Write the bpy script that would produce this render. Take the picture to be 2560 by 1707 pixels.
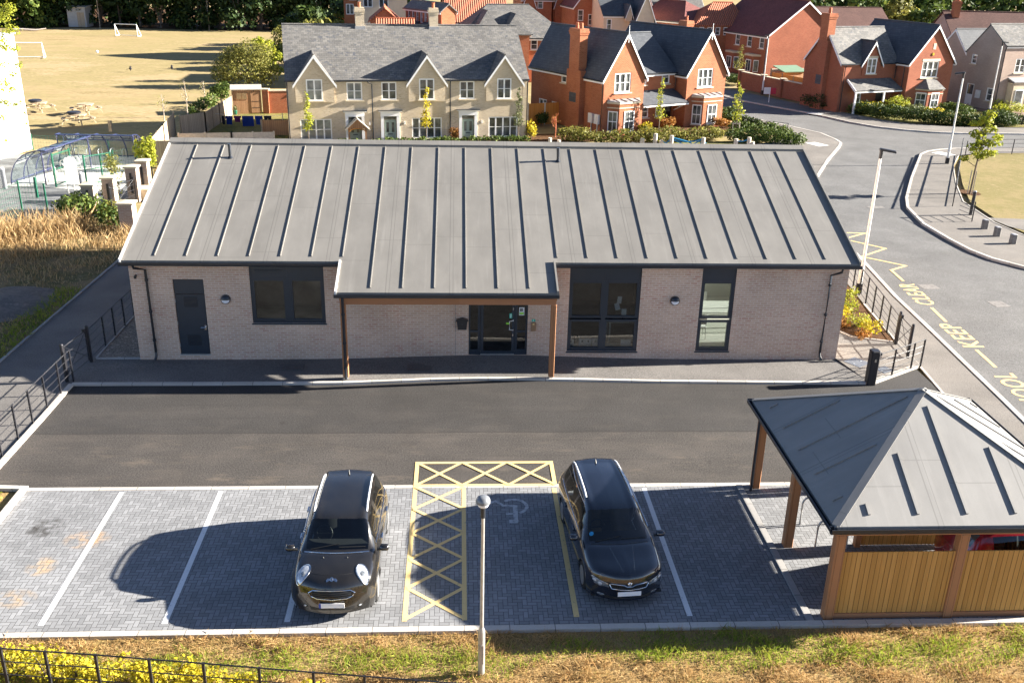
import bpy, bmesh, math, random
import numpy as np
from mathutils import Vector, Matrix
from mathutils.bvhtree import BVHTree
from mathutils.geometry import tessellate_polygon
R = math.radians
for o in list(bpy.data.objects): bpy.data.objects.remove(o)
S = bpy.context.scene
COL = S.collection
# ------------------------------------------------------------------ camera, world, sun, exposure
CAM_F, CAM_PITCH, CAM_ROLL, CAM_YAW, CAM_H = 2401.9, 0.3844, 0.0230, 0.0591, 12.4
PW, PH = 2560.0, 1707.0
_fw = Vector((math.sin(CAM_YAW)*math.cos(CAM_PITCH), math.cos(CAM_YAW)*math.cos(CAM_PITCH), -math.sin(CAM_PITCH)))
_r = Vector((math.cos(CAM_YAW), -math.sin(CAM_YAW), 0)); _u = _r.cross(_fw)
_r2 = _r*math.cos(CAM_ROLL) + _u*math.sin(CAM_ROLL); _u2 = _u*math.cos(CAM_ROLL) - _r*math.sin(CAM_ROLL)
cd = bpy.data.cameras.new('camera'); cam = bpy.data.objects.new('camera', cd); COL.objects.link(cam)
cd.sensor_width = 36.0; cd.lens = CAM_F/PW*36.0; cd.clip_end = 3000; cd.clip_start = 0.5
m3 = Matrix((_r2, _u2, -_fw)).transposed()
cam.matrix_world = Matrix.Translation((0, 0, CAM_H)) @ m3.to_4x4()
S.camera = cam
SUN_EL, SUN_AZ = R(19.5), R(5.2)          # the sun stands to the right, a little behind the building
sunv = Vector((math.cos(SUN_EL)*math.cos(SUN_AZ), math.cos(SUN_EL)*math.sin(SUN_AZ), math.sin(SUN_EL)))
w = bpy.data.worlds.new('World'); S.world = w; w.use_nodes = True
wn = w.node_tree; bg = wn.nodes['Background']
sky = wn.nodes.new('ShaderNodeTexSky'); sky.sky_type = 'NISHITA'; sky.sun_disc = False
sky.sun_elevation = SUN_EL; sky.sun_rotation = math.pi/2 - SUN_AZ
sky.air_density = 0.45; sky.dust_density = 0.3; sky.ozone_density = 0.6
wn.links.new(sky.outputs[0], bg.inputs[0]); bg.inputs[1].default_value = 0.05
sl = bpy.data.lights.new('sun', 'SUN'); so = bpy.data.objects.new('sun', sl); COL.objects.link(so)
sl.energy = 5.0; sl.angle = R(0.5); sl.color = (1.0, 0.93, 0.82)
so.rotation_euler = (-sunv).to_track_quat('-Z', 'Y').to_euler()
S.view_settings.view_transform = 'Standard'; S.view_settings.look = 'None'
S.view_settings.exposure = 2.5; S.view_settings.gamma = 1.0
S.view_settings.use_curve_mapping = False
# ------------------------------------------------------------------ measuring helpers: a photo reading -> a point of the place
K = PW/2352.0
def _ray(x, y):
    return _fw + _r2*((x*K-PW/2)/CAM_F) + _u2*((PH/2-y*K)/CAM_F)
def g(x, y, z=0.0):                      # reading on the ground (or at height z)
    d = _ray(x, y); t = (z-CAM_H)/d.z; return Vector((d.x*t, d.y*t, z))
def py(x, y, Y):                         # reading in the upright plane at depth Y
    d = _ray(x, y); t = Y/d.y; return Vector((d.x*t, Y, CAM_H+d.z*t))
def zoom(x0, y0, ww, W):                 # readings taken in an enlarged crop
    return lambda x, y: ((x0+x*ww/W)/K, (y0+y*ww/W)/K)
ZA = zoom(650, 0, 700, 2335); ZB = zoom(1250, 0, 700, 2335); ZC = zoom(1860, 0, 700, 2335); ZL = zoom(0, 0, 700, 2335)
ZL2 = zoom(0, 280, 500, 2178); ZR = zoom(1950, 300, 610, 2352); ZD = zoom(2050, 650, 510, 2285)
ZK2 = zoom(0, 600, 500, 2178); ZPL = zoom(0, 380, 420, 2352); ZHR = zoom(1300, 280, 760, 2352); ZRR = zoom(1880, 180, 680, 2352)
ZT1 = zoom(860, 0, 600, 2352); ZT2 = zoom(1420, 0, 640, 2352); ZT3 = zoom(2020, 0, 540, 2352); ZFG = zoom(0, 1540, 900, 2352)
# ------------------------------------------------------------------ materials
def nt(name):
    m = bpy.data.materials.new(name); m.use_nodes = True
    t = m.node_tree; b = t.nodes['Principled BSDF']; return m, t, b
def N(t, typ, **kw):
    n = t.nodes.new(typ)
    for k_, v in kw.items():
        if k_.startswith('i_'): n.inputs[k_[2:].replace('_', ' ')].default_value = v
        else: setattr(n, k_, v)
    return n
def L_(t, a, b): t.links.new(a, b)
def rgb(c): return (c[0], c[1], c[2], 1.0)
def MA(t, op, a, b=None, c=None):
    n = t.nodes.new('ShaderNodeMath'); n.operation = op
    for i, v in enumerate((a, b, c)):
        if v is None: continue
        if isinstance(v, (int, float)): n.inputs[i].default_value = v
        else: t.links.new(v, n.inputs[i])
    return n.outputs[0]
def mixc(t, fac, a, b, blend='MIX'):
    n = t.nodes.new('ShaderNodeMix'); n.data_type = 'RGBA'; n.blend_type = blend
    for sock, v in ((n.inputs[0], fac), (n.inputs[6], a), (n.inputs[7], b)):
        if isinstance(v, (int, float)): sock.default_value = v
        elif isinstance(v, tuple): sock.default_value = rgb(v)
        else: t.links.new(v, sock)
    return n.outputs[2]
def noise(t, vec, scale, detail=4, rough=0.55):
    n = t.nodes.new('ShaderNodeTexNoise'); n.inputs['Scale'].default_value = scale
    n.inputs['Detail'].default_value = detail; n.inputs['Roughness'].default_value = rough
    if vec is not None: t.links.new(vec, n.inputs['Vector'])
    return n.outputs['Fac']
def ramp(t, fac, a, b):
    n = t.nodes.new('ShaderNodeMapRange'); n.inputs[1].default_value = a; n.inputs[2].default_value = b
    t.links.new(fac, n.inputs[0]); return n.outputs[0]
def obj_co(t):
    return t.nodes.new('ShaderNodeNewGeometry').outputs['Position']
def uv_co(t): return t.nodes.new('ShaderNodeUVMap').outputs[0]
def scalev(t, v, s):
    n = t.nodes.new('ShaderNodeMapping'); n.inputs['Scale'].default_value = s; t.links.new(v, n.inputs[0]); return n.outputs[0]
def bump(t, b, h, strength=0.3, dist=0.01):
    n = t.nodes.new('ShaderNodeBump'); n.inputs['Strength'].default_value = strength; n.inputs['Distance'].default_value = dist
    t.links.new(h, n.inputs['Height']); t.links.new(n.outputs[0], b.inputs['Normal'])
def plain(name, c, rough=0.5, metal=0.0, var=0.12, scale=3.0, spec=None, coat=0.0):
    m, t, b = nt(name)
    f = noise(t, obj_co(t), scale, 5)
    L_(t, mixc(t, ramp(t, f, 0.3, 0.7), tuple(x*(1-var) for x in c), tuple(min(1, x*(1+var)) for x in c)), b.inputs['Base Color'])
    b.inputs['Roughness'].default_value = rough; b.inputs['Metallic'].default_value = metal
    if spec is not None: b.inputs['Specular IOR Level'].default_value = spec
    if coat: b.inputs['Coat Weight'].default_value = coat; b.inputs['Coat Roughness'].default_value = 0.04
    return m
def brickm(name, c1, c2, mortar, bw=0.225, rh=0.075, ms=0.01, rough=0.9, patch=0.25, bmp=0.35, off=0.5, third=None):
    m, t, b = nt(name); uv = uv_co(t)
    n = t.nodes.new('ShaderNodeTexBrick'); L_(t, uv, n.inputs['Vector'])
    n.offset = off
    n.inputs['Color1'].default_value = rgb(c1); n.inputs['Color2'].default_value = rgb(c2); n.inputs['Mortar'].default_value = rgb(mortar)
    n.inputs['Scale'].default_value = 1.0; n.inputs['Mortar Size'].default_value = ms; n.inputs['Brick Width'].default_value = bw
    n.inputs['Row Height'].default_value = rh; n.inputs['Mortar Smooth'].default_value = 0.2; n.inputs['Bias'].default_value = 0.0
    col = n.outputs['Color']
    if third:                                   # odd bricks of a third colour in loose drifts
        f = noise(t, scalev(t, uv, (4.4/ (bw/0.225), 13.3/(rh/0.075), 1)), 1.0, 2); f2 = noise(t, uv, 1.1, 3)
        col = mixc(t, MA(t, 'MULTIPLY', ramp(t, f, 0.52, 0.6), ramp(t, f2, 0.4, 0.62)), col, mixc(t, n.outputs['Fac'], third, mortar))
    f3 = noise(t, obj_co(t), 0.6, 5)
    col = mixc(t, ramp(t, f3, 0.25, 0.75), mixc(t, patch, col, (0, 0, 0)), col)
    f4 = noise(t, obj_co(t), 22, 4)
    col = mixc(t, ramp(t, f4, 0.2, 0.8), mixc(t, 0.15, col, (0, 0, 0)), col)
    L_(t, col, b.inputs['Base Color']); b.inputs['Roughness'].default_value = rough
    b.inputs['Specular IOR Level'].default_value = 0.25
    bump(t, b, MA(t, 'SUBTRACT', 1.0, n.outputs['Fac']), bmp, 0.012)
    return m
def asphalt(name, c, speck=0.5, patchc=None, rough=0.85, lane=None):
    m, t, b = nt(name); P = obj_co(t)
    f1 = noise(t, P, 26, 4, 0.8); f2 = noise(t, P, 0.45, 5, 0.6); f3 = noise(t, scalev(t, P, (0.5, 0.9, 1)), 1.0, 6, 0.65)
    col = mixc(t, ramp(t, f1, 0.35, 0.7), tuple(x*(1-speck) for x in c), tuple(x*(1+speck) for x in c))
    col = mixc(t, ramp(t, f2, 0.35, 0.7), mixc(t, 0.28, col, (0, 0, 0)), col)
    col = mixc(t, MA(t, 'MULTIPLY', ramp(t, f3, 0.5, 0.75), 0.4), col, patchc or tuple(x*1.7 for x in c))
    f5 = noise(t, P, 60, 2, 0.8)
    col = mixc(t, ramp(t, f5, 0.68, 0.76), col, tuple(min(1, x*3.2) for x in c))
    if lane:                                    # a later strip of tarmac laid against the first, with a joint, scuffs and pale stains
        sx = t.nodes.new('ShaderNodeSeparateXYZ'); L_(t, P, sx.inputs[0])
        yj = MA(t, 'ADD', sx.outputs[1], MA(t, 'MULTIPLY', noise(t, scalev(t, P, (0.6, 0.01, 1)), 1.0, 3), 0.16))
        col = mixc(t, MA(t, 'LESS_THAN', yj, lane), col, mixc(t, 1.0, col, (1.40, 1.35, 1.29), 'MULTIPLY'))
        jd = MA(t, 'ABSOLUTE', MA(t, 'SUBTRACT', yj, lane)); col = mixc(t, MA(t, 'MULTIPLY', MA(t, 'LESS_THAN', jd, 0.022), 0.6), col, (0.02, 0.018, 0.016))
        st = MA(t, 'MULTIPLY', ramp(t, noise(t, scalev(t, P, (0.35, 1.1, 1)), 1.6, 6, 0.7), 0.54, 0.72), ramp(t, sx.outputs[1], 24.6, 21.4))
        col = mixc(t, MA(t, 'MULTIPLY', st, 0.55), col, (0.17, 0.135, 0.10))
        sc = ramp(t, noise(t, scalev(t, P, (0.18, 4.5, 1)), 1.0, 4, 0.6), 0.56, 0.70); col = mixc(t, MA(t, 'MULTIPLY', sc, 0.22), col, (0.015, 0.014, 0.013))
        ol = ramp(t, noise(t, P, 1.7, 3, 0.5), 0.70, 0.76); col = mixc(t, MA(t, 'MULTIPLY', ol, 0.5), col, (0.016, 0.014, 0.013))
    L_(t, col, b.inputs['Base Color']); b.inputs['Roughness'].default_value = rough; b.inputs['Specular IOR Level'].default_value = 0.3
    bump(t, b, f1, 0.5, 0.01)
    return m
def grassm(name, stops, scales=(0.25, 2.5, 30), bmp=0.6, dist=0.05, stretch=(1, 1, 1)):
    m, t, b = nt(name); P = scalev(t, obj_co(t), stretch)
    f1 = noise(t, P, scales[0], 5, 0.6); f2 = noise(t, P, scales[1], 5, 0.65); f3 = noise(t, P, scales[2], 3, 0.7)
    v = MA(t, 'ADD', MA(t, 'MULTIPLY', f1, 0.55), MA(t, 'ADD', MA(t, 'MULTIPLY', f2, 0.3), MA(t, 'MULTIPLY', f3, 0.15)))
    cr = t.nodes.new('ShaderNodeValToRGB'); L_(t, ramp(t, v, 0.36, 0.64), cr.inputs[0])
    e = cr.color_ramp.elements
    while len(e) < len(stops): e.new(0.5)
    for i, c in enumerate(stops): e[i].position = i/(len(stops)-1); e[i].color = rgb(c)
    col = mixc(t, ramp(t, f3, 0.3, 0.7), mixc(t, 0.35, cr.outputs[0], (0, 0, 0)), cr.outputs[0])
    L_(t, col, b.inputs['Base Color']); b.inputs['Roughness'].default_value = 0.95; b.inputs['Specular IOR Level'].default_value = 0.1
    bump(t, b, f3, bmp, dist)
    return m
def leafm(name, cols, trans=0.25, rough=0.6):
    m, t, b = nt(name)
    r = t.nodes.new('ShaderNodeNewGeometry').outputs['Random Per Island']
    cr = t.nodes.new('ShaderNodeValToRGB'); L_(t, r, cr.inputs[0]); e = cr.color_ramp.elements
    while len(e) < len(cols): e.new(0.5)
    for i, c in enumerate(cols): e[i].position = i/(len(cols)-1); e[i].color = rgb(c)
    L_(t, cr.outputs[0], b.inputs['Base Color']); b.inputs['Roughness'].default_value = rough; b.inputs['Specular IOR Level'].default_value = 0.2
    tr = t.nodes.new('ShaderNodeBsdfTranslucent'); L_(t, cr.outputs[0], tr.inputs[0])
    mx = t.nodes.new('ShaderNodeMixShader'); mx.inputs[0].default_value = trans
    L_(t, b.outputs[0], mx.inputs[1]); L_(t, tr.outputs[0], mx.inputs[2]); L_(t, mx.outputs[0], t.nodes['Material Output'].inputs[0])
    return m
def glassm(name, tint=(0.55, 0.6, 0.6), refl=0.12, rough=0.02):
    m, t, b = nt(name); t.nodes.remove(b)
    tr = t.nodes.new('ShaderNodeBsdfTransparent'); tr.inputs[0].default_value = rgb(tint)
    gl = t.nodes.new('ShaderNodeBsdfGlossy'); gl.inputs['Roughness'].default_value = rough
    fr = t.nodes.new('ShaderNodeFresnel'); fr.inputs[0].default_value = 1.5
    mx = t.nodes.new('ShaderNodeMixShader'); L_(t, MA(t, 'ADD', fr.outputs[0], refl-0.04), mx.inputs[0])
    L_(t, tr.outputs[0], mx.inputs[1]); L_(t, gl.outputs[0], mx.inputs[2]); L_(t, mx.outputs[0], t.nodes['Material Output'].inputs[0])
    return m
def darkglass(name, c=(0.012, 0.015, 0.018), rough=0.03, var=None):
    m, t, b = nt(name)
    f = noise(t, obj_co(t), 1.3, 4)
    L_(t, mixc(t, ramp(t, f, 0.4, 0.65), c, var or tuple(x*3.5 for x in c)), b.inputs['Base Color'])
    b.inputs['Roughness'].default_value = rough; b.inputs['Specular IOR Level'].default_value = 0.7
    return m
def woodm(name, c1, c2, board=0.1, rough=0.7, gap=0.06, grain=(3, 3, 40)):
    m, t, b = nt(name); uv = uv_co(t)
    sx = t.nodes.new('ShaderNodeSeparateXYZ'); L_(t, uv, sx.inputs[0])
    bi = MA(t, 'FLOOR', MA(t, 'DIVIDE', sx.outputs[0], board)); fr = MA(t, 'FRACT', MA(t, 'DIVIDE', sx.outputs[0], board))
    wn_ = t.nodes.new('ShaderNodeTexWhiteNoise'); wn_.noise_dimensions = '1D'; L_(t, bi, wn_.inputs['W'])
    f = noise(t, scalev(t, obj_co(t), grain), 1.0, 5, 0.6)
    v = MA(t, 'ADD', MA(t, 'MULTIPLY', wn_.outputs[0], 0.6), MA(t, 'MULTIPLY', f, 0.4))
    col = mixc(t, v, c1, c2)
    edge = MA(t, 'LESS_THAN', fr, gap)
    col = mixc(t, MA(t, 'MULTIPLY', edge, 0.75), col, (0.01, 0.008, 0.005))
    L_(t, col, b.inputs['Base Color']); b.inputs['Roughness'].default_value = rough; b.inputs['Specular IOR Level'].default_value = 0.25
    bump(t, b, MA(t, 'SUBTRACT', 1.0, edge), 0.5, 0.01)
    return m
def pantile(name, c1, c2, period=0.21, row=0.32):
    m, t, b = nt(name); uv = uv_co(t)
    sx = t.nodes.new('ShaderNodeSeparateXYZ'); L_(t, uv, sx.inputs[0])
    wv = MA(t, 'SINE', MA(t, 'MULTIPLY', sx.outputs[0], 2*math.pi/period)); fr = MA(t, 'FRACT', MA(t, 'DIVIDE', sx.outputs[1], row))
    f = noise(t, scalev(t, uv, (5, 3, 1)), 1.0, 4)
    col = mixc(t, ramp(t, f, 0.3, 0.7), c1, c2)
    gro = ramp(t, wv, -0.9, 0.3)
    col = mixc(t, gro, mixc(t, 0.75, col, (0.02, 0.005, 0.005)), col)
    L_(t, col, b.inputs['Base Color']); b.inputs['Roughness'].default_value = 0.8
    bump(t, b, MA(t, 'ADD', wv, MA(t, 'MULTIPLY', fr, 0.6)), 1.0, 0.05)
    return m
def herring(name):
    m, t, b = nt(name); P = obj_co(t); a = 0.1
    sx = t.nodes.new('ShaderNodeSeparateXYZ'); L_(t, P, sx.inputs[0])
    X = MA(t, 'DIVIDE', sx.outputs[0], a); Y = MA(t, 'DIVIDE', sx.outputs[1], a)
    i = MA(t, 'FLOOR', X); j = MA(t, 'FLOOR', Y); fx = MA(t, 'SUBTRACT', X, i); fy = MA(t, 'SUBTRACT', Y, j)
    k_ = MA(t, 'FLOORED_MODULO', MA(t, 'SUBTRACT', i, j), 4.0)
    hor = MA(t, 'LESS_THAN', k_, 1.5); ver = MA(t, 'SUBTRACT', 1.0, hor)
    ox = MA(t, 'MULTIPLY', hor, k_); oy = MA(t, 'MULTIPLY', ver, MA(t, 'SUBTRACT', 3.0, k_))
    u = MA(t, 'ADD', fx, ox); v = MA(t, 'ADD', fy, oy)
    dx = MA(t, 'MINIMUM', u, MA(t, 'SUBTRACT', MA(t, 'ADD', 1.0, hor), u)); dy = MA(t, 'MINIMUM', v, MA(t, 'SUBTRACT', MA(t, 'ADD', 1.0, ver), v))
    d = MA(t, 'MINIMUM', dx, dy)
    cb = t.nodes.new('ShaderNodeCombineXYZ'); L_(t, MA(t, 'SUBTRACT', i, ox), cb.inputs[0]); L_(t, MA(t, 'SUBTRACT', j, oy), cb.inputs[1]); L_(t, ver, cb.inputs[2])
    wn_ = t.nodes.new('ShaderNodeTexWhiteNoise'); wn_.noise_dimensions = '3D'; L_(t, cb.outputs[0], wn_.inputs['Vector'])
    col = mixc(t, wn_.outputs[0], (0.225, 0.229, 0.238), (0.31, 0.315, 0.327))
    f2 = noise(t, P, 0.5, 5, 0.6); f3 = noise(t, P, 60, 3, 0.7)
    col = mixc(t, ramp(t, f2, 0.3, 0.7), mixc(t, 0.25, col, (0, 0, 0)), col)
    col = mixc(t, ramp(t, f3, 0.25, 0.75), mixc(t, 0.22, col, (0, 0, 0)), col)
    # sandy drips and dark oil marks in the left hand bays
    def spot(cx, cy, rx, ry, c, lo, hi, sc):
        nonlocal col
        ax = MA(t, 'DIVIDE', MA(t, 'SUBTRACT', sx.outputs[0], cx), rx); ay = MA(t, 'DIVIDE', MA(t, 'SUBTRACT', sx.outputs[1], cy), ry)
        r2 = MA(t, 'ADD', MA(t, 'MULTIPLY', ax, ax), MA(t, 'MULTIPLY', ay, ay))
        msk = MA(t, 'MULTIPLY', ramp(t, r2, 1.0, 0.2), ramp(t, noise(t, P, sc, 4), lo, hi))
        col = mixc(t, msk, col, c)
    for q, rr, c in (((105, 1212), (0.5, 0.45), (0.03, 0.026, 0.022)), ((200, 1238), (0.55, 0.4), (0.40, 0.27, 0.16)), ((95, 1300), (0.35, 0.4), (0.40, 0.29, 0.18)), ((30, 1375), (0.5, 0.35), (0.36, 0.27, 0.18))):
        p_ = g(*q); spot(p_.x, p_.y, rr[0], rr[1], c, 0.42, 0.6, 4.0)
    jn = ramp(t, d, 0.075, 0.03)
    col = mixc(t, jn, col, (0.06, 0.059, 0.058))
    L_(t, col, b.inputs['Base Color']); b.inputs['Roughness'].default_value = 0.75; b.inputs['Specular IOR Level'].default_value = 0.35
    bump(t, b, MA(t, 'ADD', MA(t, 'MULTIPLY', wn_.outputs[0], 0.25), MA(t, 'SUBTRACT', 1.0, jn)), 0.5, 0.006)
    return m
def worn(name, c, under, lim=0.60):
    m, t, b = nt(name); P = obj_co(t); f = noise(t, P, 9, 5, 0.7); f2 = noise(t, P, 70, 2, 0.7)
    col = mixc(t, ramp(t, f2, 0.3, 0.7), tuple(x*0.86 for x in c), c)
    col = mixc(t, ramp(t, f, lim, lim+0.1), col, under)
    L_(t, col, b.inputs['Base Color']); b.inputs['Roughness'].default_value = 0.75; b.inputs['Specular IOR Level'].default_value = 0.3
    return m
M = {}
def make_materials():
    M['asphalt_new'] = asphalt('dark asphalt', (0.050, 0.0465, 0.0445), 0.7, (0.078, 0.068, 0.06), lane=g(1000, 990).y)
    M['asphalt_path'] = asphalt('path asphalt', (0.165, 0.155, 0.147), 0.5, (0.20, 0.185, 0.17))
    M['asphalt_road'] = asphalt('worn road', (0.15, 0.148, 0.146), 0.5, (0.105, 0.10, 0.095))
    M['asphalt_foot'] = asphalt('footway', (0.20, 0.183, 0.165), 0.4, (0.25, 0.22, 0.19))
    M['herring'] = herring('herringbone block paving')
    M['kerb'] = brickm('kerb stone', (0.52, 0.48, 0.43), (0.62, 0.58, 0.53), (0.2, 0.19, 0.18), 0.9, 5.0, 0.01, patch=0.25, off=0.0)
    M['kerb_grey'] = brickm('grey kerb stone', (0.36, 0.35, 0.34), (0.44, 0.42, 0.40), (0.15, 0.14, 0.13), 0.9, 5.0, 0.01, patch=0.25, off=0.0)
    M['white_paint'] = worn('worn white road paint', (0.76, 0.76, 0.76), (0.27, 0.275, 0.28))
    M['cream_paint'] = worn('worn yellow road paint', (0.74, 0.54, 0.24), (0.22, 0.20, 0.17)); M['faded_paint'] = worn('faded white paint', (0.50, 0.50, 0.50), (0.26, 0.265, 0.27), 0.5)
    M['field'] = grassm('dry mown field', [(0.29, 0.225, 0.105), (0.39, 0.295, 0.155), (0.32, 0.26, 0.12), (0.42, 0.315, 0.175), (0.35, 0.27, 0.13)], (0.05, 0.35, 5), 0.3, 0.03, (0.5, 1, 1))
    M['lawn_dry'] = grassm('dry lawn', [(0.17, 0.16, 0.06), (0.30, 0.235, 0.115), (0.22, 0.19, 0.075), (0.36, 0.27, 0.15)], (0.3, 2, 20))
    M['verge'] = grassm('rough verge', [(0.17, 0.19, 0.04), (0.32, 0.22, 0.09), (0.38, 0.26, 0.12), (0.20, 0.21, 0.05)], (0.35, 3, 25))
    M['scrub'] = grassm('rough ground', [(0.16, 0.12, 0.07), (0.30, 0.22, 0.12), (0.13, 0.125, 0.05), (0.34, 0.26, 0.16)], (0.5, 3, 25))
    M['gravel'] = grassm('pebbles', [(0.10, 0.09, 0.08), (0.40, 0.36, 0.31), (0.16, 0.14, 0.12), (0.55, 0.50, 0.44), (0.2, 0.18, 0.15)], (9, 22, 40), 1.0, 0.05)
    M['rubble'] = grassm('woodchip heap', [(0.17, 0.15, 0.135), (0.34, 0.30, 0.27), (0.22, 0.195, 0.175), (0.42, 0.37, 0.34)], (2, 12, 60), 1.0, 0.06)
    M['mulch'] = grassm('bark mulch', [(0.07, 0.035, 0.02), (0.13, 0.07, 0.035), (0.09, 0.045, 0.02)], (2, 9, 40), 1.0, 0.05)
    M['garden'] = grassm('garden lawn', [(0.14, 0.15, 0.035), (0.24, 0.21, 0.07), (0.30, 0.24, 0.10)], (0.5, 3, 20))
    M['brick_main'] = brickm('pink grey brick', (0.60, 0.415, 0.31), (0.70, 0.505, 0.385), (0.75, 0.63, 0.52), third=(0.58, 0.33, 0.25))
    M['brick_red'] = brickm('orange red brick', (0.37, 0.098, 0.042), (0.45, 0.145, 0.066), (0.42, 0.24, 0.14), third=(0.28, 0.068, 0.03))
    M['brick_red2'] = brickm('dull red brick', (0.32, 0.082, 0.042), (0.39, 0.115, 0.058), (0.38, 0.22, 0.14))
    M['brick_buff'] = brickm('buff brick', (0.64, 0.515, 0.36), (0.71, 0.59, 0.42), (0.64, 0.56, 0.44), third=(0.50, 0.39, 0.26))
    M['brick_pink'] = brickm('pale pink brick', (0.44, 0.32, 0.26), (0.50, 0.37, 0.30), (0.48, 0.42, 0.36))
    M['brick_pier'] = brickm('pale brick pier', (0.40, 0.30, 0.24), (0.47, 0.37, 0.30), (0.5, 0.44, 0.38))
    M['render_cream'] = plain('cream render', (0.62, 0.50, 0.36), 0.9, var=0.06)
    M['slate'] = brickm('grey slate', (0.135, 0.13, 0.125), (0.215, 0.205, 0.19), (0.06, 0.06, 0.06), 0.32, 0.2, 0.008, 0.7, bmp=0.5, third=(0.10, 0.105, 0.12))
    M['slate_dark'] = brickm('dark slate', (0.075, 0.082, 0.095), (0.10, 0.108, 0.12), (0.04, 0.04, 0.045), 0.32, 0.2, 0.008, 0.65, bmp=0.4)
    M['tile_red'] = brickm('plum red tile', (0.16, 0.055, 0.05), (0.22, 0.075, 0.065), (0.08, 0.03, 0.03), 0.2, 0.14, 0.008, 0.8)
    M['tile_brown'] = brickm('brown tile', (0.12, 0.06, 0.05), (0.15, 0.08, 0.065), (0.06, 0.03, 0.03), 0.2, 0.14, 0.008, 0.8)
    M['pantile'] = pantile('orange pantile', (0.42, 0.11, 0.045), (0.55, 0.17, 0.08), 0.24)
    M['membrane'] = None
    M['anthracite'] = plain('anthracite coating', (0.022, 0.032, 0.046), 0.35, var=0.08)
    M['gutter'] = plain('black gutter', (0.018, 0.022, 0.03), 0.3, var=0.1)
    M['black_metal'] = plain('black metal', (0.016, 0.016, 0.02), 0.42, var=0.15, scale=8)
    M['galv'] = plain('galvanised steel', (0.46, 0.45, 0.43), 0.42, 0.55, var=0.15, scale=7)
    M['lamp_grey'] = plain('grey lamp hood', (0.17, 0.18, 0.195), 0.35, 0.2, var=0.2, scale=12)
    M['white_pvc'] = plain('white frame', (0.80, 0.80, 0.79), 0.4, var=0.03)
    M['white_wall'] = plain('white render', (0.84, 0.83, 0.80), 0.85, var=0.03)
    M['white_coat'] = plain('white painted metal', (0.72, 0.71, 0.68), 0.4, var=0.08, scale=9)
    M['stone'] = plain('pale stone', (0.55, 0.47, 0.34), 0.85, var=0.08, scale=6)
    M['larch'] = woodm('larch timber', (0.31, 0.14, 0.062), (0.42, 0.20, 0.095), 0.13, gap=0.05, grain=(14, 14, 1.5))
    M['larch_h'] = woodm('larch beam', (0.31, 0.14, 0.065), (0.42, 0.20, 0.10), 30.0, gap=0.0, grain=(1.5, 14, 30))
    M['board'] = woodm('yellow fence board', (0.42, 0.215, 0.055), (0.62, 0.34, 0.105), 0.1, gap=0.10, grain=(25, 25, 2.5))
    M['board_grey'] = woodm('weathered board', (0.30, 0.235, 0.17), (0.42, 0.34, 0.25), 0.14, gap=0.08, grain=(9, 9, 1.5))
    M['board_orange'] = woodm('orange board', (0.50, 0.20, 0.04), (0.62, 0.28, 0.07), 0.12, gap=0.08, grain=(9, 9, 1.5))
    M['board_brown'] = woodm('brown shed board', (0.30, 0.16, 0.08), (0.38, 0.22, 0.12), 0.14, gap=0.08, grain=(9, 9, 9))
    M['log'] = plain('weathered timber', (0.36, 0.27, 0.17), 0.85, var=0.25, scale=5)
    M['pole_timber'] = plain('pale peeled pole', (0.55, 0.47, 0.40), 0.85, var=0.15, scale=7)
    M['pane'] = darkglass('house glass', (0.03, 0.036, 0.042), 0.05, (0.16, 0.17, 0.165))
    M['pane_curtain'] = darkglass('curtained glass', (0.16, 0.18, 0.18), 0.06, (0.33, 0.35, 0.34))
    M['glass'] = glassm('window glass', (0.72, 0.75, 0.75), 0.08)
    M['car_glass'] = glassm('car glass', (0.5, 0.55, 0.54), 0.08)
    M['perspex'] = glassm('clear sheet', (0.72, 0.80, 0.84), 0.16, 0.08)
    M['sage'] = plain('sage green door', (0.28, 0.34, 0.28), 0.5, var=0.04)
    M['black_door'] = plain('black door', (0.012, 0.012, 0.014), 0.3, var=0.05)
    M['blue_metal'] = plain('blue painted steel', (0.028, 0.034, 0.09), 0.35, var=0.1)
    M['green_metal'] = plain('green painted steel', (0.006, 0.10, 0.055), 0.4, var=0.1)
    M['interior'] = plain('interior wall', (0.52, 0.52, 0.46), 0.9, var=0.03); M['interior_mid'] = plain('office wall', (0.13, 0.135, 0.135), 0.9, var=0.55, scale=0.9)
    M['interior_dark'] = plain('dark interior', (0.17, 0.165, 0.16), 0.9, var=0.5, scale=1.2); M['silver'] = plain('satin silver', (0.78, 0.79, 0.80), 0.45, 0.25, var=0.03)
    M['desk'] = plain('white desk top', (0.75, 0.76, 0.70), 0.4, var=0.02)
    M['chair_white'] = plain('white chair', (0.75, 0.75, 0.72), 0.4, var=0.02)
    M['paper'] = plain('white paper', (0.78, 0.80, 0.80), 0.7, var=0.03)
    M['paint_black'] = plain('black car paint', (0.010, 0.009, 0.008), 0.22, 0.0, var=0.25, scale=2.5, coat=1.0)
    M['paint_navy'] = plain('blue black car paint', (0.007, 0.009, 0.016), 0.2, 0.0, var=0.2, scale=2.5, coat=1.0)
    M['paint_red'] = plain('red car paint', (0.30, 0.012, 0.025), 0.22, 0.0, var=0.1, scale=2.5, coat=1.0)
    M['trim'] = plain('black plastic trim', (0.014, 0.014, 0.014), 0.5, var=0.1)
    M['rubber'] = plain('tyre rubber', (0.017, 0.017, 0.017), 0.85, var=0.2)
    M['alloy'] = plain('alloy wheel', (0.55, 0.55, 0.56), 0.3, 0.85, var=0.05)
    M['chrome'] = plain('chrome', (0.72, 0.73, 0.75), 0.12, 1.0, var=0.02)
    M['lens'] = plain('headlamp lens', (0.50, 0.53, 0.57), 0.1, 0.35, var=0.25, scale=18, coat=1.0)
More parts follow.
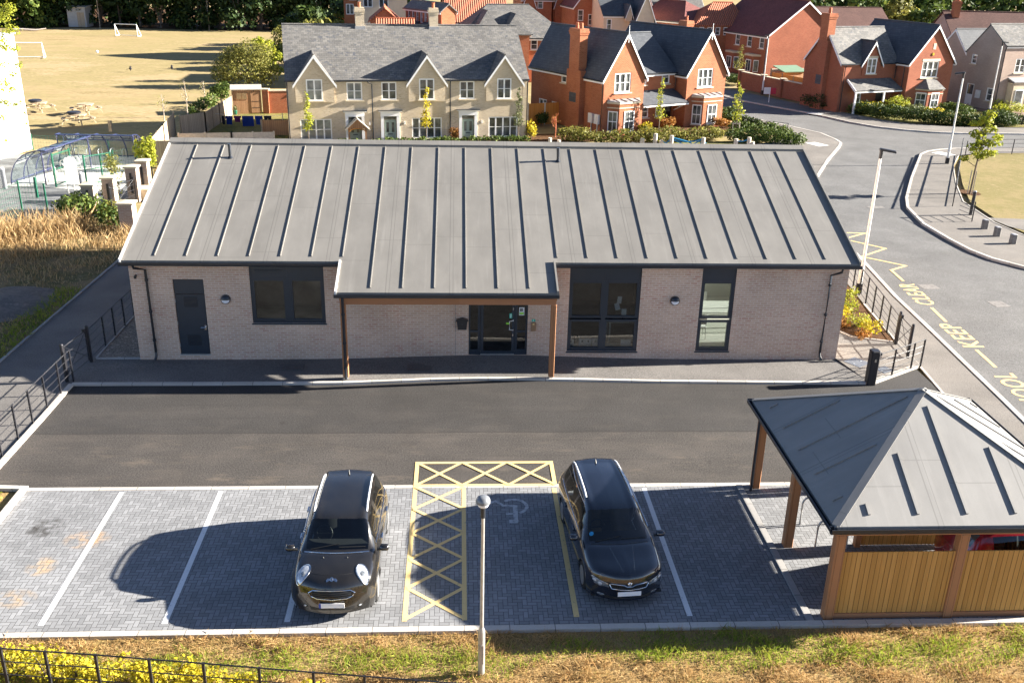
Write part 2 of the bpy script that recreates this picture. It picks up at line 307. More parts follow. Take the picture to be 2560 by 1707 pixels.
    M['lens_dark'] = plain('dark headlamp', (0.20, 0.22, 0.24), 0.1, 0.4, var=0.6, scale=18, coat=1.0)
    M['seat'] = plain('dark seat cloth', (0.022, 0.022, 0.024), 0.9, var=0.2)
    M['seat_tan'] = plain('tan seat', (0.20, 0.13, 0.06), 0.8, var=0.2)
    M['plate'] = plain('blank number plate', (0.80, 0.80, 0.82), 0.5, var=0.01)
    M['blue_band'] = plain('blue band', (0.02, 0.06, 0.35), 0.5, var=0.02)
    M['tail'] = plain('red lens', (0.35, 0.01, 0.01), 0.2, var=0.1)
    M['lightlens'] = plain('opal lamp cover', (0.72, 0.75, 0.82), 0.4, var=0.02)
    M['sign_green'] = plain('green sign', (0.03, 0.42, 0.30), 0.5, var=0.03)
    M['lime'] = plain('lime sticker', (0.25, 0.62, 0.06), 0.5, var=0.03)
    M['brass'] = plain('bronze panel', (0.28, 0.19, 0.12), 0.4, 0.5, var=0.1)
    M['drain'] = plain('cast iron cover', (0.075, 0.075, 0.078), 0.6, 0.2, var=0.3, scale=25)
    M['cover_light'] = plain('concrete filled cover', (0.55, 0.54, 0.52), 0.8, var=0.08, scale=15)
    M['cover_tan'] = plain('dull cover', (0.17, 0.16, 0.15), 0.8, var=0.3, scale=9)
    M['navy_cloth'] = plain('navy cloth', (0.006, 0.03, 0.20), 0.9, var=0.2)
    M['black_cloth'] = plain('black cloth', (0.012, 0.012, 0.02), 0.9, var=0.2)
    M['purple_cloth'] = plain('purple cloth', (0.16, 0.02, 0.10), 0.9, var=0.2)
    M['rope_blue'] = plain('blue rope', (0.02, 0.22, 0.42), 0.7, var=0.1)
    M['bark'] = plain('bark', (0.13, 0.10, 0.075), 0.95, var=0.3, scale=8)
    M['bark_pale'] = plain('pale bark', (0.40, 0.33, 0.26), 0.9, var=0.2, scale=8)
    M['sign_red'] = plain('red sign face', (0.5, 0.03, 0.06), 0.5, var=0.03)
    M['red_clay'] = plain('clay pot', (0.42, 0.12, 0.05), 0.8, var=0.1)
    M['lead'] = plain('lead flashing', (0.33, 0.33, 0.34), 0.5, 0.2, var=0.1)
    M['felt'] = plain('roof felt', (0.40, 0.36, 0.30), 0.9, var=0.1)
    M['verdigris'] = plain('green roofed shed', (0.12, 0.20, 0.13), 0.8, var=0.1)
    M['bluegrey'] = plain('blue grey cladding', (0.28, 0.33, 0.36), 0.7, var=0.05)
    M['tarmac_play'] = asphalt('playground tarmac', (0.14, 0.145, 0.15), 0.3)
    M['concrete'] = plain('pale concrete', (0.55, 0.53, 0.48), 0.85, var=0.1, scale=1.5)
    M['paver_pink'] = brickm('pink drive paving', (0.40, 0.24, 0.17), (0.47, 0.30, 0.22), (0.25, 0.17, 0.13), 0.2, 0.1, 0.008)
    # leaves
    M['lf_dark'] = leafm('dark leaves', [(0.010, 0.022, 0.009), (0.030, 0.055, 0.016), (0.055, 0.085, 0.020)], 0.15)
    M['lf_mid'] = leafm('mid green leaves', [(0.03, 0.055, 0.012), (0.075, 0.115, 0.022), (0.13, 0.16, 0.03)], 0.25)
    M['lf_olive'] = leafm('olive leaves', [(0.09, 0.10, 0.022), (0.19, 0.185, 0.042), (0.29, 0.265, 0.065)], 0.4)
    M['lf_lime'] = leafm('lime leaves', [(0.16, 0.19, 0.02), (0.30, 0.33, 0.03), (0.42, 0.40, 0.05)], 0.35)
    M['lf_yellow'] = leafm('golden leaves', [(0.26, 0.22, 0.012), (0.48, 0.40, 0.025), (0.62, 0.50, 0.04)], 0.35)
    M['lf_orange'] = leafm('rusty leaves', [(0.22, 0.09, 0.02), (0.38, 0.17, 0.04), (0.45, 0.26, 0.08)], 0.3)
    M['lf_hedge'] = leafm('hedge leaves', [(0.018, 0.035, 0.008), (0.045, 0.075, 0.015), (0.085, 0.115, 0.022)], 0.2)
    M['lf_grey'] = leafm('grey green leaves', [(0.06, 0.075, 0.03), (0.12, 0.14, 0.055), (0.17, 0.18, 0.075)], 0.25)
    M['blade_dry'] = leafm('dry stalks', [(0.26, 0.17, 0.075), (0.44, 0.30, 0.14), (0.58, 0.43, 0.23), (0.36, 0.23, 0.11)], 0.4)
    M['blade_mix'] = leafm('mixed grass', [(0.40, 0.25, 0.10), (0.54, 0.35, 0.16), (0.34, 0.23, 0.09), (0.48, 0.33, 0.15)], 0.4)
    M['blade_green'] = leafm('green grass', [(0.13, 0.20, 0.015), (0.22, 0.30, 0.025), (0.34, 0.38, 0.05), (0.42, 0.38, 0.09)], 0.45)
make_materials()
_m, _t, _b = nt('strip light'); _b.inputs['Base Color'].default_value = (.8,.8,.8,1); _b.inputs['Emission Color'].default_value = (1,.98,.92,1); _b.inputs['Emission Strength'].default_value = 1.6; M['strip_light'] = _m
def membrane_mat(name, c):
    m, t, b = nt(name); uv = uv_co(t); P = obj_co(t)
    f = noise(t, scalev(t, uv, (1.2, 0.6, 1)), 1.0, 5, 0.6); f2 = noise(t, P, 90, 2, 0.7)
    col = mixc(t, ramp(t, f, 0.3, 0.7), tuple(x*0.86 for x in c), tuple(x*1.08 for x in c))
    col = mixc(t, ramp(t, f2, 0.3, 0.7), mixc(t, 0.12, col, (0, 0, 0)), col)
    sx = t.nodes.new('ShaderNodeSeparateXYZ'); L_(t, uv, sx.inputs[0])
    # faint welded lap lines across and along the sheets
    wns = t.nodes.new('ShaderNodeTexWhiteNoise'); wns.noise_dimensions = '1D'; L_(t, MA(t, 'FLOOR', MA(t, 'DIVIDE', MA(t, 'ADD', sx.outputs[0], 9.36), 0.9563)), wns.inputs['W'])
    sheet_tone = mixc(t, MA(t, 'MULTIPLY', wns.outputs[0], 0.09), col, (0, 0, 0)); col = sheet_tone
    a = MA(t, 'FRACT', MA(t, 'DIVIDE', MA(t, 'ADD', sx.outputs[0], 0.31), 1.91)); l1 = MA(t, 'MULTIPLY', MA(t, 'LESS_THAN', a, 0.014), 0.6)
    a3 = MA(t, 'FRACT', MA(t, 'DIVIDE', MA(t, 'ADD', sx.outputs[0], 0.20), 1.91)); l3 = MA(t, 'MULTIPLY', MA(t, 'LESS_THAN', a3, 0.009), 0.65)
    a2 = MA(t, 'FRACT', MA(t, 'DIVIDE', MA(t, 'ADD', sx.outputs[1], MA(t, 'MULTIPLY', wns.outputs[0], 3.1)), 3.1)); l2 = MA(t, 'MULTIPLY', MA(t, 'LESS_THAN', a2, 0.008), 0.5)
    col = mixc(t, MA(t, 'MAXIMUM', MA(t, 'MAXIMUM', l1, l3), l2), col, tuple(x*0.5 for x in c))
    st = noise(t, scalev(t, uv, (6, 0.35, 1)), 1.0, 4, 0.6)      # faint run-off streaks down the slope
    col = mixc(t, MA(t, 'MULTIPLY', ramp(t, st, 0.55, 0.8), 0.12), col, (0.5, 0.48, 0.45))
    L_(t, col, b.inputs['Base Color']); b.inputs['Roughness'].default_value = 0.55; b.inputs['Specular IOR Level'].default_value = 0.4
    bump(t, b, f, 0.15, 0.02)
    return m
M['membrane'] = membrane_mat('grey roof membrane', (0.20, 0.19, 0.174))
M['membrane_p'] = membrane_mat('shelter roof membrane', (0.25, 0.242, 0.23))
# ------------------------------------------------------------------ mesh helpers
def finish(me, uv=True, smooth=None):
    if uv:
        lay = me.uv_layers.new(name='UVMap'); co = np.zeros(len(me.vertices)*3); me.vertices.foreach_get('co', co); co = co.reshape(-1, 3)
        data = np.zeros((len(me.loops), 2)); Z = Vector((0, 0, 1))
        for p in me.polygons:
            n = p.normal
            if abs(n.z) > 0.985: t_, b_ = np.array((1., 0, 0)), np.array((0, 1., 0))
            else:
                tv = Z.cross(n).normalized(); bv = n.cross(tv); t_, b_ = np.array(tv), np.array(bv)
            for li in p.loop_indices:
                c = co[me.loops[li].vertex_index]; data[li] = (c@t_, c@b_)
        lay.data.foreach_set('uv', data.ravel())
    if smooth is not None:
        me.shade_smooth(); me.set_sharp_from_angle(angle=R(smooth))
def link(name, me, mat, parent=None):
    o = bpy.data.objects.new(name, me); COL.objects.link(o)
    if mat is not None: me.materials.append(M[mat] if isinstance(mat, str) else mat)
    if parent is not None: o.parent = parent
    return o
class MB:
    def __init__(s): s.v = []; s.f = []; s.T = None
    def add(s, vs, fs):
        n = len(s.v)
        for v in vs:
            v = Vector(v); s.v.append(tuple(s.T @ v) if s.T is not None else tuple(v))
        s.f += [tuple(i+n for i in f) for f in fs]; return s
    def box(s, x0, y0, z0, x1, y1, z1):
        return s.add([(x0,y0,z0),(x1,y0,z0),(x1,y1,z0),(x0,y1,z0),(x0,y0,z1),(x1,y0,z1),(x1,y1,z1),(x0,y1,z1)],
                     [(0,3,2,1),(4,5,6,7),(0,1,5,4),(1,2,6,5),(2,3,7,6),(3,0,4,7)])
    def bev(s, x0, y0, z0, x1, y1, z1, b=0.02):       # box with chamfered upright and top edges
        pts = [(x0+b,y0),(x1-b,y0),(x1,y0+b),(x1,y1-b),(x1-b,y1),(x0+b,y1),(x0,y1-b),(x0,y0+b)]
        cx, cy = (x0+x1)/2, (y0+y1)/2
        top = [(cx+(x-cx)*(1-2*b/max(x1-x0, 1e-6)), cy+(y-cy)*(1-2*b/max(y1-y0, 1e-6))) for x, y in pts]
        return s.add([(x,y,z0) for x,y in pts]+[(x,y,z1-b) for x,y in pts]+[(x,y,z1) for x,y in top],
                     [tuple(range(7,-1,-1)), tuple(range(16,24))]+[(i,(i+1)%8,8+(i+1)%8,8+i) for i in range(8)]+[(8+i,8+(i+1)%8,16+(i+1)%8,16+i) for i in range(8)])
    def quad(s, a, b, c, d): return s.add([a,b,c,d], [(0,1,2,3)])
    def cyl(s, p0, p1, r0, r1=None, n=12, cap=True):
        r1 = r0 if r1 is None else r1; p0, p1 = Vector(p0), Vector(p1); d = (p1-p0)
        q = d.to_track_quat('Z', 'Y'); vs = []
        for p, r in ((p0, r0), (p1, r1)):
            for i in range(n):
                a = 2*math.pi*i/n; vs.append(p + q @ Vector((r*math.cos(a), r*math.sin(a), 0)))
        fs = [(i, (i+1)%n, n+(i+1)%n, n+i) for i in range(n)]
        if cap: fs += [tuple(range(n-1,-1,-1)), tuple(range(n, 2*n))]
        return s.add(vs, fs)
    def tube(s, pts, r, n=8):
        pts = [Vector(p) for p in pts]; vs = []; fs = []; m_ = len(pts)
        for i, p in enumerate(pts):
            d = (pts[min(i+1, m_-1)]-pts[max(i-1, 0)]).normalized(); q = d.to_track_quat('Z', 'Y')
            rr = r[i] if isinstance(r, (list, tuple)) else r
            for k_ in range(n):
                a = 2*math.pi*k_/n; vs.append(p+q@Vector((rr*math.cos(a), rr*math.sin(a), 0)))
        for i in range(m_-1):
            for k_ in range(n): fs.append((i*n+k_, i*n+(k_+1)%n, (i+1)*n+(k_+1)%n, (i+1)*n+k_))
        fs += [tuple(range(n-1,-1,-1)), tuple(range((m_-1)*n, m_*n))]
        return s.add(vs, fs)
    def lathe(s, prof, c=(0,0,0), n=20):
        vs = []; fs = []; m_ = len(prof)
        for r, z in prof:
            for k_ in range(n):
                a = 2*math.pi*k_/n; vs.append((c[0]+r*math.cos(a), c[1]+r*math.sin(a), c[2]+z))
        for i in range(m_-1):
            for k_ in range(n): fs.append((i*n+k_, i*n+(k_+1)%n, (i+1)*n+(k_+1)%n, (i+1)*n+k_))
        fs += [tuple(range(n-1,-1,-1)), tuple(range((m_-1)*n, m_*n))]
        return s.add(vs, fs)
    def prism(s, poly, a, b, axis='y'):               # poly in the other two axes, extruded from a to b
        def P(u, v, w_): return {'y': (u, w_, v), 'x': (w_, u, v), 'z': (u, v, w_)}[axis]
        n = len(poly); ar = sum(poly[i][0]*poly[(i+1)%n][1]-poly[(i+1)%n][0]*poly[i][1] for i in range(n))
        if (ar < 0) != (axis == 'y' and False): poly = poly[::-1] if ar < 0 else poly
        vs = [P(u, v, a) for u, v in poly]+[P(u, v, b) for u, v in poly]
        f1, f2 = tuple(range(n)), tuple(range(2*n-1, n-1, -1)); sd = [(i, i+n, (i+1)%n+n, (i+1)%n) for i in range(n)]
        if axis != 'y': f1, f2, sd = f1[::-1], f2[::-1], [q[::-1] for q in sd]
        return s.add(vs, [f1, f2]+sd)
    def slab(s, a, b, c, d, t_):                       # flat four-cornered slab, a-b-c-d counterclockwise from above, thickness t_ downwards
        a, b, c, d = map(Vector, (a, b, c, d)); n = (b-a).cross(d-a).normalized()*t_
        return s.add([a-n, b-n, c-n, d-n, a, b, c, d], [(0,3,2,1),(4,5,6,7),(0,1,5,4),(1,2,6,5),(2,3,7,6),(3,0,4,7)])
    def beam(s, a, b, w_, h, up=(0,0,1)):
        a, b = Vector(a), Vector(b); d = (b-a).normalized(); sd = d.cross(Vector(up)).normalized()*w_/2; u = sd.cross(d).normalized()*h/2
        vs = [a-sd-u, a+sd-u, a+sd+u, a-sd+u, b-sd-u, b+sd-u, b+sd+u, b-sd+u]
        return s.add(vs, [(0,1,2,3),(7,6,5,4),(0,4,5,1),(1,5,6,2),(2,6,7,3),(3,7,4,0)])
    def fix(s, me):
        bm = bmesh.new(); bm.from_mesh(me); bmesh.ops.recalc_face_normals(bm, faces=bm.faces[:]); bm.to_mesh(me); bm.free(); me.update()
    def build(s, name, mat, parent=None, smooth=None, uv=True):
        me = bpy.data.meshes.new(name); me.from_pydata(s.v, [], s.f); me.validate(); s.fix(me)
        finish(me, uv, smooth); return link(name, me, mat, parent)
def tag(o, label=None, cat=None, group=None, kind=None):
    for k_, v in (('label', label), ('category', cat), ('group', group), ('kind', kind)):
        if v: o[k_] = v
    return o
def thing(name, label, cat, loc=(0,0,0), rz=0.0, group=None):
    o = bpy.data.objects.new(name, None); COL.objects.link(o); o.empty_display_size = 0.2
    o.location = loc; o.rotation_euler = (0, 0, rz); return tag(o, label, cat, group)
def copy_tree(o, loc=None, rz=None, label=None, scale=None, parent=None):
    c = o.copy(); COL.objects.link(c); c.parent = parent
    if loc is not None: c.location = loc
    if rz is not None: c.rotation_euler = (0, 0, rz)
    if label: c['label'] = label
    if scale: c.scale = (scale,)*3 if isinstance(scale, (int, float)) else scale
    for ch in list(o.children): copy_tree(ch, parent=c)
    return c
def structure(name, mb, mat, uv=True, smooth=None):
    return tag(mb.build(name, mat, None, smooth, uv), kind='structure')
def sheet(name, pts, z, mat, uv=False):
    pts = [Vector((p[0], p[1], z)) for p in pts]
    ar = sum(pts[i].x*pts[(i+1)%len(pts)].y-pts[(i+1)%len(pts)].x*pts[i].y for i in range(len(pts)))
    if ar < 0: pts = pts[::-1]
    me = bpy.data.meshes.new(name); tri = tessellate_polygon([pts])
    tri = [t if (pts[t[1]]-pts[t[0]]).cross(pts[t[2]]-pts[t[0]]).z > 0 else t[::-1] for t in tri]
    me.from_pydata([tuple(p) for p in pts], [], tri); me.update()
    finish(me, uv); o = link(name, me, mat); return tag(o, kind='structure')
def ribbon(name, pts, w_, z0, z1, mat, kind='structure', parent=None, side=0.0):
    """an edging that follows pts (2-D), w_ wide, from z0 up to z1"""
    pts = [Vector((p[0], p[1])) for p in pts]; n = len(pts); Lf = []; Rt = []
    for i in range(n):
        d1 = (pts[i]-pts[i-1]).normalized() if i else (pts[1]-pts[0]).normalized(); d2 = (pts[i+1]-pts[i]).normalized() if i < n-1 else d1
        m_ = (d1+d2).normalized(); nr = Vector((-m_.y, m_.x)); k_ = 1/max(0.5, m_.dot(d1))
        Lf.append(pts[i]+nr*w_*(0.5+side)*k_); Rt.append(pts[i]-nr*w_*(0.5-side)*k_)
    zz = z1 if isinstance(z1, (list, tuple)) else [z1]*n
    vs = []
    for i in range(n): vs += [(Lf[i].x, Lf[i].y, z0), (Rt[i].x, Rt[i].y, z0), (Rt[i].x, Rt[i].y, zz[i]), (Lf[i].x, Lf[i].y, zz[i])]
    fs = [(3,2,1,0)] + [((n-1)*4, (n-1)*4+1, (n-1)*4+2, (n-1)*4+3)]
    for i in range(n-1):
        a, b = i*4, (i+1)*4
        for q in range(4): fs.append((a+q, a+(q+1)%4, b+(q+1)%4, b+q))
    b_ = MB(); b_.add(vs, [tuple(f) for f in fs])
    me = bpy.data.meshes.new(name); me.from_pydata(b_.v, [], b_.f); bm = bmesh.new(); bm.from_mesh(me)
    bmesh.ops.recalc_face_normals(bm, faces=bm.faces[:]); bm.to_mesh(me); bm.free()
    # lengthwise uv so that stone joints run across
    lay = me.uv_layers.new(name='UVMap'); cum = [0]
    for i in range(n-1): cum.append(cum[-1]+(pts[i+1]-pts[i]).length)
    for p in me.polygons:
        for li in p.loop_indices:
            vi = me.loops[li].vertex_index; lay.data[li].uv = (cum[vi//4], 0.5+0.1*(vi % 4))
    o = link(name, me, mat, parent)
    return tag(o, kind=kind) if kind else o
def leaf_mesh(name, blobs, n, size, mat, parent=None, seed=1, flat=0.0, shell=0.55, aspect=1.0):
    """n small leaf quads spread through the ellipsoids blobs = [(cx,cy,cz,rx,ry,rz), ...]"""
    r = np.random.default_rng(seed); B_ = np.array(blobs, float); vol = (B_[:,3]*B_[:,4]*B_[:,5])**0.67; idx = r.choice(len(B_), n, p=vol/vol.sum())
    d = r.normal(size=(n,3)); d /= np.linalg.norm(d, axis=1)[:,None]
    rad = shell+(1-shell)*r.random(n)**0.7; rad *= 0.85+0.3*r.random(n)
    c = B_[idx,:3]+d*rad[:,None]*B_[idx,3:]
    nr = d*0.7+r.normal(size=(n,3))*0.7; nr[:,2] += 0.35+flat; nr /= np.linalg.norm(nr, axis=1)[:,None]
    t_ = np.cross(nr, r.normal(size=(n,3))); t_ /= np.linalg.norm(t_, axis=1)[:,None]; b_ = np.cross(nr, t_)
    s = size*(0.6+0.8*r.random(n))[:,None]
    V = np.stack([c-t_*s*0.5*aspect, c-b_*s*0.32, c+t_*s*0.5*aspect, c+b_*s*0.32], 1).reshape(-1,3)
    V[:,2] = np.maximum(V[:,2], 0.01)
    me = bpy.data.meshes.new(name); me.from_pydata(V.tolist(), [], np.arange(4*n).reshape(n,4).tolist()); me.update()
    return link(name, me, mat, parent)
def blade_mesh(name, pts, hts, wid, mat, seed=1, lean=0.45, z=0.0):
    r = np.random.default_rng(seed); P = np.asarray(pts, float); n = len(P); h = np.asarray(hts, float)
    a = r.random(n)*6.283; s = np.stack([np.cos(a), np.sin(a), np.zeros(n)], 1)*(wid*(0.6+0.8*r.random(n)))[:,None]
    ld = r.normal(size=(n,3))*lean; ld[:,2] = 0
    base = np.concatenate([P[:,:2], np.full((n,1), z) if P.shape[1] < 3 else P[:,2:3]], 1)
    top = base+ld*h[:,None]; top[:,2] += h; mid = base+ld*h[:,None]*0.35; mid[:,2] += h*0.55
    V = np.stack([base-s, base+s, mid+s*0.7, top, mid-s*0.7], 1).reshape(-1,3)
    me = bpy.data.meshes.new(name); me.from_pydata(V.tolist(), [], np.arange(5*n).reshape(n,5).tolist()); me.update()
    return link(name, me, mat)
def in_poly(P, poly):
    x, y = P[:,0], P[:,1]; c = np.zeros(len(P), bool); n = len(poly)
    for i in range(n):
        x1, y1 = poly[i][0], poly[i][1]; x2, y2 = poly[(i+1)%n][0], poly[(i+1)%n][1]
        c ^= ((y1 > y) != (y2 > y)) & (x < (x2-x1)*(y-y1)/((y2-y1) or 1e-9)+x1)
    return c
def scatter(poly, n, seed):
    r = np.random.default_rng(seed); xs = [p[0] for p in poly]; ys = [p[1] for p in poly]
    P = np.stack([r.uniform(min(xs), max(xs), n), r.uniform(min(ys), max(ys), n)], 1); return P[in_poly(P, poly)]
ORD = ['leftmost', 'second from the left', 'third from the left', 'fourth from the left', 'fifth from the left', 'sixth from the left', 'seventh from the left', 'eighth from the left', 'ninth from the left', 'tenth from the left', 'eleventh from the left', 'twelfth from the left', 'thirteenth from the left', 'fourteenth from the left', 'fifteenth from the left', 'sixteenth from the left', 'seventeenth from the left', 'eighteenth from the left', 'nineteenth from the left', 'twentieth from the left']
def cutbox(wall_me, cuts):
    """cut recesses (boxes) out of a solid wall mesh and return the new mesh"""
    a = bpy.data.objects.new('wall_blank', wall_me); COL.objects.link(a)
    cb = MB()
    for c in cuts: cb.add(c, [(0,3,2,1),(4,5,6,7),(0,1,5,4),(1,2,6,5),(2,3,7,6),(3,0,4,7)])
    cm = bpy.data.meshes.new('cutter'); cm.from_pydata(cb.v, [], cb.f); cm.update(); c = bpy.data.objects.new('cutter', cm); COL.objects.link(c)
    bm = bmesh.new(); bm.from_mesh(cm); bmesh.ops.recalc_face_normals(bm, faces=bm.faces[:]); bm.to_mesh(cm); bm.free()
    md = a.modifiers.new('cut', 'BOOLEAN'); md.object = c; md.operation = 'DIFFERENCE'; md.solver = 'EXACT'; md.use_self = True
    bpy.context.view_layer.update()
    me = bpy.data.meshes.new_from_object(a.evaluated_get(bpy.context.evaluated_depsgraph_get()))
    bpy.data.objects.remove(a); bpy.data.objects.remove(c); bpy.data.meshes.remove(cm)
    return me
def boxpts(x0, y0, z0, x1, y1, z1):
    return [(x0,y0,z0),(x1,y0,z0),(x1,y1,z0),(x0,y1,z0),(x0,y0,z1),(x1,y0,z1),(x1,y1,z1),(x0,y1,z1)]
ZPV = zoom(1820, 940, 740, 1758); ZK5 = zoom(1380, 600, 800, 2352); ZK4 = zoom(800, 600, 700, 2352); ZK3 = zoom(280, 600, 700, 2352)
# ================================================================== GROUND
sheet('ground', [(-700,-60),(700,-60),(700,900),(-700,900)], -0.12, 'field')
ROAD_L = [(14.9,-25),(16.3,21.5),(16.68,25.9),(16.91,28.9),(17.17,32.1),(17.4,35.4),(17.95,40.0),(18.75,47.5),(21.86,57.4),(24.6,63.0),(27.2,67.9),(27.9,69.4),(28.02,70.7),(27.83,73.4),(26.1,77.2),(22.5,83.5),(18.5,91.0)]
FAR_K = [(24.3,97.0),(26.6,90.7),(28.6,87.0),(30.5,83.8),(32.4,78.9),(33.7,76.9),(35.4,75.6),(37.3,74.7),(39.3,74.3),(44.7,74.4),(62,74.6)]
ROAD_R = [(62,-25),(45,18),(37,29),(31.5,33),(27.6,36.4),(24.98,39.5),(24.2,40.7),(23.85,42.0),(23.73,43.8),(23.73,46.7),(24.4,50.1),(25.3,52.3),(28.1,57.9),(31.1,63.5),(32.1,65.4),(33.1,66.5),(34.3,67.2),(35.7,67.7),(41.1,68.2),(62,68.5)]
sheet('road', ROAD_L+FAR_K+ROAD_R[::-1], -0.1, 'asphalt_road')
# car park, paths, footways
sheet('footway', [(12.6,38),(16.1,37.5),(16.6,42),(17.9,49),(19.8,56.5),(22.5,65.5),(25.0,70.2),(24.0,70.4),(19.0,66.5),(14.0,52)], -0.008, 'asphalt_foot')
BOUND = [(14.55,20.9),(15.0,26.3),(15.23,28.5),(15.35,30.5),(15.75,34.5),(16.1,37.5),(16.6,42),(17.9,49),(19.8,56.5)]
sheet('footway', ROAD_L[:9]+[(19.8,56.5)]+BOUND[::-1]+[(14.18,15.4),(12.6,-25)], -0.004, 'asphalt_foot')
sheet('footway', [(19.8,56.5),(21.86,57.4),(24.6,63.0),(27.2,67.9),(27.9,69.4),(28.02,70.7),(27.83,73.4),(26.1,77.2),(22.5,83.5),(20.9,82.6),(24.3,76),(25.4,72.6),(25.0,70.2),(22.5,65.5)], 0.004, 'asphalt_foot')
sheet('footway', ROAD_R+[(62,66.6),(41,66.4),(36.4,65.9),(34.6,65.0),(32.5,61.5),(30.0,56.0),(28.2,51.5),(27.6,47.0),(27.9,43.6),(29.0,41.2),(31.5,38.4),(34.5,35.6),(40,31),(48,19.5),(66,-25)], 0.0, 'asphalt_foot')
sheet('footway', FAR_K+[(62,78.2),(45,77.2),(40.5,77.2),(37.4,78.4),(35.6,80.2),(33.6,84.4),(31.6,88.4),(27.6,98.5)], -0.004, 'asphalt_foot')
sheet('car_park', [(-11.62,27.06),(-3.5,27.1),(-0.75,27.38),(2,27.43),(6.1,27.2),(12.95,27.06),(15.0,28.3),(14.99,26.3),(14.55,20.9),(-11.62,20.9)], 0.0, 'asphalt_new')
PAVE_L = g(45, 1126); PAVE_L2 = g(0, 1176)
sheet('block_paving', [(-10.55,20.88),(14.5,20.88),(14.15,15.5),(-10.55,15.5)], 0.0, 'herring')
# entrance path rising to the door
PK = [(-11.69,27.05),(-7.36,27.07),(-3.48,27.12),(-2.1,27.24),(-0.75,27.37),(0.6,27.42),(1.98,27.41),(4.0,27.32),(6.08,27.2),(10.2,27.09),(13.02,27.06)]
def kerb_y(x):
    for a, b in zip(PK, PK[1:]):
        if a[0] <= x <= b[0]: return a[1]+(b[1]-a[1])*(x-a[0])/(b[0]-a[0])
    return PK[-1][1] if x > 0 else PK[0][1]
def path_h(x, f): return 0.055+(0.12*math.exp(-((x-1.1)/3.6)**2)-0.05*(1-math.exp(-((x-1.1)/5)**2)))*f
b = MB(); NX, NY = 110, 8
for i in range(NX+1):
    x = -11.66+(24.62)*i/NX
    for j in range(NY+1):
        f = j/NY; y = kerb_y(x)+(29.05-kerb_y(x))*f; b.v.append((x, y, path_h(x, f)))
b.f = [(i*(NY+1)+j, (i+1)*(NY+1)+j, (i+1)*(NY+1)+j+1, i*(NY+1)+j+1) for i in range(NX) for j in range(NY)]
structure('path', b, 'asphalt_path', uv=False, smooth=60)
sheet('path', [(12.58,29.0),(12.96,27.06),(15.0,28.3),(15.22,28.5),(15.33,30.4),(12.58,30.35)], 0.05, 'asphalt_foot')
sheet('path', [(12.58,30.35),(15.1,30.4),(13.9,30.9),(12.58,33.4)], 0.046, 'asphalt_path')
sheet('planting_bed', [(12.6,33.4),(13.9,30.9),(15.2,30.5),(15.6,34.5),(16.0,37.5),(12.6,37.5)], 0.06, 'mulch')
sheet('path', [(-14.9,8),(-11.9,8),(-11.8,27.0),(-11.62,27.3),(-11.62,45),(-13.6,62),(-14.35,62),(-14.3,39),(-14.6,28)], 0.0, 'asphalt_path')
sheet('gravel_strip', [(-11.6,29.05),(-10.2,29.05),(-10.2,46),(-11.6,46)], 0.03, 'gravel')
sheet('rough_ground', [(-45,14),(-14.65,14),(-14.65,28),(-14.4,39),(-14.5,44.5),(-18,45.3),(-25,44.6),(-60,44)], -0.02, 'scrub')
sheet('woodland_floor', [(-130,163.4),(70,163.4),(90,220),(-150,220)], -0.1, 'mulch')
sheet('soil', [(-11.8,15.4),(-10.62,15.4),(-10.62,20.85),(-11.8,20.85)], -0.02, 'verge')
sheet('grass_verge', [(-60,-25),(12.62,-25),(14.15,15.42),(-11.8,15.42),(-60,13.5)], -0.02, 'verge')
sheet('school_yard', [(-45,44.2),(-25,44.4),(-19.0,45.4),(-16.6,49.0),(-17.2,53.0),(-18.8,59),(-20.5,61.9),(-29,61.9),(-45,59)], -0.01, 'tarmac_play')
sheet('shelter_base', [(-25.0,53.2),(-22.6,53.0),(-18.4,51.8),(-18.6,57.0),(-20.0,61.6),(-24.4,61.7),(-23.1,58.6)], -0.004, 'concrete')
sheet('playground', [(-12,42),(12,42),(14,52),(19,66.4),(22.8,70.4),(6,67),(-18,58)], -0.05, 'garden')
sheet('garden_lawn', [(-18.5,58.5),(-12,58.5),(-12.2,83),(-17.9,80)], -0.03, 'garden')
sheet('front_garden', [(-12,64.6),(5.2,67.5),(20,73.0),(24.0,76.4),(22,80),(8,72),(-12,68)], -0.03, 'mulch')
sheet('front_garden', [(32.6,84.5),(35.0,80.6),(37.6,78.8),(45,77.6),(62,78.6),(62,90),(36,88)], -0.02, 'garden')
sheet('driveway', [(48.5,77.7),(62,78.4),(62,96),(52,96),(46.5,90)], 0.0, 'paver_pink')
sheet('lawn', [(36.4,65.8),(41,66.3),(62,66.5),(62,31),(40.5,31),(31.8,38.8),(29.3,41.5),(28.3,43.6),(28.0,47),(28.6,51.5),(30.4,56),(32.9,61.5),(34.9,64.9)], -0.01, 'lawn_dry')
sheet('path', [(27.95,46.3),(27.75,48.0),(34,47.2),(62,46.0),(62,43.2),(34,44.6),(28.6,45.2)], 0.0, 'asphalt_foot')
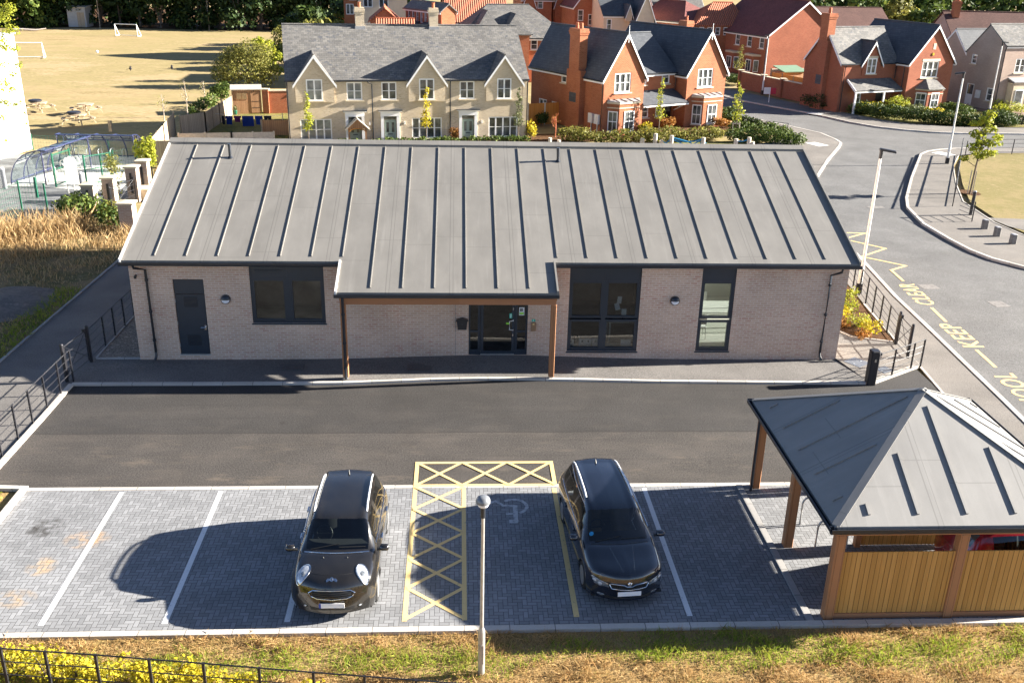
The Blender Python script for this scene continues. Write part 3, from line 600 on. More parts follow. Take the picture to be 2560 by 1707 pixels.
# kerbs and edgings
ribbon('kerb', PK, 0.13, 0.0, [path_h(p[0], 0)+0.015 for p in PK], 'kerb')
ribbon('kerb', [(-11.7,27.05),(-11.68,24.8),(-11.7,20.9),(-11.7,20.7)], 0.15, -0.02, 0.06, 'kerb')
ribbon('kerb', [(-10.6,20.96),(-1.14,20.96),(7.05,20.96),(14.4,20.96)], 0.15, -0.02, 0.004, 'kerb')
ribbon('kerb', [(-11.7,21.02),(-10.6,20.95),(-10.62,15.45)], 0.15, -0.02, 0.07, 'kerb')
ribbon('kerb', [(-10.7,15.44),(0,15.44),(7.2,15.44),(14.2,15.42)], 0.15, -0.02, 0.06, 'kerb')
ribbon('kerb', [(7.08,20.88),(7.1,18.3),(7.1,15.52)], 0.15, -0.02, 0.03, 'kerb_grey')
ribbon('kerb', ROAD_L, 0.15, -0.12, 0.02, 'kerb')
ribbon('kerb', ROAD_R, 0.15, -0.12, 0.02, 'kerb')
ribbon('kerb', FAR_K, 0.15, -0.12, 0.015, 'kerb')
ribbon('path_edging', BOUND[:5], 0.07, -0.02, 0.02, 'kerb')
ribbon('path_edging', [(-14.62,14),(-14.6,28),(-14.38,39),(-14.4,60)], 0.08, -0.02, 0.04, 'kerb_grey')
ribbon('path_edging', [(-11.66,29.06),(-11.63,46)], 0.06, -0.02, 0.05, 'kerb_grey')
ribbon('path_edging', [(-11.66,29.04),(-10.25,29.06)], 0.06, -0.02, 0.06, 'kerb_grey')
ribbon('path_edging', [(12.6,33.4),(13.9,30.9),(15.15,30.45)], 0.06, -0.02, 0.08, 'kerb')
ribbon('path_edging', [(29.0,41.3),(27.95,43.6),(27.62,47),(28.2,51.5),(30.0,56),(32.5,61.5),(34.6,65)], 0.06, -0.02, 0.02, 'kerb')
ribbon('kerb', [(13.05,27.08),(15.05,28.35)], 0.16, 0.0, 0.09, 'kerb')
ribbon('path_edging', [(20.9,82.6),(24.3,76),(25.4,72.6),(25.0,70.2),(22.5,65.5)], 0.07, -0.02, 0.03, 'kerb')
# ------------------------------------------------------------------ painted markings
def line(name, a, b_, w_, mat, z=0.005):
    a, b_ = Vector((a[0], a[1], 0)), Vector((b_[0], b_[1], 0)); d = (b_-a).normalized(); n = Vector((-d.y, d.x, 0))*w_/2
    return [(p.x, p.y, z) for p in (a-n, b_-n, b_+n, a+n)]
for xb in (-8.2, -5.82, -3.43, 4.66):
    m_ = MB(); m_.add(line('', (xb-0.02, 20.8), (xb+0.02, 15.78), 0.115, '', 0.005), [(0,1,2,3)]); structure('bay_line', m_, 'white_paint')
m_ = MB(); m_.add(line('', (2.37, 20.83), (2.37, 15.8), 0.115, ''), [(0,1,2,3)]); structure('bay_line', m_, 'cream_paint')
def hatch(name, strokes, z):
    m_ = MB()
    for i, (a, c, w_) in enumerate(strokes): m_.add(line('', a, c, w_, '', z+0.0011*i), [(0,1,2,3)])
    structure(name, m_, 'cream_paint')
x0, x1, y0, y1 = -1.09, 2.41, 21.0, 22.2
st = [((x0,y1-.05),(x1,y1-.05),.1), ((x0,y0),(x1,y0),.1), ((x0,y0-.15),(x0,y1),.1), ((x1,y0),(x1,y1),.1)]
for i in range(3):
    xa, xb = x0+(x1-x0)*i/3, x0+(x1-x0)*(i+1)/3; st += [((xa,y0),(xb,y1-.05),.085), ((xa,y1-.05),(xb,y0),.085)]
hatch('hatched_marking', st, 0.0075)
x0, x1, y0, y1 = -1.09, 0.11, 15.8, 20.92
st = [((x0,y0-.05),(x0,y1+.05),.1), ((x1,y0-.05),(x1,y1),.1)]
for i in range(5):
    ya, yb = y0+(y1-y0)*i/5, y0+(y1-y0)*(i+1)/5; st += [((x0,ya),(x1,yb),.085), ((x0,yb),(x1,ya),.085)]
hatch('hatched_marking', st, 0.004)
# wheelchair sign: painted as joined strokes; the figure faces the camera's left and reads from the aisle
def stroke(m_, pts, w_, z=0.006):
    pts = [Vector((p[0], p[1], 0)) for p in pts]; n = len(pts); vs = []
    for i, p in enumerate(pts):
        d = (pts[min(i+1, n-1)]-pts[max(i-1, 0)]).normalized(); nr = Vector((-d.y, d.x, 0))*w_/2; vs += [(p+nr).to_tuple()[:2]+(z,), (p-nr).to_tuple()[:2]+(z,)]
    m_.add(vs, [(2*i, 2*i+1, 2*i+3, 2*i+2) for i in range(n-1)])
ZW = zoom(980, 1120, 450, 1470)
def gw(x, y): return g(*ZW(x, y))
m_ = MB(); stroke(m_, [gw(*q) for q in ((800,450),(845,430),(905,468),(1000,470))], 0.09)
stroke(m_, [gw(*q) for q in ((1005,466),(1014,605))], 0.11, 0.0072); stroke(m_, [gw(*q) for q in ((930,538),(1010,538))], 0.08, 0.0084)
stroke(m_, [gw(*q) for q in ((920,435),(955,424),(1010,421),(1060,432),(1092,455),(1103,480),(1092,505),(1065,522),(1040,530))], 0.085, 0.0096)
stroke(m_, [gw(*q) for q in ((958,600),(1032,600))], 0.15, 0.0108)
structure('wheelchair_marking', m_, 'faded_paint')
def poly_line(name, pts, w_, z, mat):
    m_ = MB(); stroke(m_, pts, w_, z); structure(name, m_, mat)
zz = [ZR(*q) for q in ((610,1072),(825,1075),(630,1128))]
P_ = [g(*q) for q in zz]
def zig(pts, z):
    m_ = MB()
    for i, (a, c) in enumerate(zip(pts, pts[1:])):
        d = (c-a).normalized(); m_.add(line('', a-d*0.05, c+d*0.05, 0.12, '', z+0.001*i), [(0,1,2,3)])
    structure('zigzag_marking', m_, 'cream_paint')
zig([Vector((18.9,45.2,0)), g(*ZR(822,1074)), Vector((18.55,44.05,0)), g(*ZR(1022,1220)), Vector((18.3,41.15,0)), g(*ZR(1217,1386)), g(*ZR(1075,1428)), g(*ZR(1188,1528))], -0.095)
zig([g(*ZD(1260,512)), g(*ZD(1412,658))], -0.095); zig([g(*ZD(1765,982)), g(*ZD(1968,1165))], -0.095)
def road_text(word, a, b_, hgt):
    cu = bpy.data.curves.new('lettering', 'FONT'); cu.body = word; cu.size = 1.0; cu.align_x = 'LEFT'; cu.resolution_u = 3
    cu.offset = 0.012; cu.space_character = 1.12
    to = bpy.data.objects.new('lettering', cu); COL.objects.link(to); bpy.context.view_layer.update()
    me = bpy.data.meshes.new_from_object(to.evaluated_get(bpy.context.evaluated_depsgraph_get())); bpy.data.objects.remove(to)
    co = np.zeros(len(me.vertices)*3); me.vertices.foreach_get('co', co); co = co.reshape(-1, 3)
    lo, hi = co.min(0), co.max(0); a, b_ = Vector((a[0], a[1])), Vector((b_[0], b_[1])); d = b_-a; n = Vector((-d.y, d.x)).normalized()
    u = (co[:,0]-lo[0])/(hi[0]-lo[0]); v = (co[:,1]-lo[1])/(hi[1]-lo[1])*hgt
    co[:,0] = a.x+d.x*u+n.x*v; co[:,1] = a.y+d.y*u+n.y*v; co[:,2] = -0.095
    me.vertices.foreach_set('co', co.ravel()); me.update(); o = link('road_lettering', me, 'cream_paint'); tag(o, kind='structure')
road_text('CLEAR', g(*ZD(1312,478)), g(*ZD(1058,243)), 0.72)
road_text('KEEP', g(*ZD(1850,948)), g(*ZD(1540,690)), 0.74)
pS = g(*ZD(2185,1252)); road_text('SCHOOL', (pS.x-0.30, pS.y-3.55), (pS.x, pS.y+0.1), 0.74)
# ------------------------------------------------------------------ covers let into the ground
def cover(cx, cy, w_, d_, rz, z, mat, label, name='drain_cover'):
    m_ = MB(); m_.T = Matrix.Translation((cx, cy, z)) @ Matrix.Rotation(rz, 4, 'Z')
    m_.box(-w_/2, -d_/2, -0.02, w_/2, d_/2, 0.006)
    for s_ in (-1, 1): m_.box(s_*w_*0.3-0.03, -0.02, 0.004, s_*w_*0.3+0.03, 0.02, 0.012)
    o = m_.build(name, mat); return tag(o, label, 'drain cover')
c_ = g(*ZK3(1525,1085)); cover(c_.x, c_.y+0.05, 0.62, 0.45, 0, 0.06, 'drain', 'dark drain cover in the path below the wide left window')
c_ = g(*ZK4(840,1062), 0.12); cover(c_.x, c_.y, 0.75, 0.55, 0, path_h(c_.x, .5)+.004, 'drain', 'square drain cover in the shaded path under the porch roof')
c_ = g(*ZD(410,1160)); cover(c_.x, c_.y, 0.62, 0.62, 0.6, 0.052, 'lamp_grey', 'grey diamond-set cover in the path by the corner of the brick wall')
c_ = g(*ZD(720,1245)); cover(c_.x, c_.y, 0.5, 0.4, 0.5, 0.052, 'lamp_grey', 'smaller grey cover behind the thick black gate post')
c_ = g(*ZD(1225,275)); cover(c_.x, c_.y, 0.7, 0.62, 0.1, -0.1, 'cover_tan', 'rusty drain cover in the road beside the word CLEAR')
c_ = g(*ZD(2010,468)); cover(c_.x, c_.y, 0.62, 0.7, 0.1, -0.1, 'cover_tan', 'pale square cover in the road near the right edge of the view')
c_ = g(*ZR(925,825)); cover(c_.x, c_.y, 0.9, 0.45, 0.1, -0.1, 'cover_tan', 'flat cover in the road below the bend beside the long tree shadow')
c_ = g(*ZR(355,236)); cover(c_.x, c_.y, 1.0, 1.4, 0.45, 0.006, 'cover_light', 'white square cover in the footway by the pointed kerb corner')
c_ = g(*ZR(1575,328)); cover(c_.x, c_.y, 1.0, 1.3, 0.45, 0.004, 'cover_light', 'white square cover in the footway beside the tall right lamp post')
c_ = g(*ZC(592,948)); cover(c_.x, c_.y, 1.1, 1.2, 0.8, 0.0, 'cover_light', 'pale cover in the far footway below the dark rounded shrub')
# ================================================================== MAIN BUILDING
XL, XR, YW, YB = -10.245, 12.575, 29.0, 41.62
RXL, RXR, YE, ZE, YR, ZRG = -10.335, 12.71, 28.653, 3.448, 35.31, 5.886
SL = (ZRG-ZE)/(YR-YE)
def rz_(y): return ZE+(y-YE)*SL if y <= YR else ZRG-(y-YR)*SL
bld = thing('school_building', 'single-storey pink brick building with a long grey standing-seam roof', 'building', (1.1, 35.3, 0))
def loc_(o):                                           # parts are built in place, then hung on the building's base point
    o.location = (-1.1, -35.3, 0); o.parent = bld; return o
wm = MB(); wm.prism([(YW,-0.1),(YW,rz_(YW)-0.17),(YR,ZRG-0.17),(YB,rz_(YB)-0.17),(YB,-0.1)], XL, XR, 'x')
me = bpy.data.meshes.new('wall'); me.from_pydata(wm.v, [], wm.f); wm.fix(me)
ROOMS = [(-7.3,29.3,0.3,-3.0,33.2,2.95), (-0.6,29.3,0.17,2.95,34.5,2.75), (3.1,29.3,0.25,6.6,34.0,2.95), (6.75,29.3,0.25,12.2,34.6,2.95)]
me = cutbox(me, [boxpts(*r) for r in ROOMS])
WINS = [(-6.57,1.27,-4.26,3.18), (3.52,0.30,5.83,3.18), (7.79,0.31,8.90,3.18)]
cuts = [boxpts(x0,28.9,z0,x1,29.5,z1) for x0,z0,x1,z1 in WINS]+[boxpts(0.30,28.9,0.17,2.21,29.5,2.55), boxpts(-8.95,28.9,0.19,-8.0,29.12,2.73), boxpts(12.1,30.2,0.9,12.7,34.2,2.75)]
me = cutbox(me, cuts); finish(me); wall = link('wall', me, 'brick_main'); loc_(wall)
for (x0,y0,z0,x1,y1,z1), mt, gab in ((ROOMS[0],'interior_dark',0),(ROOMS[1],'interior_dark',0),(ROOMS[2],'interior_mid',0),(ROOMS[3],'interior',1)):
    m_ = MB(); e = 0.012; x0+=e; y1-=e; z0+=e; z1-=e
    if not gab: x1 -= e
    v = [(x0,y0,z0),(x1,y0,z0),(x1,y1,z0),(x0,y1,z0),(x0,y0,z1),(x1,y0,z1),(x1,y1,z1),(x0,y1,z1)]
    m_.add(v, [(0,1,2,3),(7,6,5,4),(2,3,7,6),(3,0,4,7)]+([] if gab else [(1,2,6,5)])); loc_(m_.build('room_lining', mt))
def roofpoly(m_, poly, top=0.0, th=0.13):
    n = len(poly); t_ = [(x, y, rz_(y)+top) for x, y in poly]; b_ = [(x, y, rz_(y)+top-th) for x, y in poly]
    m_.add(b_+t_, [tuple(range(n-1,-1,-1)), tuple(range(n, 2*n))]+[(i,(i+1)%n,n+(i+1)%n,n+i) for i in range(n)])
CX0, CX1, CYE = -3.66, 2.94, 27.235
m_ = MB(); roofpoly(m_, [(RXL,YE),(CX0,YE),(CX0,CYE),(CX1,CYE),(CX1,YE),(RXR,YE),(RXR,YR),(RXL,YR)])
yb = 2*YR-YE; roofpoly(m_, [(RXL,YR),(RXR,YR),(RXR,yb),(RXL,yb)])
roof = loc_(m_.build('roof', 'membrane'))
def seam(x, ya, yb_, w_=0.034, h=0.034):
    m_ = MB(); za, zb = rz_(ya), rz_(yb_)
    m_.add([(x-w_/2,ya,za-.01),(x+w_/2,ya,za-.01),(x+w_/2,yb_,zb-.01),(x-w_/2,yb_,zb-.01),(x-w_*.36,ya,za+h),(x+w_*.36,ya,za+h),(x+w_*.36,yb_,zb+h),(x-w_*.36,yb_,zb+h)],
           [(0,3,2,1),(4,5,6,7),(0,1,5,4),(1,2,6,5),(2,3,7,6),(3,0,4,7)])
    o = m_.build('roof_seam', 'membrane'); o.parent = roof; return o
for i in range(24):
    x = -9.36+0.9563*i
    if x > 12.4: break
    canopy = -3.5 < x < 2.8
    seam(x, 27.43 if canopy else 28.87, 35.02)
m_ = MB(); m_.add([(RXL-.03,YR-.24,rz_(YR-.24)+.0),(RXR+.03,YR-.24,rz_(YR-.24)),(RXR+.03,YR-.24,rz_(YR-.24)+.075),(RXL-.03,YR-.24,rz_(YR-.24)+.075),
    (RXL-.03,YR,ZRG+.10),(RXR+.03,YR,ZRG+.10),(RXL-.03,YR+.24,rz_(YR+.24)),(RXR+.03,YR+.24,rz_(YR+.24)),(RXR+.03,YR+.24,rz_(YR+.24)+.075),(RXL-.03,YR+.24,rz_(YR+.24)+.075)],
    [(0,1,2,3),(3,2,5,4),(4,5,8,9),(6,9,8,7),(0,3,4,9,6),(1,7,8,5,2),(0,6,7,1)])
o = m_.build('ridge_cap', 'membrane'); o.parent = roof
def verge(x0, x1, ya, yb_, h=0.07, mat='membrane'):
    m_ = MB(); za, zb = rz_(ya), rz_(yb_)
    m_.add([(x0,ya,za-.16),(x1,ya,za-.16),(x1,yb_,zb-.16),(x0,yb_,zb-.16),(x0,ya,za+h),(x1,ya,za+h),(x1,yb_,zb+h),(x0,yb_,zb+h)],
           [(0,3,2,1),(4,5,6,7),(0,1,5,4),(1,2,6,5),(2,3,7,6),(3,0,4,7)]); o = m_.build('verge_trim', mat); o.parent = roof
verge(RXR-.005, RXR+.05, YE-.02, YR-.25, 0.085); verge(RXL-.05, RXL+.005, YE-.02, YR-.25, 0.05, 'white_coat')  # left trim coloured white to stand for its sunlit face
verge(CX1-.005, CX1+.05, CYE-.02, YE+.02, 0.085); verge(CX0-.05, CX0+.005, CYE-.02, YE+.02, 0.05, 'white_coat')  # canopy's left trim likewise: sunlight put into the colour
verge(RXR-.005, RXR+.05, YR+.25, yb, 0.05); verge(RXL-.05, RXL+.005, YR+.25, yb, 0.05)
def gutter(x0, x1, y, z, par, ax='x', r=0.068):
    m_ = MB()
    if ax == 'x': m_.prism([(y+r,z+.05),(y+r,z-.075),(y+.015,z-.095),(y-r*.55,z-.085),(y-r,z-.045),(y-r*1.02,z+.035),(y-r*.82,z+.035),(y-r*.8,z-.03),(y+r*.6,z-.05),(y+r*.75,z+.05)], x0, x1, 'x')
    else: m_.prism([(y+r,z+.05),(y+r,z-.075),(y+.015,z-.095),(y-r*.55,z-.085),(y-r,z-.045),(y-r*1.02,z+.035),(y-r*.82,z+.035),(y-r*.8,z-.03),(y+r*.6,z-.05),(y+r*.75,z+.05)], x0, x1, 'y')
    o = m_.build('gutter', 'gutter'); return o
loc_(gutter(RXL-.06, CX0-.06, YE-.03, ZE-.075, bld)); loc_(gutter(CX1+.06, RXR+.07, YE-.03, ZE-.075, bld)); loc_(gutter(CX0-.07, CX1+.07, CYE-.03, rz_(CYE)-.075, bld))
for a_, b_ in ((RXL, CX0), (CX1, RXR)): m_ = MB(); m_.box(a_,28.76,3.24,b_,29.0,3.32); loc_(m_.build('soffit', 'larch_h'))
# porch beam and posts
m_ = MB(); m_.box(-3.6,27.33,2.63,2.96,27.5,2.80); m_.box(-3.58,27.345,2.51,2.94,27.485,2.627); loc_(m_.build('porch_beam', 'larch_h'))
for px_ in (-3.5, 2.87):
    m_ = MB(); m_.bev(px_-.085,27.335,0.12,px_+.085,27.495,2.51,0.012)
    po = loc_(m_.build('porch_post', 'larch')); m_ = MB(); m_.box(px_-.05,27.37,0.02,px_+.05,27.46,0.12); o = m_.build('post_foot', 'galv'); o.parent = po
# rafters / side beams of the porch
for px_ in (-3.52, 2.9): m_ = MB(); m_.beam((px_,27.4,2.72),(px_,29.0,3.12), .1, .16); loc_(m_.build('porch_side_beam', 'larch_h'))
def downpipe(pts, name='downpipe', r=0.042):
    m_ = MB(); m_.tube(pts, r, 8)
    for a, b_ in zip(pts, pts[1:]):
        if abs(a[2]-b_[2]) > 1:
            for f in (0.12, 0.5, 0.85):
                p = Vector(a).lerp(Vector(b_), f); m_.cyl((p.x,p.y,p.z-.035),(p.x,p.y,p.z+.035), r*1.35, n=8)
    return loc_(m_.build(name, 'gutter', smooth=40))
yq = 28.93
downpipe([(-9.98,28.62,3.32),(-9.97,28.66,3.2),(-9.72,yq,3.06),(-9.70,yq,0.3),(-9.70,28.9,0.16),(-9.72,28.82,0.06)])
downpipe([(12.2,28.62,3.32),(12.2,28.68,3.16),(11.98,yq,2.98),(11.98,yq,0.28),(11.98,28.9,0.16),(12.03,28.82,0.06)])
downpipe([(-3.48,27.18,2.82),(-3.48,27.2,2.7),(-3.49,27.29,2.5),(-3.49,27.29,0.08)])
# ---- windows, door and glazed entrance
def frame_rect(m_, x0, z0, x1, z1, t_, y0, y1):
    m_.box(x0,y0,z0,x0+t_,y1,z1); m_.box(x1-t_,y0,z0,x1,y1,z1); m_.box(x0+t_,y0,z0,x1-t_,y1,z0+t_); m_.box(x0+t_,y0,z1-t_,x1-t_,y1,z1)
def pane(x0, z0, x1, z1, y, par):
    m_ = MB(); m_.box(x0,y,z0,x1,y+.012,z1); o = m_.build('pane', 'glass'); o.parent = par
def bwin(x0, z0, x1, z1, lights, panel, extra=None, label=None):
    m_ = MB(); frame_rect(m_, x0, z0, x1, z1, 0.05, 29.03, 29.14)
    m_.box(x0+.05,29.045,panel,x1-.05,29.12,z1-.05)
    if x1-x0 > 1.5: m_.box((x0+x1)/2-.012,29.037,panel+.05,(x0+x1)/2+.012,29.045,z1-.05)
    m_.box(x0-.03,28.975,z0-.045,x1+.03,29.1,z0-.002)         # sill
    y0, y1 = 29.04, 29.13; gl = []
    xs, zs = lights
    for a, b_ in zip(xs, xs[1:]):
        for c, d in zip(zs, zs[1:]):
            if d-c < 0.2 or b_-a < 0.2: continue
            frame_rect(m_, a, c, b_, d, 0.07, y0, y1); gl.append((a+.07, c+.07, b_-.07, d-.07))
    if extra: extra(m_)
    o = loc_(m_.build('window', 'anthracite'))
    for q in gl: pane(*q, 29.085, o)
    return o
def louvre(m_): 
    m_.box(-6.4,29.03,2.95,-5.55,29.05,3.04)
    for k_ in range(3): m_.box(-6.36,29.022,2.965+k_*.024,-5.59,29.031,2.975+k_*.024)
def mull(x, z0, z1): return lambda m_: m_.box(x-.07,29.036,z0,x+.07,29.135,z1)
bwin(*WINS[0], ([-6.52,-5.47,-5.33,-4.31],[1.33,2.75]), 2.75, lambda m_: (louvre(m_), mull(-5.40,1.32,2.75)(m_)))
bwin(*WINS[1], ([3.57,4.62,4.72,5.78],[0.36,1.40,1.46,2.72]), 2.72, lambda m_: mull(4.67,0.35,2.72)(m_))
bwin(*WINS[2], ([7.84,8.85],[0.37,1.38,1.45,2.72]), 2.72)
m_ = MB(); m_.box(12.50,30.2,0.9,12.55,34.2,0.98); m_.box(12.50,30.2,2.67,12.55,34.2,2.75)  # unseen gable window, added to let sun in onto the long table
for yy in (30.2,31.5,32.8,34.12): m_.box(12.50,yy,0.98,12.55,yy+.08,2.67)
o = loc_(m_.build('window', 'anthracite')); m_ = MB(); m_.box(12.52,30.2,0.95,12.53,34.2,2.7); q = m_.build('pane', 'glass'); q.parent = o
# plain metal door
m_ = MB(); m_.box(-8.93,29.035,0.21,-8.02,29.1,2.22); m_.box(-8.93,29.03,2.24,-8.02,29.1,2.71); dr = loc_(m_.build('door', 'anthracite'))
m_ = MB()
for zc, n in ((1.80, 8), (0.5, 8)):
    for k_ in range(n): m_.box(-8.68,29.022,zc+k_*0.045,-8.25,29.036,zc+k_*0.045+.025)
o = m_.build('vent_louvre', 'gutter'); o.parent = dr
m_ = MB(); m_.tube([(-8.08,29.03,1.13),(-8.08,28.96,1.13),(-8.22,28.96,1.13)], .014, 6); m_.box(-8.11,29.02,1.03,-8.05,29.036,1.19); o = m_.build('handle', 'chrome'); o.parent = dr
for zh in (0.45, 1.2, 1.95):
    m_ = MB(); m_.cyl((-8.94,29.02,zh),(-8.94,29.02,zh+.12), .016, n=6); o = m_.build('hinge', 'galv'); o.parent = dr
m_ = MB(); m_.box(-8.97,28.985,0.165,-7.98,29.1,0.205); o = m_.build('threshold', 'galv'); o.parent = dr
# glazed entrance
m_ = MB(); frame_rect(m_, 0.30,0.17,2.21,2.55,0.06,29.05,29.16); m_.box(0.60,29.052,0.23,0.68,29.155,2.49); m_.box(1.80,29.052,0.23,1.88,29.155,2.49)
ent = loc_(m_.build('entrance_frame', 'anthracite'))
for a, b_ in ((0.36,0.60),(1.88,2.15)):
    for za, zb in ((.23,.34),(.95,1.0)): m_ = MB(); m_.box(a,29.056,za,b_,29.15,zb); o = m_.build('sidelight_rail', 'anthracite'); o.parent = ent
    m_ = MB(); m_.box(a,29.09,0.34,b_,29.10,2.49); q = m_.build('pane', 'glass'); q.parent = ent
m_ = MB(); frame_rect(m_, 0.69,0.20,1.79,2.48,0.09,29.045,29.11); gd = loc_(m_.build('glazed_door', 'anthracite'))
m_ = MB(); m_.box(0.78,29.07,0.29,1.70,29.08,2.39); o = m_.build('pane', 'glass'); o.parent = gd
m_ = MB(); m_.tube([(1.745,29.04,1.05),(1.745,28.98,1.05),(1.62,28.97,1.07),(1.62,28.97,1.36),(1.745,28.98,1.38),(1.745,29.04,1.38)], .017, 8); o = m_.build('handle', 'white_coat'); o.parent = gd
m_ = MB(); m_.box(0.69,28.99,0.175,1.79,29.1,0.199); o = m_.build('threshold', 'galv'); o.parent = gd
for z0, z1 in ((0.82,0.90),(1.72,1.80)):
    m_ = MB(); m_.box(1.725,29.032,z0,1.75,29.046,z1); o = m_.build('lock', 'chrome'); o.parent = gd
def sticker(x0, z0, x1, z1, mat, y=29.06, name='sticker', par=None):
    m_ = MB(); m_.box(x0,y,z0,x1,y+.004,z1); o = m_.build(name, mat)
    if par: o.parent = par
    else: loc_(o)
    return o
sg = sticker(1.615,1.44,1.70,1.61,'sign_green',28.94+.10,'door_sign',gd)
for k_, (dx, dz, w_) in enumerate(((.015,.135,.055),(.02,.105,.045),(.015,.075,.055),(.02,.045,.045),(.02,.02,.04))): 
    o = sticker(1.615+dx,1.44+dz,1.615+dx+w_,1.44+dz+.012,'paper',29.036,'lettering',sg)
sticker(1.515,1.22,1.625,1.285,'lime',29.062,'sticker',gd)
ps = sticker(1.93,1.53,2.10,1.80,'paper',29.08,'poster',ent); sticker(1.945,1.56,2.085,1.63,'lime',29.077,'poster_band',ps); sticker(1.955,1.66,2.05,1.77,'lamp_grey',29.077,'poster_print',ps)
m_ = MB(); m_.box(-0.13,28.996,0.12,-0.118,29.02,3.2); loc_(m_.build('movement_joint', 'cover_tan'))
# letter box, entry panel, lights, camera : fixed on the wall, so parts of the building
m_ = MB(); m_.prism([(-0.05,1.10),(0.23,1.10),(0.26,1.40),(-0.08,1.40)], 28.87, 28.998, 'y'); lb = loc_(m_.build('letter_box', 'black_metal'))
m_ = MB(); m_.prism([(-0.11,1.39),(0.29,1.39),(0.27,1.43),(0.09,1.49),(-0.09,1.43)], 28.85, 28.998, 'y'); o = m_.build('lid', 'black_metal'); o.parent = lb
m_ = MB(); m_.cyl((.09,28.868,1.29),(.09,28.86,1.29),.014,n=8); o = m_.build('lock', 'chrome'); o.parent = lb
m_ = MB(); m_.bev(2.32,28.96,1.02,2.48,28.998,1.32,.006); ip = loc_(m_.build('entry_panel', 'brass')); sticker(2.37,1.24,2.43,1.29,'cream_paint',28.955,'call_button',ip)
o = sticker(2.345,1.345,2.455,1.43,'sign_green',28.992,'access_sign'); sticker(2.395,1.36,2.405,1.405,'paper',28.989,'lettering',o); sticker(2.39,1.41,2.41,1.422,'paper',28.989,'lettering',o); sticker(2.375,1.375,2.395,1.385,'paper',28.989,'lettering',o)
def wall_light(x, z):
    m_ = MB(); m_.cyl((x,28.998,z),(x,28.93,z), .155, .145, 28); wl = loc_(m_.build('wall_light', 'gutter', smooth=40))
    m_ = MB(); vs = [(x,28.90,z-.005)]; n = 14
    ring = [(x+.125*math.cos(math.pi+math.pi*i/n), 28.925, z+.125*math.sin(math.pi+math.pi*i/n)) for i in range(n+1)]
    mid = [(x+.08*math.cos(math.pi+math.pi*i/n), 28.895, z+.08*math.sin(math.pi+math.pi*i/n)) for i in range(n+1)]
    m_.add(ring+mid+[(x,28.89,z)], [(i,i+1,n+2+i,n+1+i) for i in range(n)]+[(n+1+i,n+2+i,2*n+2) for i in range(n)]); o = m_.build('lens', 'lightlens', smooth=60); o.parent = wl
    m_ = MB(); ring = [(x+.13*math.cos(math.pi*i/n), 28.92, z+.13*math.sin(math.pi*i/n)) for i in range(n+1)]; mid = [(x+.085*math.cos(math.pi*i/n), 28.875, z+.085*math.sin(math.pi*i/n)) for i in range(n+1)]
    m_.add(ring+mid+[(x,28.865,z)], [(i,i+1,n+2+i,n+1+i) for i in range(n)]+[(n+1+i,n+2+i,2*n+2) for i in range(n)]); o = m_.build('eyelid', 'gutter', smooth=60); o.parent = wl
wall_light(-7.355, 2.08); wall_light(6.96, 2.08)
p_ = py(*ZK3(198,308), 28.95); m_ = MB(); m_.cyl((p_.x,29.0,p_.z+.03),(p_.x,28.9,p_.z+.03),.03,n=8); m_.lathe([(.045,0),(.05,-.03),(.035,-.07),(.01,-.085)],(p_.x,28.9,p_.z+.03),10); loc_(m_.build('camera_dome', 'black_metal', smooth=40))
for xv in (-8.06, 3.53):
    m_ = MB(); z0 = rz_(34.25); m_.cyl((xv,34.25,z0-.1),(xv-.005,34.27,z0+.40),.052,n=12); m_.cyl((xv-.005,34.27,z0+.38),(xv-.005,34.27,z0+.47),.06,.055,n=12); m_.lathe([(.11,0),(.06,.07)],(xv,34.25,z0-.02),12)
    o = m_.build('vent_pipe', 'gutter', smooth=40); o.parent = roof
# ---- things inside, seen through the glass
def table(label, x0, y0, x1, y1, h, group=None):
    t_ = thing('table', label, 'table', ((x0+x1)/2,(y0+y1)/2,0.27), 0, group); w_, d_ = (x1-x0)/2, (y1-y0)/2
    m_ = MB(); m_.box(-w_,-d_,h-.03,w_,d_,h); m_.build('table_top', 'desk', t_)
    for sx in (-1,1):
        for sy in (-1,1): m_ = MB(); m_.box(sx*(w_-.06)-.025,sy*(d_-.06)-.025,0,sx*(w_-.06)+.025,sy*(d_-.06)+.025,h-.03); m_.build('leg', 'desk', t_)
    return t_
table('long white table in the room behind the narrow right window', 7.0, 30.8, 9.8, 32.0, 0.74)
table('white desk behind the large two-part window right of the porch', 5.0, 29.9, 6.4, 30.6, 0.72)
def chair(label, x, y, rz, group=None):
    t_ = thing('chair', label, 'chair', (x,y,0.27), rz, group)
    m_ = MB(); m_.bev(-.22,-.2,.42,.22,.22,.46,.02); m_.build('seat', 'chair_white', t_)
    m_ = MB(); m_.bev(-.22,.18,.55,.22,.22,.9,.015); m_.build('backrest', 'chair_white', t_)
    for sx in (-1,1):
        m_ = MB(); m_.tube([(sx*.2,-.18,0),(sx*.19,-.15,.42)],.013,6); m_.build('leg', 'galv', t_)
        m_ = MB(); m_.tube([(sx*.2,.22,0),(sx*.19,.17,.42),(sx*.19,.2,.6)],.013,6); m_.build('leg', 'galv', t_)
    return t_
chair('white chair on the far side of the long table, left one', 7.75, 32.35, 0, 'white chairs at the long table')
chair('white chair on the far side of the long table, right one', 8.75, 32.35, 0, 'white chairs at the long table')
chair('white chair on the near side of the long table', 8.2, 30.35, math.pi, 'white chairs at the long table')
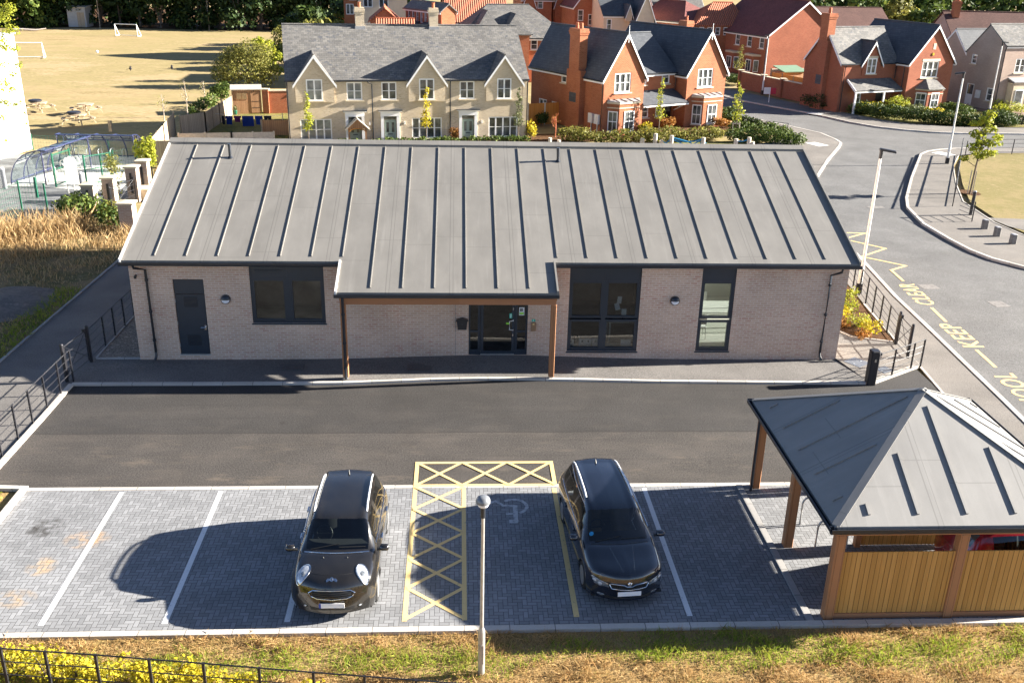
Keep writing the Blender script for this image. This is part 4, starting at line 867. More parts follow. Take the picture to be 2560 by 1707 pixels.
for k_, (xb, lean, wd) in enumerate(((3.68,0,'first from the porch'),(4.03,.12,'second from the porch, leaning'),(4.24,.1,'third from the porch'),(4.50,0,'nearest the mullion'))):
    t_ = thing('box_file', 'white box file on the sill inside the large window, '+wd, 'box file', (xb,29.3,0.30), 0, 'white box files on the window sill')
    m_ = MB(); m_.T = Matrix.Rotation(lean, 4, 'Y'); m_.box(-.1,-.0,0,.1,.3,.32); m_.build('cover', 'paper', t_)
    m_ = MB(); m_.T = Matrix.Rotation(lean, 4, 'Y'); m_.box(-.03,-.004,.2,.03,0,.28); m_.build('spine_label', 'lamp_grey', t_)
m_ = MB(); m_.box(3.12,29.3,0.265,5.9,29.7,0.30); tag(m_.build('low_shelf', 'desk'), 'low white shelf inside the foot of the large window', 'shelf')
for k_, (x, z, a, w_) in enumerate(((5.18,2.05,.1,.14),(5.12,1.82,-.25,.16),(5.35,1.62,0,.16))):
    m_ = MB(); m_.T = Matrix.Translation((x,29.125,z)) @ Matrix.Rotation(a, 4, 'Y'); m_.box(-w_/2,0,-.12,w_/2,.004,.12)
    tag(m_.build('notice', 'paper'), 'white paper notice stuck inside the large window, '+('topmost','tilted middle','lowest')[k_]+' of three', 'notice', 'paper notices in the window')
m_ = MB(); m_.box(5.35,29.32,0.3,5.68,29.36,0.58); tag(m_.build('notice_card', 'paper'), 'white framed card standing at the foot of the large window', 'card')
t_ = thing('computer_monitor', 'dark computer monitor on the white desk', 'monitor', (5.5,30.1,0.99)); m_ = MB(); m_.box(-.25,-.01,.12,.25,.01,.45); m_.build('screen', 'trim', t_); m_ = MB(); m_.box(-.02,.01,0,.02,.04,.2); m_.box(-.12,-.08,0,.12,.1,.015); m_.build('stand', 'trim', t_)
for k_, xq in enumerate((-6.1, -4.75)):
    m_ = MB(); m_.box(xq-.05,29.7,2.86,xq+.12,31.4,2.93); tag(m_.build('ceiling_light', 'strip_light'), ('left','right')[k_]+' white strip light on the ceiling behind the wide left window', 'light', 'strip lights')
for k_, xq in enumerate((7.0, 9.2)):  # invented glowing strips, added to brighten the right-hand room
    m_ = MB(); m_.box(xq-.06,30.2,2.86,xq+.06,33.6,2.92); tag(m_.build('ceiling_light', 'strip_light'), ('left','right')[k_]+' added strip light on the ceiling of the room behind the narrow window', 'light', 'strip lights')
# ================================================================== PAVILION (open timber shelter)
PX0, PX1, PY0, PY1, PZ, PAX, PAY, PAZ = 7.2, 12.7, 15.42, 21.08, 2.32, 9.95, 18.25, 3.92
pav = thing('cycle_shelter', 'open timber shelter with a grey pyramid roof at the corner of the car park', 'shelter', (PAX, PAY, 0))
def pl(o): o.location = (-PAX, -PAY, 0); o.parent = pav; return o
m_ = MB(); c4 = [(PX0,PY0),(PX1,PY0),(PX1,PY1),(PX0,PY1)]
m_.add([(x,y,PZ) for x,y in c4]+[(PAX,PAY,PAZ)]+[(x,y,PZ-.08) for x,y in c4]+[(PAX,PAY,PAZ-.10)],
       [(0,1,4),(1,2,4),(2,3,4),(3,0,4),(6,5,9),(7,6,9),(8,7,9),(5,8,9),(0,5,6,1),(1,6,7,2),(2,7,8,3),(3,8,5,0)])
proof = pl(m_.build('roof', 'membrane_p'))
def pface(f, s, t_):      # point on roof face f, s along the eave 0..1, t up the slope 0..1
    a, b_ = [((PX0,PY0),(PX1,PY0)),((PX1,PY0),(PX1,PY1)),((PX1,PY1),(PX0,PY1)),((PX0,PY1),(PX0,PY0))][f]
    e = Vector((a[0]+(b_[0]-a[0])*s, a[1]+(b_[1]-a[1])*s, PZ)); mid = Vector(((a[0]+b_[0])/2, (a[1]+b_[1])/2, PZ))
    return e+(Vector((PAX,PAY,PAZ))-mid)*t_
for f in range(4):
    for s in ((.135,.312,.49,.668,.845) if f in (0,2) else (.13,.315,.50,.685,.87)):
        tm = min(s, 1-s)*2; t1 = tm-0.12
        if t1 < 0.12: t1 = 0.17
        a, b_ = pface(f, s, 0.075), pface(f, s, min(t1, 0.9)); nrm = [Vector((0,-1,1)), Vector((1,0,1)), Vector((0,1,1)), Vector((-1,0,1))][f]
        m_ = MB(); m_.beam(a+Vector((0,0,.008)), b_+Vector((0,0,.008)), .05, .05, nrm); o = m_.build('roof_seam', 'membrane_p'); o.parent = proof
for (x,y) in c4:
    m_ = MB(); a = Vector((x,y,PZ)); ap = Vector((PAX,PAY,PAZ)); d = (ap-a); m_.beam(a+d*.01+Vector((0,0,.0)), ap+Vector((0,0,.0)), .16, .012); o = m_.build('hip_cover', 'membrane_p'); o.parent = proof
for a, b_, ax in ((PX0-.08,PX1+.08,'x'),(PY0-.05,PY1+.05,'y')):
    if ax == 'x': pl(gutter(a, b_, PY0-.03, PZ-.05, pav)); o = pl(gutter(a, b_, -(PY1+.03), PZ-.05, pav)); o.scale = (1,-1,1); o.location = (-PAX, -PAY, 0)
    else:
        o = gutter(a, b_, PX0-.03, PZ-.05, pav, 'y'); pl(o)
        o = gutter(a, b_, -(PX1+.03), PZ-.05, pav, 'y'); pl(o); o.scale = (-1,1,1)
for q in ((7.36,15.6,12.54,15.74,'x'),(7.36,20.76,12.54,20.9,'x')):
    m_ = MB(); m_.box(q[0],q[1],2.0,q[2],q[3],2.13); pl(m_.build('eave_beam', 'larch_h')); m_ = MB(); m_.box(q[0]-.04,q[1]-.03,2.132,q[2]+.04,q[3]+.03,2.23); pl(m_.build('wall_plate', 'larch_h'))
for q in ((7.36,7.5),(12.4,12.54)):
    m_ = MB(); m_.box(q[0],15.745,2.0,q[1],20.755,2.13); pl(m_.build('eave_beam', 'larch_h')); m_ = MB(); m_.box(q[0]-.03,15.775,2.132,q[1]+.03,20.725,2.23); pl(m_.build('wall_plate', 'larch_h'))
for x, y in ((7.47,15.69),(9.95,15.69),(12.42,15.69),(7.47,18.24),(12.42,18.24),(7.47,20.83),(9.95,20.83),(12.42,20.83)):
    m_ = MB(); m_.bev(x-.1,y-.1,0.0,x+.1,y+.1,2.0,.012); pl(m_.build('post', 'larch'))
def boards(x0, x1, y, z0, z1, par):
    m_ = MB(); n = int((x1-x0)/0.085)
    for i in range(n):
        xa = x0+(x1-x0)*i/n; xb = x0+(x1-x0)*(i+1)/n
        m_.add([(xa,y,z0),(xb+.012,y-.022,z0),(xb+.012,y+.0,z0),(xa,y+.02,z0),(xa,y,z1),(xb+.012,y-.022,z1),(xb+.012,y,z1),(xa,y+.02,z1)],[(0,3,2,1),(4,5,6,7),(0,1,5,4),(1,2,6,5),(2,3,7,6),(3,0,4,7)])
    return m_
for a, b_ in ((7.57,9.85),(10.05,12.32)):
    bp = pl(boards(a, b_, 15.66, .13, 1.58, pav).build('board_panel', 'board'))
    m_ = MB(); m_.box(a,15.62,0.01,b_,15.66,.128); o = m_.build('gravel_board', 'larch_h'); o.parent = bp
m_ = boards(9.15, 12.3, 18.2, .02, 1.45, pav); bp = pl(m_.build('board_panel', 'board')); m_ = MB(); m_.bev(9.0,18.12,0,9.14,18.26,1.55,.01); pl(m_.build('screen_post', 'larch'))
m_ = MB(); m_.tube([(7.28,20.95,2.25),(7.3,20.93,2.15),(7.33,20.68,1.95),(7.33,20.66,0.1),(7.3,20.6,0.03)], .036, 8); pl(m_.build('downpipe', 'gutter', smooth=40))
# cycle hoops
def hoop_mesh(w_=0.72, h=0.75, r=0.024):
    pts = [(-w_/2,0,0),(-w_/2,0,h-.18)]+[(-w_/2+.18-.18*math.cos(a),0,h-.18+.18*math.sin(a)) for a in (R(22),R(45),R(68),R(90))]
    pts += [(-x,y,z) for x,y,z in pts[::-1]]; m_ = MB(); m_.tube(pts, r, 8); return m_
h0 = hoop_mesh().build('cycle_stand', 'galv', smooth=50)
for k_, (q, lb) in enumerate((((425,880),'galvanised cycle hoop under the shelter, the one farther from the car park fence'),((515,1022),'galvanised cycle hoop under the shelter, just behind the boarded front'))):
    o = h0 if k_ == 0 else h0.copy()
    if k_: COL.objects.link(o)
    p_ = g(*ZPV(*q)); o.location = (p_.x+.36, p_.y, 0); tag(o, lb, 'cycle stand', 'cycle stands under the timber shelter')
# ================================================================== LAMP POST in the foreground verge
t_ = thing('street_lamp', 'slim galvanised lamp post with a round hood standing in the grass verge', 'lamp post', (0.41, 14.2, -0.02))
m_ = MB(); m_.cyl((0,0,0),(0,0,.98),.064,n=16); m_.lathe([(.064,0),(.064,.02),(.04,.1)],(0,0,.98),16); m_.build('base_column', 'galv', t_, smooth=40)
m_ = MB(); m_.cyl((0,0,1.0),(0,0,3.55),.035,.031,n=16); m_.build('pole', 'galv', t_, smooth=40)
m_ = MB(); m_.box(-.035,-.068,.3,.035,-.06,.72); m_.build('access_door', 'galv', t_)
m_ = MB(); m_.cyl((0,0,3.40),(0,0,3.62),.044,n=14); m_.build('collar', 'gutter', t_, smooth=40)
m_ = MB(); m_.lathe([(.045,0),(.085,.03),(.108,.08),(.114,.12)],(0,0,3.60),24); m_.build('bowl', 'lightlens', t_, smooth=50)
m_ = MB(); m_.lathe([(.125,0),(.125,.04),(.108,.085),(.07,.112),(.03,.12),(.0,.121)],(0,0,3.70),24); m_.build('hood', 'lamp_grey', t_, smooth=50)
# ================================================================== ESTATE RAILINGS
def railing(label, posts, h=1.08, rails=5, cat='railing', name='iron_railing', zb=-0.02, rtop=.016, wood=None, ends=(0,0)):
    P0 = Vector((posts[0][0], posts[0][1], zb)); t_ = thing(name, label, cat, P0)
    pts = [Vector((p[0], p[1], 0))-Vector((P0.x,P0.y,0)) for p in posts]
    e0 = pts[0]-(pts[1]-pts[0]).normalized()*ends[0]; e1 = pts[-1]+(pts[-1]-pts[-2]).normalized()*ends[1]
    line_ = [e0]+pts[1:-1]+[e1] if len(pts) > 2 else [e0, e1]
    for i in range(rails):
        z = h*(1-i/(rails-0.35)) if rails > 1 else h
        m_ = MB(); m_.tube([(p.x,p.y,z) for p in line_], rtop if i == 0 else .010, 6); m_.build('rail', 'black_metal', t_, smooth=60)
    for p in pts:
        m_ = MB(); m_.box(p.x-.022,p.y-.022,0,p.x+.022,p.y+.022,h+.01); m_.build('post', 'black_metal', t_)
    return t_
fx = lambda y: -11.72-(27.3-y)*0.025 if y < 27.3 else -11.75+(y-28.9)*0.035
railing('long black railing along the left edge of the car park', [(fx(y), y) for y in (27.28,26.35,25.4,24.45,23.54,22.6,21.65,20.7,19.75,18.8)], 1.06)
railing('black railing beside the gravel strip at the left end of the brick building', [(fx(y), y) for y in (28.93,30.12,31.0,31.92,32.85,33.8,34.75,35.7,36.65,37.6,38.55,39.5)], 1.08)
def gate(label, a, b_, h=1.1, za=1.2, r=.055, posts=True):
    t_ = thing('iron_gate', label, 'gate', (a[0], a[1], 0)); d = Vector((b_[0]-a[0], b_[1]-a[1], 0)); u = d.normalized()
    if posts:
        for p, mt in ((Vector((0,0,0)),'black_metal'),(d,'black_metal')):
            m_ = MB(); m_.cyl(p, p+Vector((0,0,za)), r, n=14); m_.lathe([(r*1.05,0),(r*.9,.03),(.01,.05)],(p.x,p.y,za),14); m_.build('gate_post', mt, t_, smooth=40)
    s, e = u*(r+.05), d-u*(r+.05)
    for i in range(5):
        z = h*(1-i/4.5); m_ = MB(); m_.tube([s+Vector((0,0,z)), e+Vector((0,0,z))], .017 if i == 0 else .011, 6); m_.build('rail', 'black_metal', t_)
    for q in (s, e): m_ = MB(); m_.box(q.x-.02,q.y-.02,.1,q.x+.02,q.y+.02,h+.02); m_.build('stile', 'black_metal', t_)
    for za_, zb_ in ((.2,h),(h,.2)): m_ = MB(); m_.tube([s+Vector((0,0,za_)), e+Vector((0,0,zb_))], .010, 6); m_.build('brace', 'black_metal', t_)
    q = e-u*.06; m_ = MB(); m_.box(q.x-.05,q.y-.05,h-.02,q.x+.03,q.y+.05,h+.1); m_.build('latch', 'black_metal', t_)
    return t_
gate('black iron gate with crossed braces between two round posts on the left', (-11.93,27.32), (-11.74,28.86))
gp = [g(*ZD(*q), 1.1) for q in ((900,612),(770,522),(650,428),(525,322),(415,232))]
rp = [(15.17,30.35),(15.33,31.4),(15.5,32.45),(15.66,33.5),(15.82,34.55),(15.98,35.6),(16.14,36.65),(16.3,37.7)]
railing('black railing beside the planting bed at the right end of the brick building', rp, 1.08, 5)
gate('narrow black iron gate by the footway right of the brick building', (15.06,29.05), (15.16,30.25), 1.1, 1.22, .05)
t_ = railing('short black railing from the thick gate post to the footway corner', [(13.12,27.1),(13.87,27.55),(14.73,28.08),(15.2,28.38)], 1.0, 5)
t2 = thing('gate_operator_post', 'thick black square post at the end of the short railing', 'post', (12.96,27.05,0))
m_ = MB(); m_.bev(-.14,-.14,0,.14,.14,1.12,.03); m_.build('casing', 'black_metal', t2); m_ = MB(); m_.bev(-.15,-.15,1.12,.15,.15,1.16,.03); m_.build('cap', 'black_metal', t2)
m_ = MB(); m_.cyl((.15,0,1.02),(.22,.0,1.02),.05,n=10); m_.build('bracket', 'black_metal', t2); m_ = MB(); m_.box(-.03,-.147,.8,.03,-.14,.9); m_.build('lock_plate', 'chrome', t2)
# foreground railing, bottom left, in front of the golden shrubs
fr = [g(*ZFG(*q), 1.02) for q in ((0,205),(290,226),(620,247),(970,276),(1325,303),(1690,333),(2045,362),(2352,383))]
dx = (fr[-1]-fr[0])/7.2
fp = [fr[0]-dx*2, fr[0]-dx]+[fr[0]+dx*i for i in range(0, 1)]+fr[1:7]+[fr[6]+dx*i for i in range(1, 4)]
railing('black railing in front of the golden shrubs at the bottom left', [(p.x, p.y) for p in fp], 1.03, 4, zb=-0.02, rtop=.014)
# right-hand lawn railing, bollards, black finger post
rr = [(27.0,44.6),(27.15,46.2),(27.4,48.2),(27.75,50.2),(28.2,52.2),(28.8,54.2),(29.5,56.2),(30.3,58.2),(31.2,60.2),(32.3,62.2),(33.4,63.8)]
ra, rb = g(*ZR(1662,832)), g(*ZR(1738,345)); nb = 42
t_ = thing('iron_railing', 'black upright-bar railing running away along the edge of the right lawn', 'railing', ra); d = rb-ra
for z, r_ in ((1.15,.03),(.75,.03),(.15,.02)): m_ = MB(); m_.tube([Vector((0,0,z)), d+Vector((0,0,z))], r_, 6); m_.build('rail', 'black_metal', t_)
for i in range(nb+1): q = d*i/nb; m_ = MB(); m_.cyl(q, q+Vector((0,0,1.2)), .012 if i % 6 else .03, n=6); m_.build('bar' if i % 6 else 'post', 'black_metal', t_)
railing('black railing on the far side of the right lawn', [(35.0,64.9),(36.9,65.55),(38.8,65.75),(40.7,65.9),(42.6,66.0),(44.5,66.05),(46.4,66.1)], 1.05, 4)
bo = None
for k_, q in enumerate(((1968,1048),(2085,1120),(2238,1192))):
    p_ = g(*ZR(*q))
    if bo is None:
        bo = thing('bollard', '', 'bollard', p_, 0, 'square timber bollards on the right lawn'); m_ = MB(); m_.bev(-.13,-.13,0,.13,.13,.46,.025); m_.build('post', 'cover_tan', bo); m_ = MB(); m_.bev(-.125,-.125,.46,.125,.125,.485,.03); m_.build('cap', 'lead', bo)
        o = bo
    else: o = copy_tree(bo, p_)
    o['label'] = 'short square bollard on the right lawn, '+('farthest','middle one','nearest')[k_]+' of three'
p_ = g(*ZR(1835,915)); t_ = thing('gate_post', 'tall black round post standing on the right-hand path', 'post', p_)
m_ = MB(); m_.cyl((0,0,0),(0,0,1.25),.085,n=14); m_.build('shaft', 'black_metal', t_, smooth=40); m_ = MB(); m_.lathe([(.09,0),(.08,.04),(.01,.06)],(0,0,1.25),14); m_.build('cap', 'lead', t_)
p_ = g(*ZR(1848,980)); t_ = thing('gate_leaf', 'open black gate leaf hanging beside the tall round post', 'gate', p_)
d = Vector((0.0,1.3,0))
for z in (1.0,.78,.56,.34,.12): m_ = MB(); m_.tube([(0,0,z),(-.15,1.2,z)],.013,6); m_.build('rail','black_metal',t_)
m_ = MB(); m_.box(-.02,-.02,0,.02,.02,1.05); m_.build('stile','black_metal',t_)
# ================================================================== STREET LAMPS
def street_lamp(label, x, y, h, head=(1,0), blackbase=True, r=.07):
    t_ = thing('street_lamp', label, 'lamp post', (x, y, -0.02), math.atan2(head[1], head[0]), 'white street lamps')
    m_ = MB(); m_.cyl((0,0,.0),(0,0,1.25),r*1.25,n=12); m_.lathe([(r*1.25,0),(r*.9,.08)],(0,0,1.25),12); m_.build('base_column', 'white_coat', t_, smooth=40)
    if blackbase: m_ = MB(); m_.box(-.11,-.11,0,.11,.11,.42); m_.build('base_box', 'black_metal', t_)
    m_ = MB(); m_.cyl((0,0,1.3),(0,0,h-.3),r*.85,r*.75,n=12); m_.build('pole', 'white_coat', t_, smooth=40)
    m_ = MB(); m_.cyl((0,0,h-.32),(0,0,h),r*.9,n=10); m_.build('collar', 'black_metal', t_, smooth=40)
    m_ = MB(); m_.T = Matrix.Translation((0,0,h)) @ Matrix.Rotation(R(8),4,'Y'); m_.bev(-.08,-.09,-.02,.55,.09,.07,.03); m_.build('lantern', 'black_metal', t_); m_ = MB(); m_.T = Matrix.Translation((0,0,h)) @ Matrix.Rotation(R(8),4,'Y'); m_.box(.15,-.07,-.03,.5,.07,-.021); m_.build('lamp_glass', 'lightlens', t_)
    return t_
street_lamp('tall white street lamp rising beside the right end of the brick building', 16.05, 35.87, 5.75, (1,-.25))
street_lamp('white street lamp on the footway corner by the right lawn', 32.37, 62.14, 5.85, (-1,.3))
street_lamp('white street lamp in front of the pale pink brick house', 47.2, 84.95, 6.1, (1,.1))
t_ = street_lamp('thin white pole at the corner of the red garden wall', 29.63, 95.08, 5.6, (-.4,1))
# ================================================================== CARS
def catmull(P, n):
    """P: (m,...) control rows -> dense rows, n per span"""
    P = np.asarray(P, float); m_ = len(P); out = []; par = []
    for i in range(m_-1):
        p0, p1, p2, p3 = P[max(i-1,0)], P[i], P[i+1], P[min(i+2,m_-1)]
        for k_ in range(n):
            t_ = k_/n; out.append(0.5*((2*p1)+(-p0+p2)*t_+(2*p0-5*p1+4*p2-p3)*t_**2+(-p0+3*p1-3*p2+p3)*t_**3)); par.append(i+t_)
    out.append(P[-1]); par.append(m_-1); return np.array(out), np.array(par)
def make_car(label, loc, rz, spec):
    t_ = thing('parked_car', label, 'car', loc, rz, None)
    St = spec['st']; ctrl = np.array([[(x, s[0]+b_*(x/ spec['hw'])**2, z) for x, z in s[2]] for s in St for b_ in [s[1]]]).reshape(len(St), 7, 3)
    ns, nk = 8, 7
    D, ps = catmull(ctrl, ns); D2 = np.swapaxes(D, 0, 1); E_, pk = catmull(D2, nk); G_ = np.swapaxes(E_, 0, 1)      # [station, row, xyz]
    G_[:,0,0] = 0; nS, nK = G_.shape[:2]
    L = G_.copy(); Rr = G_.copy(); L[:,:,0] *= -1
    full = np.concatenate([L[:, ::-1][:, :-1], Rr], 1); pkf = np.concatenate([-pk[::-1][:-1], pk]); nF = full.shape[1]
    wheels = spec['wheels']; wr = spec['wr']; bodyf = []; glass = {'windscreen': [], 'rear_window': [], 'side_window': [], 'side_window2': [], 'quarter': [], 'quarter2': []}; cell = {}
    for i in range(nS-1):
        for j in range(nF-1):
            s = (ps[i]+ps[i+1])/2; kk = (pkf[j]+pkf[j+1])/2; a = abs(kk); c = full[i:i+2, j:j+2].reshape(-1, 3).mean(0)
            q = (i*nF+j, i*nF+j+1, (i+1)*nF+j+1, (i+1)*nF+j)
            if a > 3.2 and any((c[1]-wy)**2+(c[2]-wr)**2 < (wr*1.13)**2 for wy in wheels): continue
            kind = 'body'
            if spec['ws'][0] < s < spec['ws'][1] and a < spec.get('wk', 1.95): kind = 'windscreen'
            elif spec['rw'][0] < s < spec['rw'][1] and a < 1.8: kind = 'rear_window'
            else:
                for n_, (a0, a1) in spec['sw'].items():
                    if a0 < s < a1 and 2.12 < a < 2.92: kind = n_ + ('' if kk > 0 else '_l')
            cell.setdefault(kind, []).append(q)
    V = full.reshape(-1, 3)
    # front and rear caps
    def cap(i):
        base = len(V2); rows = G_[i]; n_ = 8; out = []
        for r_ in range(nK):
            for m_ in range(n_+1):
                f = -1+2*m_/n_; x = rows[r_,0]*f; bw = St[0][1] if i == 0 else St[-1][1]
                V2.append((x, rows[r_,1]-bw*(rows[r_,0]/spec['hw'])**2*(1-f*f), rows[r_,2]))
        for r_ in range(nK-1):
            for m_ in range(n_): out.append((base+r_*(n_+1)+m_, base+r_*(n_+1)+m_+1, base+(r_+1)*(n_+1)+m_+1, base+(r_+1)*(n_+1)+m_))
        return out
    V2 = [tuple(v) for v in V]; cell['body'] += cap(0)+cap(nS-1)
    def sub(name, faces, mat, par=None, smooth=35, push=0.0):
        used = sorted({i for f in faces for i in f}); mp = {u: k_ for k_, u in enumerate(used)}
        m_ = MB(); m_.v = [V2[u] for u in used]; m_.f = [tuple(mp[i] for i in f) for f in faces]
        o = m_.build(name, mat, par or t_, smooth=smooth); return o
    body = sub('body', cell.pop('body'), spec['paint'])
    names = {'windscreen': 'windscreen', 'rear_window': 'rear_window'}
    for kd, fs in cell.items(): sub(names.get(kd, 'side_window'), fs, 'car_glass' if kd != 'rear_window' else 'pane', smooth=60)
    allf = [f for fs in cell.values() for f in fs]
    bvh = BVHTree.FromPolygons([Vector(v) for v in V2], [tuple(p.vertices) for p in body.data.polygons] and [f for f in _faces(full, nF, nS)]+[])
    def drop(x, z_or_y, mode):
        if mode == 'front': h = bvh.ray_cast(Vector((x, -3, z_or_y)), Vector((0, 1, 0)))
        else: h = bvh.ray_cast(Vector((x, z_or_y, 4)), Vector((0, 0, -1)))
        return h
    V3 = V2
    bvh = BVHTree.FromPolygons([Vector(v) for v in V3], _faces(full, nF, nS)+cap_faces(len(V), nK, 8, len(V2)))
    def patch(name, poly, mat, mode='front', off=0.006, rings=5, par=None, smooth=60):
        cx = sum(p[0] for p in poly)/len(poly); cy = sum(p[1] for p in poly)/len(poly); m_ = MB(); n_ = len(poly); ok = True; P_ = []
        for r_ in range(rings+1):
            for p in poly:
                f = r_/rings; x, y = cx+(p[0]-cx)*f, cy+(p[1]-cy)*f; h = drop(x, y, mode)
                if h[0] is None: P_.append(None)
                else:
                    nn = h[1]; 
                    if (mode == 'front' and nn.y > 0) or (mode == 'top' and nn.z < 0): nn = -nn
                    P_.append(h[0]+nn*(off if r_ < rings else off*0.2))
        last = next(p for p in P_ if p is not None)
        for k_, p in enumerate(P_):
            if p is None: P_[k_] = last
            else: last = p
        m_.v = [tuple(p) for p in P_]
        for r_ in range(rings):
            for i in range(n_): m_.f.append((r_*n_+i, r_*n_+(i+1)%n_, (r_+1)*n_+(i+1)%n_, (r_+1)*n_+i))
        return m_.build(name, mat, par or t_, smooth=smooth)
    def strip(name, pts, w_, mat, mode='front', off=0.01, par=None, closed=False):
        P_ = []
        for x, y in pts:
            h = drop(x, y, mode)
            if h[0] is not None: P_.append(h[0]+(h[1] if (h[1].y < 0 or mode == 'top') else -h[1])*off)
        if closed: P_.append(P_[0])
        m_ = MB(); m_.tube(P_, w_, 6); return m_.build(name, mat, par or t_, smooth=60)
    # floor, interior
    zf = 0.25; m_ = MB(); hw = spec['hw']; m_.box(-hw*.88, .25, zf-.04, hw*.88, spec['L']-.25, zf); m_.build('floor', 'trim', t_)
    c0, c1 = spec['cab']
    m_ = MB(); m_.prism([(c0+.05, zf),(c0+.05, spec['belt']-.12),(c0+.32, spec['belt']-.03),(c0+.62, spec['belt']-.06),(c0+.66, zf+.3),(c0+.3, zf)], -hw*.76, hw*.76, 'x'); m_.build('dashboard', 'seat', t_)
    for sx in (-1, 1):
        m_ = MB(); m_.bev(sx*.36-.23, c0+.95, zf+.05, sx*.36+.23, c0+1.45, zf+.32, .05); m_.T = Matrix.Translation((sx*.36, c0+1.42, zf+.28)) @ Matrix.Rotation(R(-14), 4, 'X'); m_.bev(-.23,-.06,0,.23,.08,.58,.05); m_.bev(-.13,-.04,.58,.13,.05,.78,.04); m_.build('seat', spec['seat'], t_, smooth=50)
    m_ = MB(); m_.bev(-.62, c0+1.95, zf+.05, .62, c0+2.4, zf+.32, .05); m_.bev(-.62, c0+2.35, zf+.3, .62, c0+2.5, zf+.85, .05); m_.build('rear_seat', spec['seat'], t_, smooth=50)
    m_ = MB(); pts = [(.17*math.cos(a)-.36, c0+.78+.06*math.sin(a), spec['belt']-.02+.165*math.sin(a)) for a in np.linspace(0, 2*math.pi, 19)]; m_.tube(pts, .016, 6); m_.beam((-.36-.16,c0+.78,spec['belt']-.03),(-.36+.16,c0+.78,spec['belt']-.03),.04,.03); m_.build('steering_wheel', 'trim', t_, smooth=60)
    # wheels
    for wy in wheels:
        for sx in (-1, 1):
            xo = sx*(hw-.02); wt = 0.21; m_ = MB(); x1 = xo-sx*wt
            prof = [(wr*.66,0),(wr*.93,0.0),(wr,.03),(wr,wt-.03),(wr*.93,wt),(wr*.66,wt)]; vs = []; n_ = 28
            m_.T = Matrix.Translation((xo, wy, wr)) @ Matrix.Rotation(-sx*math.pi/2, 4, 'Y'); m_.lathe(prof, (0,0,0), n_)
            wh = m_.build('wheel', 'rubber', t_, smooth=50)
            m_ = MB(); m_.T = Matrix.Translation((xo, wy, wr)) @ Matrix.Rotation(-sx*math.pi/2, 4, 'Y'); m_.lathe([(wr*.68,.0-.004),(wr*.64,.012),(wr*.60,.05)],(0,0,0),n_)
            for k_ in range(spec['spokes']):
                a = 2*math.pi*k_/spec['spokes']; m_.beam((.05*math.cos(a),.05*math.sin(a),.02),(wr*.63*math.cos(a),wr*.63*math.sin(a),.008), .05, .03)
            m_.cyl((0,0,.0),(0,0,.04), .06, n=12); o = m_.build('rim', 'alloy', wh, smooth=40)
            m_ = MB(); m_.T = Matrix.Translation((xo, wy, wr)) @ Matrix.Rotation(-sx*math.pi/2, 4, 'Y'); m_.cyl((0,0,.06),(0,0,.16), wr*.60, n=20); o = m_.build('brake_disc', 'trim', wh)
            # arch lip
            pts = []
            for a in np.linspace(R(-8), R(188), 23):
                yy, zz = wy+wr*1.13*math.cos(a), wr+wr*1.13*math.sin(a); h = bvh.ray_cast(Vector((sx*3, yy, zz)), Vector((-sx, 0, 0)))
                if h[0] is not None: pts.append((h[0].x-sx*.012, yy, zz))
            if len(pts) > 3: m_ = MB(); m_.tube(pts, spec.get('lip', .022), 6); m_.build('wheel_arch', spec['arch'], t_, smooth=60)
            m_ = MB(); m_.T = Matrix.Translation((xo-sx*.0, wy, wr)) @ Matrix.Rotation(-sx*math.pi/2, 4, 'Y')
            n_ = 18; ra = wr*1.14; vs = []; 
            for z in (.06, .30): vs += [(ra*math.cos(a), ra*math.sin(a), z) for a in np.linspace(0, 2*math.pi, n_, endpoint=False)]
            m_.add(vs, [(i,(i+1)%n_,n_+(i+1)%n_,n_+i) for i in range(n_)]+[tuple(range(n_,2*n_))]); m_.build('wheel_well', 'trim', t_)
    for sx in (-1, 1):                                     # door mirrors
        mx, my, mz = spec['mirror']; m_ = MB(); m_.lathe([(.02,-.10),(.075,-.085),(.10,-.03),(.10,.03),(.085,.07),(.03,.085)],(0,0,0),12)
        m_.T = None; vs = [(sx*mx+v[2]*1.1*sx, my+v[1]*.65, mz+v[0]*.72) for v in m_.v]; m_.v = vs; mo = m_.build('door_mirror', spec['mirmat'], t_, smooth=60)
        m_ = MB(); m_.beam((sx*(mx-.16), my+.02, mz-.05),(sx*(mx-.03), my, mz-.02),.06,.035); o = m_.build('mirror_arm', 'trim', mo)
        m_ = MB(); m_.box(sx*mx-.085, my+.062, mz-.055, sx*mx+.085, my+.068, mz+.055); o = m_.build('mirror_glass', 'chrome', mo)
        y0, y1, zr, xr = spec['rail']
        if spec['railmat']:
            pts = []
            for k_ in range(9):
                f = k_/8; yy = y0+(y1-y0)*f; h = bvh.ray_cast(Vector((sx*xr(f), yy, 4)), Vector((0,0,-1))); pts.append((sx*xr(f), yy, h[0].z+(0.0 if k_ in (0,8) else .045)))
            m_ = MB(); m_.tube(pts, .021, 8); m_.build('roof_rail', spec['railmat'], t_, smooth=60)
    # windscreen wiper, aerial
    for x0, x1 in ((-.55,.05),(.05,.6)):
        h0_, h1_ = bvh.ray_cast(Vector((x0, c0+.06, 4)), Vector((0,0,-1))), bvh.ray_cast(Vector((x1, c0+.12, 4)), Vector((0,0,-1)))
        m_ = MB(); m_.tube([h0_[0]+Vector((0,0,.015)), h1_[0]+Vector((0,0,.015))], .01, 5); m_.build('wiper', 'trim', t_)
    h = bvh.ray_cast(Vector((0, spec['aer'], 4)), Vector((0,0,-1))); m_ = MB(); m_.cyl(h[0]-Vector((0,0,.02)), h[0]+Vector((0,.06,.09)), .032, .006, n=8); m_.build('aerial', 'trim', t_, smooth=50)
    return t_, patch, strip, bvh
